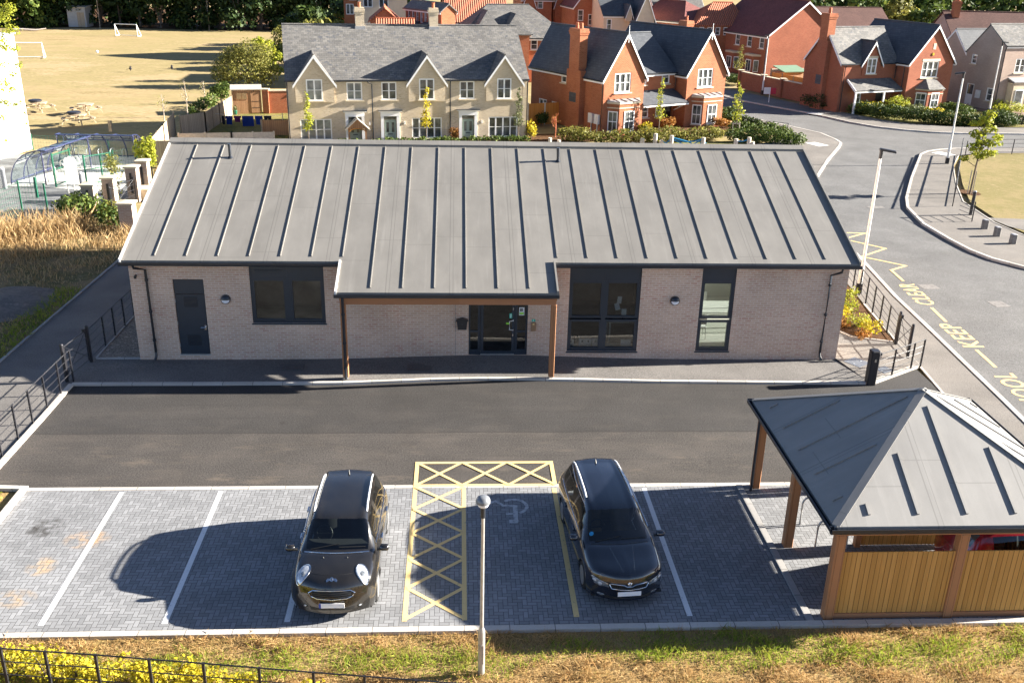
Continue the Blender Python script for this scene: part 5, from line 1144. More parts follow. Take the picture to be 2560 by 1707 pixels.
def _faces(full, nF, nS):
    return [(i*nF+j, i*nF+j+1, (i+1)*nF+j+1, (i+1)*nF+j) for i in range(nS-1) for j in range(nF-1)]
def cap_faces(base, nK, n_, tot):
    out = []
    for c in range(2):
        b0 = base+c*nK*(n_+1)
        out += [(b0+r_*(n_+1)+m_, b0+r_*(n_+1)+m_+1, b0+(r_+1)*(n_+1)+m_+1, b0+(r_+1)*(n_+1)+m_) for r_ in range(nK-1) for m_ in range(n_)]
    return out
# station: (y from the nose, bow-back, [(x,z) centre top, mid top, roof edge, belt, shoulder, lower door, sill])
SUV = dict(L=4.10, hw=0.895, st=[
  (0.00,.30,[(0,.70),(.30,.70),(.56,.69),(.68,.64),(.74,.52),(.75,.38),(.72,.24)]),
  (0.05,.30,[(0,.86),(.32,.86),(.60,.845),(.74,.77),(.80,.58),(.82,.38),(.78,.21)]),
  (0.18,.26,[(0,.97),(.33,.965),(.62,.94),(.78,.87),(.855,.64),(.87,.40),(.83,.20)]),
  (0.50,.18,[(0,1.04),(.34,1.035),(.64,1.005),(.80,.93),(.885,.69),(.89,.42),(.84,.20)]),
  (0.82,.14,[(0,1.075),(.34,1.07),(.65,1.04),(.805,.965),(.89,.72),(.89,.42),(.84,.20)]),
  (1.00,.13,[(0,1.09),(.34,1.085),(.65,1.06),(.805,.985),(.89,.74),(.885,.42),(.84,.20)]),
  (1.20,.14,[(0,1.24),(.35,1.225),(.66,1.18),(.81,1.01),(.89,.75),(.885,.42),(.84,.20)]),
  (1.43,.14,[(0,1.435),(.34,1.415),(.63,1.365),(.81,1.03),(.89,.76),(.885,.42),(.84,.20)]),
  (1.60,.13,[(0,1.535),(.34,1.52),(.59,1.475),(.81,1.04),(.89,.77),(.885,.42),(.84,.20)]),
  (2.10,.03,[(0,1.565),(.34,1.56),(.60,1.52),(.81,1.05),(.89,.78),(.885,.42),(.84,.20)]),
  (2.95,-.03,[(0,1.575),(.34,1.56),(.60,1.52),(.81,1.07),(.895,.80),(.885,.42),(.84,.20)]),
  (3.50,-.08,[(0,1.53),(.34,1.515),(.575,1.475),(.79,1.09),(.89,.82),(.88,.44),(.83,.22)]),
  (3.78,-.13,[(0,1.48),(.33,1.46),(.55,1.42),(.75,1.09),(.865,.82),(.86,.46),(.81,.24)]),
  (3.98,-.18,[(0,1.15),(.32,1.14),(.54,1.12),(.70,1.02),(.82,.80),(.82,.48),(.78,.26)]),
  (4.10,-.22,[(0,.90),(.32,.90),(.54,.88),(.66,.82),(.74,.70),(.75,.48),(.72,.30)])],
  wheels=(.80,3.37), wr=.335, ws=(5.15,7.85), rw=(12.15,12.95), sw={'f':(6.55,9.15),'r':(9.35,11.3)}, cab=(1.0,3.6), belt=1.04, paint='paint_black', seat='seat', spokes=10,
  mirror=(1.00,1.12,1.08), mirmat='paint_black', rail=(1.85,3.52,1.55,lambda f: .57-.02*f), railmat='silver', arch='trim', aer=3.45, lip=.03)
def ell(cx, cy, a, b_, rot=0, n=20): return [(cx+a*math.cos(t_)*math.cos(rot)-b_*math.sin(t_)*math.sin(rot), cy+a*math.cos(t_)*math.sin(rot)+b_*math.sin(t_)*math.cos(rot)) for t_ in np.linspace(0, 2*math.pi, n, endpoint=False)]
CAR1 = ((-2.50,15.72,0.0), R(-0.5))
t_, patch, strip, bvh = make_car('glossy black compact car with chrome roof rails, parked beside the yellow hatching', CAR1[0], CAR1[1], SUV); t_.scale = (.96,)*3
for sx in (-1, 1):
    hl = patch('headlight', ell(sx*.60, .40, .12, .20, sx*.35), 'lens', 'top', .012, 6)
    patch('headlight_bulb', ell(sx*.61, .36, .06, .08), 'lens_dark', 'top', .02, 3, hl)
    strip('headlight_ring', ell(sx*.60, .40, .123, .205, sx*.35, 28), .010, 'chrome', 'top', .01, hl, True)
    patch('fog_light', ell(sx*.56, .37, .06, .035), 'trim', 'front', .006); patch('indicator', ell(sx*.56, .375, .03, .02), 'lens', 'front', .012)
gr = patch('grille', [(-.42,.64),(-.30,.595),(.30,.595),(.42,.64),(.47,.71),(.38,.775),(0,.79),(-.38,.775),(-.47,.71)], 'trim', 'front', .006)
strip('grille_surround', [(-.42,.64),(-.30,.595),(0,.585),(.30,.595),(.42,.64),(.47,.71),(.38,.775),(.19,.785),(0,.79),(-.19,.785),(-.38,.775),(-.47,.71)], .012, 'chrome', 'front', .012, gr, True)
for k_ in range(3): strip('grille_bar', [(-.40+.8*i/8, .645+.042*k_) for i in range(9)], .007, 'gutter', 'front', .016, gr)
lo = patch('lower_grille', [(-.44,.30),(.44,.30),(.46,.38),(-.46,.38)], 'trim', 'front', .006)
def plate(par, z, w_=.52, band=True):
    h = bvh.ray_cast(Vector((0,-3,z)), Vector((0,1,0))); y = h[0].y-.02
    m_ = MB(); m_.box(-w_/2,y,z-.055,w_/2,y+.012,z+.055); o = m_.build('number_plate', 'plate', par)
    if band: m_ = MB(); m_.box(-w_/2-.001,y-.003,z-.055,-w_/2+.04,y,z+.055); q = m_.build('plate_band', 'blue_band', o)
plate(t_, .45)
# winged round badge above the grille
h = bvh.ray_cast(Vector((0, .17, 4)), Vector((0,0,-1))); c_ = h[0]; nn = h[1]
bd = patch('badge', ell(0,.17,.035,.045), 'chrome', 'top', .012, 2); patch('badge_centre', ell(0,.17,.022,.03), 'trim', 'top', .016, 2, bd)
for sx in (-1,1): patch('badge_wing', [(sx*.035,.15),(sx*.10,.12),(sx*.115,.15),(sx*.085,.19),(sx*.035,.19)], 'chrome', 'top', .010, 2, bd)
strip('bonnet_edge', [(x, 0.93+.15*(x/.8)**2) for x in np.linspace(-.68,.68,15)], .014, 'chrome', 'top', .004)
strip('bonnet_seam', [(x, .27+.1*(x/.5)**2) for x in np.linspace(-.40,.40,13)], .005, 'trim', 'top', .001)
for sx in (-1,1): patch('washer_jet', ell(sx*.25,.78,.018,.018,n=8), 'trim', 'top', .02, 2)
for sx in (-1,1):
    for yy in (1.85, 2.95):
        h = bvh.ray_cast(Vector((sx*3,yy,.90)), Vector((-sx,0,0))); m_ = MB(); m_.beam(h[0]+Vector((sx*.025,-.1,0)), h[0]+Vector((sx*.025,.1,0)), .03, .035); m_.build('door_handle', 'chrome', t_)
    for yy in (2.42, 3.05):
        pts = []
        for zz in np.linspace(.95,.40,8):
            h = bvh.ray_cast(Vector((sx*3,yy,zz)), Vector((-sx,0,0))); pts.append(h[0]+Vector((sx*.001,0,0)))
        m_ = MB(); m_.tube(pts,.005,5); m_.build('door_seam','trim',t_)
    pts = []
    for yy in np.linspace(1.35,3.7,16):
        h = bvh.ray_cast(Vector((sx*3,yy,1.045)), Vector((-sx,0,0)))
        if h[0]: pts.append(h[0]+Vector((sx*.006,0,0)))
    m_ = MB(); m_.tube(pts,.010,6); m_.build('waist_trim','chrome',t_,smooth=60)
    patch('side_lamp', ell(sx*.0+sx*.01, 2, .001, .001, n=4), 'trim', 'top', .001, 1) if False else None
# ---- estate car
EST = dict(L=4.66, hw=0.905, st=[
  (0.00,.42,[(0,.66),(.30,.66),(.56,.65),(.70,.60),(.76,.48),(.77,.34),(.74,.21)]),
  (0.05,.42,[(0,.80),(.32,.80),(.60,.79),(.76,.71),(.82,.50),(.83,.34),(.79,.18)]),
  (0.20,.36,[(0,.865),(.33,.86),(.63,.84),(.80,.76),(.87,.54),(.88,.36),(.84,.17)]),
  (0.58,.22,[(0,.915),(.34,.897),(.66,.875),(.82,.80),(.895,.60),(.90,.38),(.85,.17)]),
  (0.92,.14,[(0,.955),(.34,.95),(.67,.925),(.825,.85),(.90,.64),(.90,.38),(.85,.17)]),
  (1.12,.15,[(0,.985),(.34,.975),(.67,.95),(.825,.88),(.90,.66),(.90,.38),(.85,.17)]),
  (1.38,.17,[(0,1.125),(.36,1.105),(.67,1.06),(.83,.91),(.90,.67),(.90,.38),(.85,.17)]),
  (1.67,.18,[(0,1.285),(.35,1.262),(.63,1.21),(.83,.92),(.90,.68),(.90,.38),(.85,.17)]),
  (1.90,.16,[(0,1.405),(.35,1.385),(.60,1.34),(.83,.93),(.905,.69),(.90,.38),(.85,.17)]),
  (2.40,.04,[(0,1.455),(.35,1.442),(.595,1.40),(.83,.94),(.905,.70),(.90,.38),(.85,.17)]),
  (3.30,-.03,[(0,1.465),(.35,1.452),(.585,1.41),(.83,.96),(.905,.72),(.90,.38),(.85,.17)]),
  (3.95,-.08,[(0,1.435),(.34,1.42),(.56,1.38),(.81,.98),(.90,.74),(.89,.40),(.84,.19)]),
  (4.30,-.14,[(0,1.39),(.33,1.37),(.53,1.33),(.77,.99),(.88,.76),(.87,.42),(.82,.21)]),
  (4.54,-.20,[(0,1.06),(.33,1.05),(.56,1.03),(.72,.95),(.83,.76),(.83,.44),(.79,.23)]),
  (4.66,-.24,[(0,.84),(.33,.84),(.56,.82),(.68,.76),(.75,.64),(.76,.44),(.73,.27)])],
  wheels=(.88,3.56), wr=.325, ws=(5.1,7.9), rw=(12.15,12.95), sw={'f':(6.5,9.2),'r':(9.4,10.6),'q':(10.75,11.7)}, cab=(1.12,4.1), belt=.93, paint='paint_navy', seat='seat_tan', spokes=5,
  mirror=(1.02,1.36,.99), mirmat='paint_navy', rail=(2.35,4.15,1.45,lambda f: .555-.03*f), railmat='silver', arch='paint_navy', aer=3.95, lip=.016)
CAR2 = ((3.46,16.05,0.0), R(4.0))
t_, patch, strip, bvh = make_car('dark blue-black estate car with black roof, parked in the shade of the timber shelter', CAR2[0], CAR2[1], EST); t_.scale = (.93,)*3
for sx in (-1, 1):
    hl = patch('headlight', [(sx*.44,.52),(sx*.62,.50),(sx*.74,.54),(sx*.80,.66),(sx*.76,.69),(sx*.62,.655),(sx*.46,.615)], 'lens_dark', 'front', .008, 6)
    patch('headlight_bulb', ell(sx*.62,.57,.05,.045), 'lens', 'front', .016, 3, hl); patch('headlight_bulb', ell(sx*.73,.615,.04,.035), 'lens', 'front', .016, 3, hl)
    patch('fog_light', ell(sx*.60,.30,.08,.028), 'lens_dark', 'front', .006)
gr = patch('grille', [(-.38,.505),(0,.49),(.38,.505),(.43,.60),(.40,.625),(.12,.615),(.06,.575),(-.06,.575),(-.12,.615),(-.40,.625),(-.43,.60)], 'trim', 'front', .006)
strip('grille_surround', [(-.40,.625),(-.43,.60),(-.38,.505),(-.2,.495),(0,.49),(.2,.495),(.38,.505),(.43,.60),(.40,.625),(.26,.625),(.12,.615),(.06,.575),(-.06,.575),(-.12,.615),(-.26,.625)], .011, 'chrome', 'front', .012, gr, True)
for k_ in range(17):
    x = -.36+.72*k_/16
    if abs(x) > .08: strip('grille_bar', [(x,.51),(x,.56),(x,.605)], .006, 'gutter', 'front', .014, gr)
patch('lower_grille', [(-.50,.24),(.50,.24),(.54,.31),(-.54,.31)], 'trim', 'front', .006)
plate(t_, .40, .52, False)
bd = patch('badge', ell(0,.635,.05,.05), 'chrome', 'front', .02, 2); patch('badge_centre', ell(0,.635,.034,.034), 'lamp_grey', 'front', .024, 2, bd); patch('badge_emblem', [(-.02,.615),(.0,.625),(.024,.645),(.0,.66),(-.012,.65)], 'chrome', 'front', .027, 1, bd)
for sx in (-1,1): strip('bonnet_crease', [(sx*(.12+.16*f), .10+.0+1.0*f) for f in np.linspace(.05,1,10)], .006, 'paint_navy', 'top', .001)
strip('bonnet_seam', [(x, 1.05+.15*(x/.8)**2) for x in np.linspace(-.66,.66,15)], .008, 'trim', 'top', .002)
patch('sticker', ell(-.60,1.40,.05,.05,n=12), 'rope_blue', 'top', .006, 1)
for sx in (-1,1):
    for yy in (2.05, 3.1):
        h = bvh.ray_cast(Vector((sx*3,yy,.80)), Vector((-sx,0,0))); m_ = MB(); m_.beam(h[0]+Vector((sx*.025,-.1,0)), h[0]+Vector((sx*.025,.1,0)), .03, .035); m_.build('door_handle', 'paint_navy', t_)
    for z_, nm in ((.94,'waist_trim'),(1.36,'window_trim')):
        pts = []
        for yy in np.linspace(1.75 if z_ < 1 else 2.15, 4.05, 18):
            zq = z_+(.035*(yy-1.75)/2.3 if z_ < 1 else 0.0) if True else 0
            h = bvh.ray_cast(Vector((sx*3,yy,zq)), Vector((-sx,0,0)))
            if h[0]: pts.append(h[0]+Vector((sx*.006,0,0)))
        m_ = MB(); m_.tube(pts,.010,6); m_.build(nm,'chrome',t_,smooth=60)
    for yy in (2.55, 3.3):
        pts = []
        for zz in np.linspace(.85,.32,8):
            h = bvh.ray_cast(Vector((sx*3,yy,zz)), Vector((-sx,0,0))); pts.append(h[0])
        m_ = MB(); m_.tube(pts,.005,5); m_.build('door_seam','trim',t_)
    patch('tail_light', [(sx*.60,4.5),(sx*.70,4.42),(sx*.72,4.55)], 'tail', 'top', .006, 2)
RED = dict(SUV); RED.update(paint='paint_red', mirmat='paint_red', railmat=None, arch='paint_red', lip=.014)
make_car('dark red car parked behind the boarded front of the timber shelter', (14.55,16.95,0.0), R(-90-180), RED)
# ================================================================== HOUSES
def rootat(name, label, x, y, deg, cat='house', group=None): return thing(name, label, cat, (x, y, -0.05), R(deg), group)
def facemap(face, x0, x1, y0, y1):
    return {'front': lambda u, d, z: (u, y0-d, z), 'left': lambda u, d, z: (x0-d, u, z), 'right': lambda u, d, z: (x1+d, u, z), 'back': lambda u, d, z: (u, y1+d, z)}[face]
def mbox(m_, f, u0, u1, d0, d1, z0, z1):
    a, b_ = f(u0, d0, z0), f(u1, d1, z1); lo = [min(p, q) for p, q in zip(a, b_)]; hi = [max(p, q) for p, q in zip(a, b_)]; m_.box(*lo, *hi)
def house_win(root, f, u, z, w_, h, cols=2, rows=2, sill=True, frame='white_pvc', glass='pane', t_=.082, lintel=None, rec=0.05, name='window'):
    m_ = MB(); u0, u1, z1 = u-w_/2, u+w_/2, z+h; d0, d1 = -rec-.06, -rec+.02
    mbox(m_, f, u0, u0+t_, d0, d1, z, z1); mbox(m_, f, u1-t_, u1, d0, d1, z, z1); mbox(m_, f, u0+t_, u1-t_, d0, d1, z, z+t_); mbox(m_, f, u0+t_, u1-t_, d0, d1, z1-t_, z1)
    for c in range(1, cols): uc = u0+w_*c/cols; mbox(m_, f, uc-t_*.6, uc+t_*.6, d0, d1-.004, z+t_, z1-t_)
    cw = w_/cols
    for r_ in range(1, rows):
        zc = z+h*r_/rows
        for c in range(cols): mbox(m_, f, u0+cw*c+t_*.62, u0+cw*(c+1)-t_*.62, d0+.02, d1-.012, zc-.018, zc+.018)
    wo = m_.build(name, frame, root)
    m_ = MB(); mbox(m_, f, u0+.03, u1-.03, d0+.004, d0+.012, z+.03, z1-.03); m_.build('pane', glass, wo)
    if sill: m_ = MB(); mbox(m_, f, u0-.1, u1+.1, -rec, .09, z-.085, z-.003); m_.build('sill', 'stone', wo)
    if lintel: m_ = MB(); mbox(m_, f, u0-.08, u1+.08, -.02, .02, z1+.003, z1+.2); m_.build('lintel', lintel, wo)
    return (f, u0, u1, z, z1)
def cuts_of(ws, dep=.14):
    out = []
    for f, u0, u1, z0, z1 in ws:
        a, b_ = f(u0, .3, z0), f(u1, -dep, z1); lo = [min(p, q) for p, q in zip(a, b_)]; hi = [max(p, q) for p, q in zip(a, b_)]; out.append(boxpts(*lo, *hi))
    return out
def block(root, x0, x1, y0, y1, eave, ridge, axis, wall, roof, wins=(), over=.22, verge=.16, barge='white_pvc', th=.11, z0=0.0, ends=(True, True), name='wall', fascia=True, hip=(0, 0)):
    m_ = MB(); a0, a1, b0, b1 = (y0, y1, x0, x1) if axis == 'x' else (x0, x1, y0, y1); am = (a0+a1)/2; e0 = eave if isinstance(eave, (int, float)) else eave[0]; e1 = eave if isinstance(eave, (int, float)) else eave[1]
    s0, s1 = (ridge-e0)/(am-a0), (ridge-e1)/(a1-am); nt_ = th+.01
    def P(a, b_, z): return (b_, a, z) if axis == 'x' else (a, b_, z)
    prof = [(a0, z0), (a0, e0-.02), (am, ridge-nt_), (a1, e1-.02), (a1, z0)]
    if hip[0] or hip[1]:
        m_.box(min(P(a0,b0,0)[0],P(a1,b1,0)[0]), min(P(a0,b0,0)[1],P(a1,b1,0)[1]), z0, max(P(a0,b0,0)[0],P(a1,b1,0)[0]), max(P(a0,b0,0)[1],P(a1,b1,0)[1]), e0-.02)
    else: m_.prism(prof, b0, b1, 'x' if axis == 'x' else 'y')
    me = bpy.data.meshes.new(name); me.from_pydata(m_.v, [], m_.f); m_.fix(me)
    if wins: me = cutbox(me, cuts_of(wins))
    finish(me); wo = link(name, me, wall, root)
    if roof is None: return wo, None
    v0, v1 = b0-verge, b1+verge; o0, o1 = a0-over, a1+over
    z_0, z_1 = e0-over*s0+th*.3, e1-over*s1+th*.3; zr = ridge+th*.3
    m_ = MB()
    h0, h1 = hip
    r0, r1 = v0+h0*(am-o0), v1-h1*(a1-am+over)
    T_ = [P(o0,v0,z_0), P(o0,v1,z_0), P(am,r1,zr), P(am,r0,zr), P(o1,v0,z_1), P(o1,v1,z_1)]
    B_ = [(x, y, z-th) for x, y, z in T_]
    m_.add(T_+B_, [(0,1,2,3),(3,2,5,4),(7,6,9,8),(8,11,10,9)][:2]+[(6,9,8,7),(9,10,11,8),(0,6,7,1),(4,5,11,10)]+([(0,3,9,6),(3,4,10,9)] if not h0 else [(0,3,4),(6,10,9),(0,4,10,6)])+([(1,7,8,2),(2,8,11,5)] if not h1 else [(1,5,2),(7,8,11),(1,7,11,5)]))
    ro = m_.build('roof', roof, root)
    m_ = MB(); m_.tube([P(am,r0-.01,zr+.02), P(am,r1+.01,zr+.02)], .07, 6); m_.build('ridge_tiles', roof if roof != 'pantile' else 'red_clay', ro)
    if fascia:
        for oa, zz in ((o0, z_0), (o1, z_1)):
            sgn = -1 if oa == o0 else 1
            m_ = MB(); m_.beam(P(oa+sgn*.055,v0,zz-.03), P(oa+sgn*.055,v1,zz-.03), .09, .09); m_.build('eaves_gutter', 'gutter', ro)
            m_ = MB(); m_.beam(P(oa-sgn*.04,v0+.02,zz-th-.07), P(oa-sgn*.04,v1-.02,zz-th-.07), .03, .12); m_.build('fascia', 'white_pvc', ro)
    if barge:
        for k_, bb in enumerate((v0, v1)):
            if not ends[k_] or hip[k_]: continue
            sg_ = -1 if k_ == 0 else 1
            for oa, zz, in ((o0, z_0), (o1, z_1)):
                m_ = MB(); A_, B2 = Vector(P(oa, bb, zz)), Vector(P(am, bb, zr)); up = (0,0,1)
                w_ = .20; lo = [A_+Vector((0,0,-th*.2)), B2+Vector((0,0,-th*.2))]; off = Vector(P(0, sg_*.03, 0)); dn = Vector((0,0,-w_))
                m_.add([lo[0], lo[1], lo[1]+dn, lo[0]+dn, lo[0]+off, lo[1]+off, lo[1]+dn+off, lo[0]+dn+off], [(0,1,2,3),(7,6,5,4),(0,4,5,1),(1,5,6,2),(2,6,7,3),(3,7,4,0)])
                m_.build('bargeboard', barge, ro)
    return wo, ro
def chimney(root, x, y, z0, z1, w_, d_, brick, pots=1, steps=True, potmat='red_clay', par=None):
    m_ = MB(); m_.box(x-w_/2,y-d_/2,z0,x+w_/2,y+d_/2,z1-.45)
    for k_, (dz, e) in enumerate(((.45,.03),(.30,.065),(.15,.03))): m_.box(x-w_/2-e,y-d_/2-e,z1-dz,x+w_/2+e,y+d_/2+e,z1-dz+.15-.001)
    c = m_.build('chimney', brick, par or root)
    for k_ in range(pots):
        px_ = x+(k_-(pots-1)/2)*.3; m_ = MB(); m_.cyl((px_,y,z1),(px_,y,z1+.32), .12, .10, 10); m_.lathe([(.125,0),(.125,.05)],(px_,y,z1+.30),10); m_.build('chimney_pot', potmat, c, smooth=50)
    return c
def pipe(root, pts): m_ = MB(); m_.tube(pts, .04, 6); return m_.build('downpipe', 'gutter', root, smooth=50)
def bay(root, uc, y0, w_, proj, h, wall, win_w, zw, hw_, roofmat='stone', hiproof=False, wins3=True, cols=1, rows=2):
    """a canted bay on a front wall at y0"""
    a = w_/2; c = a-proj*.75; m_ = MB(); poly = [(uc-a,y0+.02),(uc-c,y0-proj),(uc+c,y0-proj),(uc+a,y0+.02)]
    m_.prism(poly, 0, h, 'z'); bo_ = m_.build('bay', wall, root)
    for nm, z, e, t_ in (('bay_string_course', h-.34, .04, .07), ('bay_cornice', h-.02, .07, .13)):
        m_ = MB(); m_.prism([(uc-a-e,y0+.02),(uc-c-e*.5,y0-proj-e),(uc+c+e*.5,y0-proj-e),(uc+a+e,y0+.02)], z, z+t_, 'z'); m_.build(nm, 'stone', bo_)
    if hiproof:
        m_ = MB(); e = .18; P_ = [(uc-a-e,y0+.02,h+.1),(uc-c-e*.6,y0-proj-e,h+.1),(uc+c+e*.6,y0-proj-e,h+.1),(uc+a+e,y0+.02,h+.1)]; T_ = [(uc-c*.6,y0+.02,h+.95),(uc+c*.6,y0+.02,h+.95)]
        m_.add(P_+T_, [(0,1,4),(1,2,5,4),(2,3,5),(0,4,5,3),(0,3,2,1)]); m_.build('bay_roof', roofmat, bo_)
    else:
        m_ = MB(); e = .02; m_.add([(uc-a,y0,h+.11),(uc-c,y0-proj-.04,h+.11),(uc+c,y0-proj-.04,h+.11),(uc+a,y0,h+.11),(uc-a,y0,h+.24),(uc+a,y0,h+.24)],[(0,1,2,3),(0,4,1),(1,4,5,2),(2,5,3),(0,3,5,4)]); br = m_.build('bay_roof', 'lead', bo_)
        for k_ in range(4): x = uc-c+2*c*k_/3; m_ = MB(); m_.beam((x,y0-.02,h+.25),(x,y0-proj-.03,h+.125),.05,.04); m_.build('lead_roll', 'gutter', br)
    def onface(p, q, w2, nm):
        p, q = Vector((*p,0)), Vector((*q,0)); d = (q-p).normalized(); n = Vector((d.y,-d.x,0)); mid = (p+q)/2
        f = lambda u, dd, z: tuple(mid+d*u+n*dd+Vector((0,0,z)))
        m_ = MB(); t_ = .07
        def bx(u0,u1,d0,d1,z0,z1): m_.add([f(u0,d1,z0),f(u1,d1,z0),f(u1,d0,z0),f(u0,d0,z0),f(u0,d1,z1),f(u1,d1,z1),f(u1,d0,z1),f(u0,d0,z1)],[(0,3,2,1),(4,5,6,7),(0,1,5,4),(1,2,6,5),(2,3,7,6),(3,0,4,7)])
        u = w2/2; z, z1 = zw, zw+hw_
        bx(-u,-u+t_,0,.045,z,z1); bx(u-t_,u,0,.045,z,z1); bx(-u+t_,u-t_,0,.045,z,z+t_); bx(-u+t_,u-t_,0,.045,z1-t_,z1); bx(-u+t_,u-t_,0,.05,(z+z1)/2-.03,(z+z1)/2+.03); bx(-.015,.015,0,.036,z+t_,z1-t_)
        wo = m_.build('window', 'white_pvc', bo_); m_ = MB(); bx(-u+.02,u-.02,0,.014,z+.02,z1-.02); m_.build('pane', 'pane', wo)
        m_ = MB(); bx(-u-.06,u+.06,0,.10,z-.09,z-.002); m_.build('sill', 'stone', wo)
    onface(poly[0], poly[1], min(win_w, math.hypot(a-c, proj)-.2), 'l'); onface(poly[1], poly[2], min(win_w*1.0, 2*c-.25), 'm'); onface(poly[2], poly[3], min(win_w, math.hypot(a-c, proj)-.2), 'r')
    return bo_
# ------------------------------------------------------------------ the buff terrace of three
TA = 9.5; T = rootat('terrace_house', 'buff brick terrace of three houses with three small gables and a grey slate roof', -11.85, 66.95, TA)
W_, H1, H2 = 17.0, 4.17, 7.40; fT = facemap('front', .2, 16.95, 0, 9.2); ws = []; gws = []; gabs = [(2.09, 1.30), (9.72, 1.28), (15.19, 1.28)]
for u, z, w_, h, g_, gl in ((2.06,2.82,1.08,1.42,1,'pane_curtain'),(4.74,2.83,1.06,1.2,0,'pane_curtain'),(7.10,2.83,1.04,1.2,0,'pane'),(9.70,2.83,1.06,1.42,1,'pane'),(12.55,2.84,1.06,1.22,0,'pane'),(15.19,2.84,1.02,1.40,1,'pane')):
    q = house_win(T, facemap('front', 0, 0, -.08, 0) if g_ else fT, u, z, w_, h, 2, 2, glass=gl, rec=0.0 if g_ else .05)
    (gws if g_ else ws).append(q)
for u, gl in ((2.05,'pane_curtain'),(9.70,'pane'),(15.17,'pane')): ws.append(house_win(T, fT, u, .14, 2.12, 1.45, 4, 2, glass=gl))
for k_, u in enumerate((4.70, 7.13, 12.63)):
    ws.append((fT, u-.45, u+.45, .0, 1.78)); m_ = MB(); mbox(m_, fT, u-.40, u+.40, -.09, -.05, .02, 1.45); d_ = m_.build('door', 'sage', T)
    for s in (-1, 1): m_ = MB(); mbox(m_, fT, u+s*.19-.09, u+s*.19+.09, -.05, -.04, .62, 1.28); m_.build('door_pane', 'pane', d_)
    m_ = MB(); mbox(m_, fT, u-.16, u+.16, -.05, -.035, .45, .51); m_.build('letter_plate', 'gutter', d_)
    m_ = MB(); mbox(m_, fT, u-.42, u+.42, -.09, -.05, 1.52, 1.74); m_.build('fanlight', 'pane', d_)
    m_ = MB()
    for s in (-1, 1): mbox(m_, fT, u+s*.55-.1, u+s*.55+.1, -.02, .07, .0, 1.72)
    m_2 = MB(); mbox(m_2, fT, u-.67, u+.67, -.02, .08, 1.722, 2.04)
    sr = m_2.build('door_surround', 'white_pvc', T)
    for s in (-1, 1): m_ = MB(); mbox(m_, fT, u+s*.55-.1, u+s*.55+.1, -.02, .07, .0, 1.72); m_.build('pilaster', 'white_pvc', sr)
    m_ = MB(); mbox(m_, fT, u-.80, u+.80, -.02, .22, 2.042, 2.10); m_.build('door_cornice', 'white_pvc', sr); m_ = MB(); mbox(m_, fT, u-.84, u+.84, -.02, .26, 2.102, 2.14); m_.build('lead_cap', 'gutter', sr)
    m_ = MB(); mbox(m_, fT, u+.95, u+1.05, 0, .09, 1.15, 1.35); m_.build('porch_lamp', 'white_coat', T)
block(T, .2, 16.95, 0, 9.2, H1, H2, 'x', 'brick_buff', 'slate', ws, over=.03, verge=.06, barge=None, fascia=False)
for k_, (uc, hw_) in enumerate(gabs):
    block(T, uc-hw_, uc+hw_, -.08, 2.6, 4.05, 5.80, 'y', 'brick_buff', 'slate', [gws[k_]], over=.16, verge=.13, z0=2.70, fascia=False, name='gable_wall', ends=(True, False))
for ua, ub in ((.1,.65),(3.55,8.25),(11.15,13.7),(16.65,17.02)):
    m_ = MB(); m_.box(ua,-.14,4.07,ub,-.04,4.17); m_.build('eaves_gutter', 'gutter', T)
for k_, uc in enumerate((5.58, 10.86)): chimney(T, uc, 4.6, 6.9, 8.62, .62, .5, 'brick_buff', 1)
for k_, uc in enumerate((5.58, 10.86)): m_ = MB(); m_.box(uc-.36,4.22,6.98,uc+.36,4.36,7.36); m_.build('chimney_flashing', 'lead', T)
for u in (.26, 5.93, 11.35, 16.88): pipe(T, [(u-.3 if u == 5.93 else u,-.2,4.1),(u-.25 if u == 5.93 else u,-.15,4.0),(u,-.06,3.9),(u,-.06,.05)])
# timber playhouse porch in front of the first house
p_ = g(*ZA(815,1182)); t_ = thing('garden_playhouse', 'small timber gabled playhouse roof in front of the buff terrace', 'playhouse', (p_.x, p_.y-.1, 0), R(9))
m_ = MB(); m_.prism([(-.72,.98),(0,1.62),(.72,.98)], -.45, .45, 'y'); m_.build('gable', 'board_brown', t_)
for s in (-1,1): m_ = MB(); m_.slab((0,-.55,1.68),(s*.86,-.55,.90),(s*.86,.55,.90),(0,.55,1.68), .05) if s > 0 else m_.slab((s*.86,-.55,.90),(0,-.55,1.68),(0,.55,1.68),(s*.86,.55,.90), .05); m_.build('roof', 'felt', t_)
for x in (-.58,.58):
    for y in (-.38,.38): m_ = MB(); m_.box(x-.06,y-.06,0,x+.06,y+.06,.98); m_.build('post', 'board_brown', t_)
m_ = MB(); m_.tube([(-.52*math.cos(a), -.46, .80+.18*math.sin(a)) for a in np.linspace(0, math.pi, 9)], .035, 6); m_.build('arch_brace', 'board_orange', t_)
# ------------------------------------------------------------------ the red semi-detached pair
Q = rootat('red_brick_house', 'orange red brick pair of houses with two tall front gables and dark slate roof', 10.45, 71.5, 29)
fF = facemap('front', 0, 0, 0, 0); fM = facemap('front', 0, 0, 1.3, 0); fL = facemap('left', .09, 0, 0, 0)
w1 = [house_win(Q, fF, 1.82, 3.0, 1.5, 1.4, 3, 2), house_win(Q, fL, 5.15, 3.2, .7, .95, 1, 2), house_win(Q, fL, 7.95, .67, 1.15, .95, 2, 2), house_win(Q, fL, 6.3, .0, .8, 1.62, 1, 1, sill=False)]
block(Q, .09, 3.85, 0, 9.7, 4.25, 7.2, 'y', 'brick_red', 'slate_dark', w1, ends=(True, True))
w2 = [house_win(Q, fF, 9.95, 3.0, 1.55, 1.4, 3, 2)]
block(Q, 8.1, 12.1, 0, 9.7, 4.25, 7.2, 'y', 'brick_red', 'slate_dark', w2)
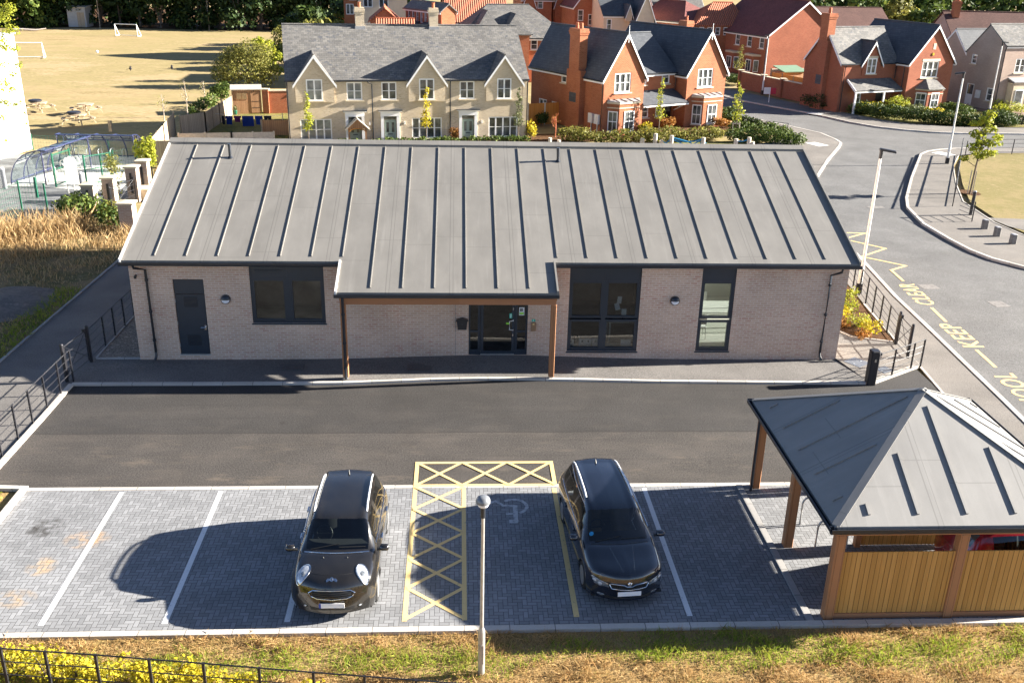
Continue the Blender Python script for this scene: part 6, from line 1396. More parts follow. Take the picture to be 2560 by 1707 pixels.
w3 = [house_win(Q, fM, 4.75, 3.25, .8, .95, 1, 2), house_win(Q, fM, 7.05, 3.25, .8, .95, 1, 2), house_win(Q, fM, 5.2, .75, .7, .95, 1, 2), house_win(Q, fM, 6.6, .75, .7, .95, 1, 2), (fM, 4.0, 4.75, 0, 1.9), (fM, 7.15, 7.9, 0, 1.9)]
for u in (4.37, 7.52): m_ = MB(); mbox(m_, fM, u-.36, u+.36, -.1, -.06, .02, 1.86); d_ = m_.build('door', 'black_door', Q); m_ = MB(); mbox(m_, fM, u-.24, u+.24, -.06, -.05, 1.1, 1.7); m_.build('door_pane', 'pane', d_)
block(Q, 3.86, 8.09, 1.3, 8.3, 4.25, 6.75, 'x', 'brick_red', 'slate_dark', w3, verge=0, barge=None)
for k_, uc in enumerate((2.0, 10.25)): bay(Q, uc, 0, 3.0, .75, 2.3, 'brick_red', .95, .25, 1.5)
m_ = MB(); m_.slab((3.8,-.25,1.98),(8.3,-.25,1.98),(7.9,1.3,2.85),(3.9,1.3,2.85), .09); pr = m_.build('porch_roof', 'slate_dark', Q); m_ = MB(); m_.box(3.82,-.22,1.80,8.28,-.16,1.90); m_.build('porch_fascia', 'white_pvc', pr)
for u in (3.95, 8.05): m_ = MB(); m_.beam((u,1.2,1.2),(u,-.1,1.82),.08,.08); m_.build('porch_bracket', 'white_pvc', Q)
m_ = MB(); m_.box(-.42,2.3,0,.085,4.05,4.4); ch = m_.build('chimney_breast', 'brick_red', Q); m_ = MB(); m_.box(-.42,2.55,4.402,.30,3.8,6.9); s2 = m_.build('chimney', 'brick_red', Q)
for k_, (z, e) in enumerate(((6.9,.05),(7.05,.09),(7.2,.05))): m_ = MB(); m_.box(-.42-e,2.55-e,z+.001,.30+e,3.8+e,z+.149); m_.build('corbel', 'brick_red', s2)
for y in (2.9, 3.45): m_ = MB(); m_.cyl((-.06,y,7.35),(-.06,y,7.75),.14,.11,10); m_.build('chimney_pot', 'red_clay', s2, smooth=50)
m_ = MB(); m_.box(-.44,2.75,2.05,-.42,3.6,2.75); m_.build('lead_panel', 'slate_dark', ch)
chimney(Q, 12.0, 5.0, 4.6, 7.6, .7, .9, 'brick_red', 1)
for xx in (2.0-.03, 10.1): m_ = MB(); m_.cyl((xx,-.19,6.55),(xx,-.19,7.75),.035,.02,6); m_.build('gable_finial', 'white_pvc', Q)
for y in (.25, 1.0): m_ = MB(); m_.box(-.12,y,.75,.06,y+.5,1.45); b_ = m_.build('meter_box', 'white_coat', Q); m_ = MB(); m_.box(.0,y+.22,.0,.05,y+.28,.75); m_.build('meter_post', 'white_coat', b_)
pipe(Q, [(-.06,.12,4.1),(0.02,.06,3.95),(0.02,.06,.0)]); pipe(Q, [(7.98,1.2,4.1),(7.98,1.2,2.8)]); pipe(Q, [(3.95,-.3,1.85),(3.9,0.1,1.6),(3.9,.2,0)])
# ------------------------------------------------------------------ red house with side chimney on the bend (right)
V = rootat('red_brick_house', 'red brick house on the road bend with side chimney and right-hand front gable', 33.0, 84.2, 20)
f1 = facemap('front', 0, 0, 0, 0); fw = facemap('front', 0, 0, -1.5, 0)
a1 = [(f1, 2.35, 3.75, 3.2, 4.1), (f1, 4.2, 5.1, 0, 1.85), house_win(V, f1, 2.2, .75, .7, 1.0, 1, 2)]
block(V, 0, 6.1, 0, 4.95, 4.15, 6.95, 'x', 'brick_red2', 'slate', a1[1:], over=.03, fascia=False, ends=(True, False))
for ua, ub in ((-.15,2.0),(4.3,6.0)): m_ = MB(); m_.box(ua,-.15,4.03,ub,-.04,4.13); m_.build('eaves_gutter', 'gutter', V)
dw = house_win(V, facemap('front', 0, 0, -.08, 0), 3.15, 3.25, 1.05, 1.3, 2, 2, lintel='stone', rec=0.0)
block(V, 2.2, 4.1, -.08, 2.0, 4.4, 5.95, 'y', 'brick_red2', 'slate_dark', [dw], over=.28, verge=.15, z0=3.15, fascia=False, name='gable_wall', ends=(True, False))
aw = [house_win(V, fw, 8.5, 2.95, 1.9, 1.4, 3, 2, lintel='stone')]
block(V, 6.1, 11.1, -1.5, 6.2, 4.4, 7.35, 'y', 'brick_red2', 'slate_dark', aw)
m_ = MB(); mbox(m_, fw, 8.45, 8.75, 0, .02, 5.35, 5.85); m_.build('stone_plaque', 'stone', V); m_ = MB(); m_.cyl((8.55,-1.5,4.95),(8.55,-1.56,4.95),.13,n=6); m_.build('alarm_box', 'lf_yellow', V)
bay(V, 8.75, -1.5, 3.0, .85, 1.95, 'brick_red2', .9, .45, 1.3, 'slate', True)
m_ = MB(); m_.slab((.75,-1.25,2.0),(6.05,-1.25,2.0),(5.6,0,2.85),(.75,0,2.85), .09); pr = m_.build('porch_roof', 'slate', V); m_ = MB(); m_.beam((.72,-1.28,1.93),(.72,0,2.8),.05,.2); m_.build('porch_barge', 'white_pvc', pr); m_ = MB(); m_.box(.8,-1.22,1.80,6.0,-1.16,1.90); m_.build('porch_fascia', 'white_pvc', pr)
for u in (.9, 4.05): m_ = MB(); m_.box(u-.07,-1.2,0,u+.07,-1.06,1.86); m_.build('porch_post', 'white_pvc', V)
m_ = MB(); mbox(m_, f1, 4.25, 5.05, -.1, -.06, 0.02, 1.82); m_.build('door', 'black_door', V)
m_ = MB(); m_.box(-.45,1.75,0,-.005,3.05,5.9); ch = m_.build('chimney_breast', 'brick_red2', V); m_ = MB(); m_.box(-.45,1.95,5.902,.35,2.95,7.7); s2 = m_.build('chimney', 'brick_red', V)
for z, e in ((7.7,.05),(7.85,.09),(8.0,.05)): m_ = MB(); m_.box(-.45-e,1.95-e,z+.001,.35+e,2.95+e,z+.149); m_.build('corbel', 'brick_red', s2)
m_ = MB(); m_.cyl((-.05,2.45,8.15),(-.05,2.45,8.6),.15,.12,10); m_.build('chimney_pot', 'red_clay', s2, smooth=50)
m_ = MB(); m_.box(-.47,2.0,2.2,-.45,2.7,3.0); m_.build('lead_panel', 'slate_dark', ch)
pipe(V, [(.3,-.2,4.0),(.3,-.06,3.85),(.3,-.06,0)]); pipe(V, [(5.95,-.2,4.0),(5.98,-.06,3.8),(5.98,-.06,2.8)]); pipe(V, [(6.04,-1.0,4.2),(6.04,-1.0,0)])
# ------------------------------------------------------------------ big plum-roofed house behind (its windowless gable faces the camera)
U = rootat('red_brick_house', 'large red brick house with plum tiled roof and plain windowless gable wall', 34.04, 109.39, 18)
fu = facemap('left', 0, 0, 0, 0); a1 = []
for y in (1.1, 3.5, 5.9): a1.append(house_win(U, fu, y, 3.05, .95, 1.25, 1, 2)); 
block(U, 0, 9.6, 0, 12, 4.62, 8.1, 'y', 'brick_red2', 'tile_red', a1, over=.3, verge=.2)



for yc in (2.2, 6.2):
    m_ = MB(); m_.prism([(-.7,yc-.7),(-.7,yc+.7),(0,yc+1.2),(0,yc-1.2)], 0, 2.2, 'z'); b_ = m_.build('bay', 'brick_red2', U); m_ = MB(); m_.prism([(-.8,yc-.8),(-.8,yc+.8),(0,yc+1.3),(0,yc-1.3)], 2.2, 2.4, 'z'); m_.build('bay_cornice', 'stone', b_)
    m_ = MB(); m_.box(-.74,yc-.5,.5,-.695,yc+.5,1.8); wo = m_.build('window', 'white_pvc', b_); m_ = MB(); m_.box(-.75,yc-.42,.58,-.738,yc-.03,1.72); m_.build('pane', 'pane', wo); m_ = MB(); m_.box(-.75,yc+.03,.58,-.738,yc+.42,1.72); m_.build('pane', 'pane', wo)
    p0, p1 = Vector((-.05,yc-1.165,0)), Vector((-.65,yc-.736,0)); d = (p1-p0).normalized(); n = Vector((d.y,-d.x,0)) if d.y*1 > 0 else Vector((-d.y, d.x,0)); n = Vector((-.57,-.82,0))
    for nm, o_, s_, mt in (('window',.01,.36,'white_pvc'),('pane',.03,.29,'pane')):
        c = (p0+p1)/2+n*o_; m_ = MB(); m_.beam(c-d*s_*.8+Vector((0,0,1.15)), c+d*s_*.8+Vector((0,0,1.15)), .04, 1.3 if nm == 'window' else 1.14); o = m_.build(nm, mt, b_ if nm == 'window' else o)
chimney(U, 5.0, 9.0, 7.2, 9.3, .7, .9, 'brick_red', 2)
pipe(U, [(-.05,.05,4.5),(-.05,.05,.0)])
# ------------------------------------------------------------------ pale pink house, far right
X = rootat('pink_brick_house', 'pale pink brick house with white slate-grey roof at the right edge of the view', 48.44, 86.45, 15)
fl = facemap('left', 0, 0, 0, 0); ff = facemap('front', 0, 0, 0, 0)
a1 = [house_win(X, fl, .8, .8, .95, 1.15, 1, 2), house_win(X, fl, 3.55, 3.8, .65, .85, 1, 2), house_win(X, fl, 3.35, .15, .9, 1.9, 1, 1, False), house_win(X, ff, 2.0, 3.35, 1.15, 1.25, 2, 2), house_win(X, ff, 2.0, .7, 1.1, 1.2, 2, 2)]
block(X, 0, 9, 0, 4.6, (5.75, 4.9), 7.35, 'x', 'brick_pink', 'slate', a1, over=.1, verge=.05, barge=None)
block(X, .3, 9, 4.61, 9.0, 4.3, 6.6, 'x', 'brick_pink', 'slate_dark', (), verge=.05, barge='white_pvc')
m_ = MB(); mbox(m_, fl, 3.0, 3.7, -.05, -.03, .2, 1.1); m_.build('door_panel', 'white_pvc', X); m_ = MB(); mbox(m_, fl, 1.9, 2.4, .05, .2, .9, 1.6); m_.build('meter_box', 'white_coat', X)
pipe(X, [(-.1,-.15,5.6),(-.05,-.05,5.3),(-.05,-.05,0)])
m_ = MB(); m_.slab((.9,-.9,2.65),(4,-.9,2.65),(4,0,2.95),(.9,0,2.95), .1); m_.build('bay_roof', 'lead', X); m_ = MB(); m_.box(1.0,-.75,0,3.9,-.01,2.55); b_ = m_.build('bay', 'brick_buff', X)
for u in (1.75, 3.1): m_ = MB(); m_.box(u-.45,-.79,.7,u+.45,-.75,1.95); wo = m_.build('window', 'white_pvc', b_); m_ = MB(); m_.box(u-.38,-.80,.77,u+.38,-.789,1.88); m_.build('pane', 'pane', wo)
# ------------------------------------------------------------------ houses farther back
def far_house(label, px0, px1, Y, dep, eave, ridge, axis, wall, roof, deg=8, wins=(), name='distant_house', hip=(0,0), chim=None, **kw):
    a = py(*px0, Y); b_ = py(*px1, Y); wd = abs(b_.x-a.x)
    r_ = rootat(name, label, min(a.x, b_.x), Y, deg); f = facemap('front', 0, wd, 0, dep); ws = []
    for u, z, w_, h, c, rr in wins: ws.append(house_win(r_, f, wd*u, z, w_, h, c, rr, sill=False))
    block(r_, 0, wd, 0, dep, eave, ridge, axis, wall, roof, ws, hip=hip, **kw)
    if chim: chimney(r_, wd*chim[0], dep*chim[1], chim[2], chim[3], .7, .7, chim[4] if len(chim) > 4 else 'brick_red', 2)
    return r_
far_house('cream rendered house with dark windows behind the left end of the buff terrace', ZT1(140,100), ZT1(620,100), 120, 8, 7.6, 10.4, 'x', 'render_cream', 'tile_brown', 6, ((.2,6.1,1.1,1.3,2,1),(.52,6.05,1.1,1.3,2,1)), barge=None)
r_ = far_house('narrow red brick house between the pine trees and the cream house', ZT1(0,100), ZT1(128,100), 121, 8, 7.6, 10.4, 'x', 'brick_red', 'tile_red', 6, ((.45,5.2,.9,1.2,2,1),(.7,6.8,.9,1.2,2,1)), barge=None)
far_house('low garage with an orange pantiled gable behind the left chimney of the terrace', ZT1(255,180), ZT1(540,180), 101, 6, 5.9, 7.05, 'y', 'brick_red', 'pantile', 4, (), fascia=False, barge=None)
far_house('long low outbuilding with an orange pantiled roof in front of the pantiled garage', ZT1(330,200), ZT1(680,200), 96, 3.5, 5.5, 6.3, 'x', 'brick_red', 'pantile', 4, (), fascia=False, barge=None)
r_ = rootat('brick_house', 'red brick terrace end with narrow white windows left of the second terrace chimney', -5.6, 106, -58)
fq = facemap('front', 0, 0, 0, 0); ws = [house_win(r_, fq, .7+.85*i, 5.6, .5, 1.1, 1, 2, sill=False) for i in range(7)]
block(r_, 0, 7.2, 0, 1.6, 7.0, 7.6, 'x', 'brick_red', 'slate', ws, barge=None)
for i, (u0, u1) in enumerate(((.2, 3.0), (3.9, 6.9))): m_ = MB(); m_.slab((u0,-2.2,4.9),(u1,-2.2,4.9),(u1,0,5.75),(u0,0,5.75), .1); m_.build('lean_to_roof', 'slate_dark', r_); m_ = MB(); m_.box(u0+.1,-2.1,0,u1-.1,-.01,4.75); m_.build('lean_to_wall', 'brick_red', r_)
r_ = rootat('brick_house', 'red brick house with a steep bright orange pantiled roof behind the second terrace chimney', -1.3, 109, 5)
block(r_, 0, 6.5, 0, 10, 5.5, 10.2, 'x', 'brick_red', 'pantile', (), over=.2, barge=None)
r_ = rootat('slate_roofed_house', 'red brick house with a broad hipped grey slate roof between terrace and red pair', 0.2, 101.5, 9)
fe = facemap('front', 0, 0, 0, 0); ws = [house_win(r_, fe, 7.55, 3.2, .75, 1.05, 1, 2)]
block(r_, 0, 11.3, 0, 8, 4.55, 7.35, 'x', 'brick_red', 'slate', ws, hip=(.8,.85), over=.3, barge=None)
block(r_, 1.0, 4.4, -1.2, 4, 4.7, 6.9, 'y', 'brick_red', 'slate', (), over=.3, hip=(.9,0), barge=None, ends=(False,False), name='wing_wall')
block(r_, 4.4, 6.9, -.6, 4, 5.0, 6.6, 'y', 'brick_red', 'slate', (), over=.2, hip=(.9,0), barge=None, ends=(False,False), name='wing_wall')
for k_, (xa, xb, lab) in enumerate((((1740),(2040),'leftmost red brick house of the far row with plum roof and white bargeboards'),((2050),(2300),'middle red brick house of the far row, with blue grey cladding'),)):
    r_ = far_house(lab, ZT1(xa,100), ZT1(xb,100), 128+k_, 7, 7.1, 9.2, 'x', 'brick_red', 'tile_red', 6, ((.2,5.9,.7,1.2,1,2),(.62,5.9,.7,1.2,1,2),(.2,3.6,.7,1.2,1,2)), barge=None)
    a = ZT1(xb-230, 50); wd = py(*ZT1(xb,100),128).x-py(*ZT1(xa,100),128).x
    block(r_, wd*.05, wd*.42, -.4, 4, 6.6, 8.6, 'y', 'brick_red', 'tile_red', (), over=.2, name='gable_wall', fascia=False, ends=(True,False))
    if k_: m_ = MB(); m_.box(wd*.45,-.06,4.2,wd*.9,-.0,6.9); m_.build('cladding', 'bluegrey', r_)
far_house('tall red brick house with white windows at the right end of the far row', ZT2(60,150), ZT2(320,150), 122, 7, 6.7, 9.0, 'y', 'brick_red', 'tile_red', 8, ((.22,4.9,.7,1.3,1,2),(.6,4.4,.7,1.3,1,2),(.85,4.4,.7,1.3,1,2),(.7,2.6,.9,1.2,2,2)), barge='white_pvc')
r_ = far_house('cream rendered house with dark slate roof and little gable above the red pair', ZT2(330,150), ZT2(780,150), 117, 8, 6.0, 8.6, 'x', 'render_cream', 'slate_dark', 8, ((.12,4.2,.6,1.3,1,2),), barge=None)
block(r_, 3.5, 5.6, -1.6, 4, 5.8, 8.4, 'y', 'render_cream', 'slate_dark', (), over=.25, name='gable_wall', ends=(True,False)); block(r_, 2.5, 3.2, -.7, 3, 6.1, 7.1, 'y', 'render_cream', 'slate_dark', (), over=.15, name='dormer_wall', z0=5.3, fascia=False, ends=(True,False))
far_house('cream house with a broad pale slate roof left of the pantiled house', ZT2(830,150), ZT2(1300,150), 124, 9, 5.2, 8.8, 'x', 'render_cream', 'slate', 8, ((.12,3.6,.8,1.1,1,2),), over=.2)
r_ = rootat('pantiled_house', 'red brick house with a hipped roof of plum tiles and orange pantiles', 26.3, 118.5, -55)
block(r_, -7.0, 0.4, 0, 7, 5.35, 7.35, 'x', 'brick_red', 'tile_red', (), hip=(0,.9), over=.25, barge=None)
r_ = rootat('pantiled_house', 'red brick house with a bright orange pantiled roof in front of the plum gabled house', 27.6, 117, 6)
fq = facemap('front', 0, 0, 0, 0); ws = [house_win(r_, fq, .8+1.0*i, 3.9, .6, .9, 1, 2, sill=False) for i in range(5)]
block(r_, 0, 6.6, 0, 7, 5.1, 7.4, 'x', 'brick_red', 'pantile', ws, hip=(.9,.3), over=.2, barge=None, fascia=False)
far_house('long brown-roofed house partly hidden by the red house on the bend', ZT3(140,200), ZT3(990,200), 119, 8, 4.6, 7.0, 'x', 'brick_red2', 'tile_brown', 5, (), barge=None)
r_ = far_house('brown-roofed house with a red chimney behind the pale pink house', ZT3(1640,300), ZT3(2600,300), 104, 9, 4.6, 7.5, 'x', 'brick_pink', 'tile_brown', -4, (), barge=None, chim=(.10,.42,6.9,8.6,'brick_red'))
# ================================================================== SCHOOL SIDE (left)
# white rendered school wall at the left edge of the view, running back along the yard
cA, cB = g(*ZL(270,1235)), g(*ZL(0,1330)); dA = (cA-cB).normalized()
ang = math.atan2(dA.y, dA.x)
t_ = thing('white_building', 'white rendered building with a small grey letter at the left edge of the view', 'building', (cA.x, cA.y, -.05), ang)
topz = py(*ZL(35,285), cA.y).z
m_ = MB(); m_.box(-14, 0, 0, 0, 9, topz+.05); m_.build('wall', 'white_wall', t_)
m_ = MB(); m_.box(-14.2, -.08, topz+.051, .1, 9.2, topz+.15); m_.build('roof_edge', 'white_pvc', t_)
# letter 'e' on the wall
d_ = _ray(*ZL(88,1130)); nrm = Vector((dA.y, -dA.x, 0)); C0 = Vector((0,0,CAM_H)); s_ = (cA-C0).dot(nrm)/d_.dot(nrm); hit = C0+d_*s_
u_ = (hit-cA).dot(dA)
cu = bpy.data.curves.new('lettering', 'FONT'); cu.body = 'e'; cu.size = .75; cu.extrude = .015; to = bpy.data.objects.new('lettering', cu); COL.objects.link(to); bpy.context.view_layer.update()
me = bpy.data.meshes.new_from_object(to.evaluated_get(bpy.context.evaluated_depsgraph_get())); bpy.data.objects.remove(to)
lo = link('lettering', me, 'lamp_grey', t_); lo.rotation_euler = (R(90), 0, 0); lo.location = (u_-.2, -.02, hit.z-.15)
# ---- two blue cycle shelters
def blue_shelter(label, p0, p1, depth_dir, dep, h, hoops):
    p0, p1 = Vector((p0[0], p0[1], 0)), Vector((p1[0], p1[1], 0)); d = (p1-p0); ln = d.length; d = d.normalized(); b_ = Vector((depth_dir[0], depth_dir[1], 0)).normalized()
    t_ = thing('cycle_shelter', label, 'cycle shelter', p0, 0)
    n_ = 4; ha = [(dep*(1-math.cos(a)), h*math.sin(a)**.75 if a > 0 else 0) for a in np.linspace(0, math.pi/2, 8)]
    def P(s, v, z): return d*s+b_*v+Vector((0,0,z))
    # curved back and roof: starts at the back foot, arches over to the open front edge
    arc = [(dep*math.cos(a), h*math.sin(a)) for a in np.linspace(0, math.pi/2, 9)]+[(-.25, h)]
    for i in range(n_+1):
        s = ln*i/n_; m_ = MB(); m_.tube([P(s, v, z) for v, z in arc], .035, 6); m_.build('arch', 'blue_metal', t_, smooth=60)
        if i in (0, n_): m_ = MB(); m_.tube([P(s, -.05, 0), P(s, -.05, h)], .04, 6); m_.build('post', 'blue_metal', t_); m_ = MB(); m_.tube([P(s, dep*.45, 0), P(s, dep*.45, h*.9)], .02, 6); m_.build('mid_post', 'blue_metal', t_); m_ = MB(); m_.tube([P(s, -.05, .08), P(s, dep, .08)], .025, 6); m_.build('foot_rail', 'blue_metal', t_)
    for v, z in ((-.25, h), (dep, .10), (dep*.75, h*.66)): m_ = MB(); m_.tube([P(0,v,z), P(ln,v,z)], .035, 6); m_.build('long_rail', 'blue_metal', t_)
    m_ = MB()
    for a, c in zip(arc, arc[1:]): m_.quad(P(0,*a), P(ln,*a), P(ln,*c), P(0,*c))
    m_.build('clear_sheet', 'perspex', t_, smooth=60)
    for s in (0.0, ln):
        m_ = MB(); m_.add([P(s+.002, v, z) for v, z in arc[:-1]]+[P(s+.002, 0, 0)], [tuple(range(10))]); m_.build('end_panel', 'perspex', t_)
    return t_, P, ln
blue_shelter('blue framed cycle shelter with curved clear roof, the nearer of two', (-22.75,53.45), (-21.9,58.0), (-1,.1), 1.9, 1.88, 5)
blue_shelter('blue framed cycle shelter with curved clear roof, the farther one along the field edge', (-24.1,59.3), (-19.6,59.2), (0.0,1), 2.0, 1.75, 6)
hp = hoop_mesh(.62, .72, .028).build('cycle_stand', 'galv', smooth=50); first = True
spots = [((-23.2+.12*i*1.1), 54.2+.85*i, R(8), 'nearer', i) for i in range(5)]+[(-23.5+.72*i, 60.3, R(90), 'farther', i) for i in range(6)]
for x, y, a, which, i in spots:
    o = hp if first else hp.copy()
    if not first: COL.objects.link(o)
    first = False; o.location = (x, y, 0); o.rotation_euler = (0,0,a)
    tag(o, 'pale hoop stand in the %s blue shelter, %s of its row' % (which, ('first','second','third','fourth','fifth','last')[i]), 'cycle stand', 'hoops in the blue cycle shelters')
# ---- green gate frames, fences and posts of the yard
def post_thing(name, label, p, h, r, mat, cat, sq=False, group=None, cap=True):
    t_ = thing(name, label, cat, p, 0, group); m_ = MB()
    m_.box(-r,-r,0,r,r,h) if sq else m_.cyl((0,0,0),(0,0,h),r,n=12); m_.build('shaft', mat, t_)
    if cap:
        m_ = MB(); m_.box(-r*1.15,-r*1.15,h,r*1.15,r*1.15,h+.03) if sq else m_.lathe([(r*1.05,0),(r*.9,r*.7),(.01,r*1.1)],(0,0,h),12); m_.build('cap', 'lead' if mat != 'green_metal' else mat, t_)
    return t_
def mesh_fence(label, pts, h, every=2.4, mat='green_metal', wire=.18, name='mesh_fence', cat='fence'):
    P0 = Vector((pts[0][0], pts[0][1], 0)); t_ = thing(name, label, cat, P0); tot = 0
    for a, b_ in zip(pts, pts[1:]):
        a, b_ = Vector((a[0],a[1],0))-P0, Vector((b_[0],b_[1],0))-P0; ln = (b_-a).length; n_ = max(1, round(ln/every))
        for i in range(n_+1 if b_ == Vector((pts[-1][0],pts[-1][1],0))-P0 else n_): p = a.lerp(b_, i/n_); m_ = MB(); m_.box(p.x-.03,p.y-.03,0,p.x+.03,p.y+.03,h+.06); m_.build('post', mat, t_)
        m_ = MB(); k_ = int(h/.2)
        for i in range(k_+1): m_.beam(a+Vector((0,0,.04+(h-.06)*i/k_)), b_+Vector((0,0,.04+(h-.06)*i/k_)), .008, .008)
        nv = int(ln/wire)
        for i in range(nv+1): p = a.lerp(b_, i/nv); m_.beam(p+Vector((0,0,.02)), p+Vector((0,0,h)), .007, .007, (1,0,0))
        m_.build('wire_panel', mat, t_)
    return t_
gA = [g(*ZPL(*q)) for q in ((800,495),(735,490),(835,470),(1225,470))]
def ggate(label, a, b_, h): 
    a, b_ = Vector((a[0],a[1],0)), Vector((b_[0],b_[1],0)); t_ = thing('green_gate', label, 'gate', a); d = b_-a
    for p, r in ((Vector((0,0,0)), .05), (d, .045)): m_ = MB(); m_.cyl(p, p+Vector((0,0,h+.1)), r, n=10); m_.build('gate_post', 'green_metal', t_)
    for z in (h, h*.55, .12): m_ = MB(); m_.beam(Vector((0,0,z)), d+Vector((0,0,z)), .045, .045); m_.build('rail', 'green_metal', t_)
    m_ = MB()
    for i in range(1, 12): p = d*i/12; m_.beam(p+Vector((0,0,.12)), p+Vector((0,0,h)), .008, .008, (1,0,0))
    m_.build('infill_bars', 'green_metal', t_); m_ = MB(); q = d*.92; m_.box(q.x-.08,q.y-.04,h*.5,q.x+.06,q.y+.04,h*.62); m_.build('lock', 'green_metal', t_)
ggate('open green gate leaf beside the nearer blue cycle shelter', g(*ZPL(790,495)), (g(*ZPL(790,495)).x+.35, g(*ZPL(790,495)).y+1.5), 1.75)
ggate('green gate leaf right of the white notice board', g(*ZPL(1222,475)), (g(*ZPL(1222,475)).x+1.0, g(*ZPL(1222,475)).y+1.2), 1.6)
mesh_fence('green mesh fence behind the school gate pillars', [g(*ZPL(1440,380)), g(*ZPL(1610,300)), (-19.0,57.6), (-19.4,59.0)], 1.3, 1.6)
mesh_fence('green mesh fence at the back of the school yard', [(-27.3,63.2),(-24.9,63.0),(-19.9,62.6)], .95, 2.2)
mesh_fence('green mesh fence sloping across the dry weeds at the left edge', [g(*ZPL(690,960)), g(*ZPL(330,920)), g(*ZPL(-60,1130))], 1.75, 5)
mesh_fence('green mesh fence at the far left of the yard', [(-26.2,52.2),(-29.5,52.6)], 1.6, 3)
p_ = g(*ZPL(525,640)); post_thing('green_post', 'green post standing in the yard by the sloping mesh fence', (p_.x,p_.y,0), 1.05, .05, 'green_metal', 'post', True)
p_ = g(*ZPL(75,515)); post_thing('grey_bollard', 'round grey bollard at the left edge of the yard', (p_.x,p_.y,0), 1.05, .12, 'lamp_grey', 'bollard')
p_ = g(*ZPL(1160,560)); post_thing('grey_bollard', 'round grey bollard between the notice board and the gate pillars', (p_.x,p_.y,0), 1.0, .1, 'lamp_grey', 'bollard')
p_ = g(*ZPL(1060,650)); post_thing('sign_post', 'thin grey post right of the white notice board', (p_.x,p_.y,0), 1.55, .03, 'galv', 'post', cap=False)
# white notice board with a scalloped top on a thin post
p_ = g(*ZPL(985,720)); t_ = thing('notice_board', 'white notice board with a scalloped top on a slim grey post', 'sign', (p_.x,p_.y,0), R(12))
m_ = MB(); m_.cyl((0,0,0),(0,0,2.2),.03,n=8); m_.build('post', 'galv', t_); 
pr = [(-.02,1.0),(.56,1.0),(.56,2.2)]+[(.56-.58*i/12, 2.22+.07*abs(math.sin(i*math.pi/4))+.14*math.sin(math.pi*i/12)) for i in range(13)]+[(-.02,2.2)]
m_ = MB(); m_.prism(pr, -.055, -.035, 'y'); m_.build('board', 'white_wall', t_)
# ---- brick gate pillars with pale stone caps
def pillar(label, p, h, w_=.52, slot=True):
    t_ = thing('gate_pillar', label, 'pillar', (p[0], p[1], -.02), 0, 'pale brick gate pillars'); m_ = MB(); m_.box(-w_/2,-w_/2,0,w_/2,w_/2,h-.14); m_.build('shaft', 'brick_pier', t_)
    m_ = MB(); e = .07; m_.add([(-w_/2-e,-w_/2-e,h-.139),(w_/2+e,-w_/2-e,h-.139),(w_/2+e,w_/2+e,h-.139),(-w_/2-e,w_/2+e,h-.139),(-w_/2-e,-w_/2-e,h-.05),(w_/2+e,-w_/2-e,h-.05),(w_/2+e,w_/2+e,h-.05),(-w_/2-e,w_/2+e,h-.05),(0,0,h+.02)],
        [(0,3,2,1),(0,1,5,4),(1,2,6,5),(2,3,7,6),(3,0,4,7),(4,5,8),(5,6,8),(6,7,8),(7,4,8)]); m_.build('cap', 'stone', t_)
    if slot: m_ = MB(); m_.box(-.06,-w_/2-.05,h*.25,.06,-w_/2-.004,h*.8); m_.build('hinge_plate', 'black_metal', t_)
    return t_
P5 = [(-18.15,47.5,1.55), (-17.4,48.2,1.75), (-16.85,50.1,1.9), (-16.75,51.6,1.9), (-15.2,43.9,1.55)]
for k_, (x, y, h) in enumerate(P5):
    pillar('pale brick gate pillar with stone cap, '+('left of the pair rising from the bramble','right of the pair rising from the bramble','front one of the far pair','rearmost one by the low wall','nearest, half hidden by the long roof')[k_], (x, y), h, .55 if k_ < 4 else .62, k_ < 4)
m_ = MB(); m_.box(-17.15,50.25,0,-15.4,51.3,.55); tag(m_.build('low_wall', 'stone'), 'low pale wall between the far gate pillars', 'wall')
gate('open iron yard gate with crossed braces between the pillars', (-17.2,47.6), (-16.7,49.9), 1.2, 1.25, .03)
railing('thin iron railing between the nearest pillar and the bramble', [(-17.3,46.9),(-16.6,45.9),(-15.8,44.7)], 1.0, 3)
mesh_fence('black upright-bar railing behind the rearmost gate pillar', [(-16.5,52.2),(-14.4,52.6)], 1.3, 2, 'black_metal', .11, 'bar_railing', 'railing')
# ---- timber fences of the gardens
def wood_fence(label, pts, h, mat='board_grey', every=2.2, post='board_grey', zb=-.05, th=.03, h2=None):
    P0 = Vector((pts[0][0], pts[0][1], zb)); t_ = thing('wooden_fence', label, 'fence', P0)
    for a, b_ in zip(pts, pts[1:]):
        a, b_ = Vector((a[0],a[1],0))-Vector((P0.x,P0.y,0)), Vector((b_[0],b_[1],0))-Vector((P0.x,P0.y,0)); n_ = max(1, round((b_-a).length/every))
        for i in range(n_):
            p, q = a.lerp(b_, i/n_), a.lerp(b_, (i+1)/n_); d = (q-p).normalized(); m_ = MB(); m_.beam(p+d*.05+Vector((0,0,h/2)), q-d*.05+Vector((0,0,h/2)), th, h); m_.build('panel', mat, t_)
        for i in range(n_+1): p = a.lerp(b_, i/n_); m_ = MB(); m_.box(p.x-.05,p.y-.05,0,p.x+.05,p.y+.05,h+.06); m_.build('post', post, t_)
    return t_
wood_fence('weathered board fence running back from the blue shelters', [(-18.6,59.2),(-19.3,64.3),(-20.0,69.4)], 1.55)
wood_fence('board fence joining the roof end to the weathered fence', [(-18.55,59.1),(-15.2,59.4)], 1.5)
wood_fence('weathered board fence along the left side of the washing line garden', [(-19.4,68.8),(-18.1,70.4),(-18.05,74.5),(-18.0,78.6)], 1.45)
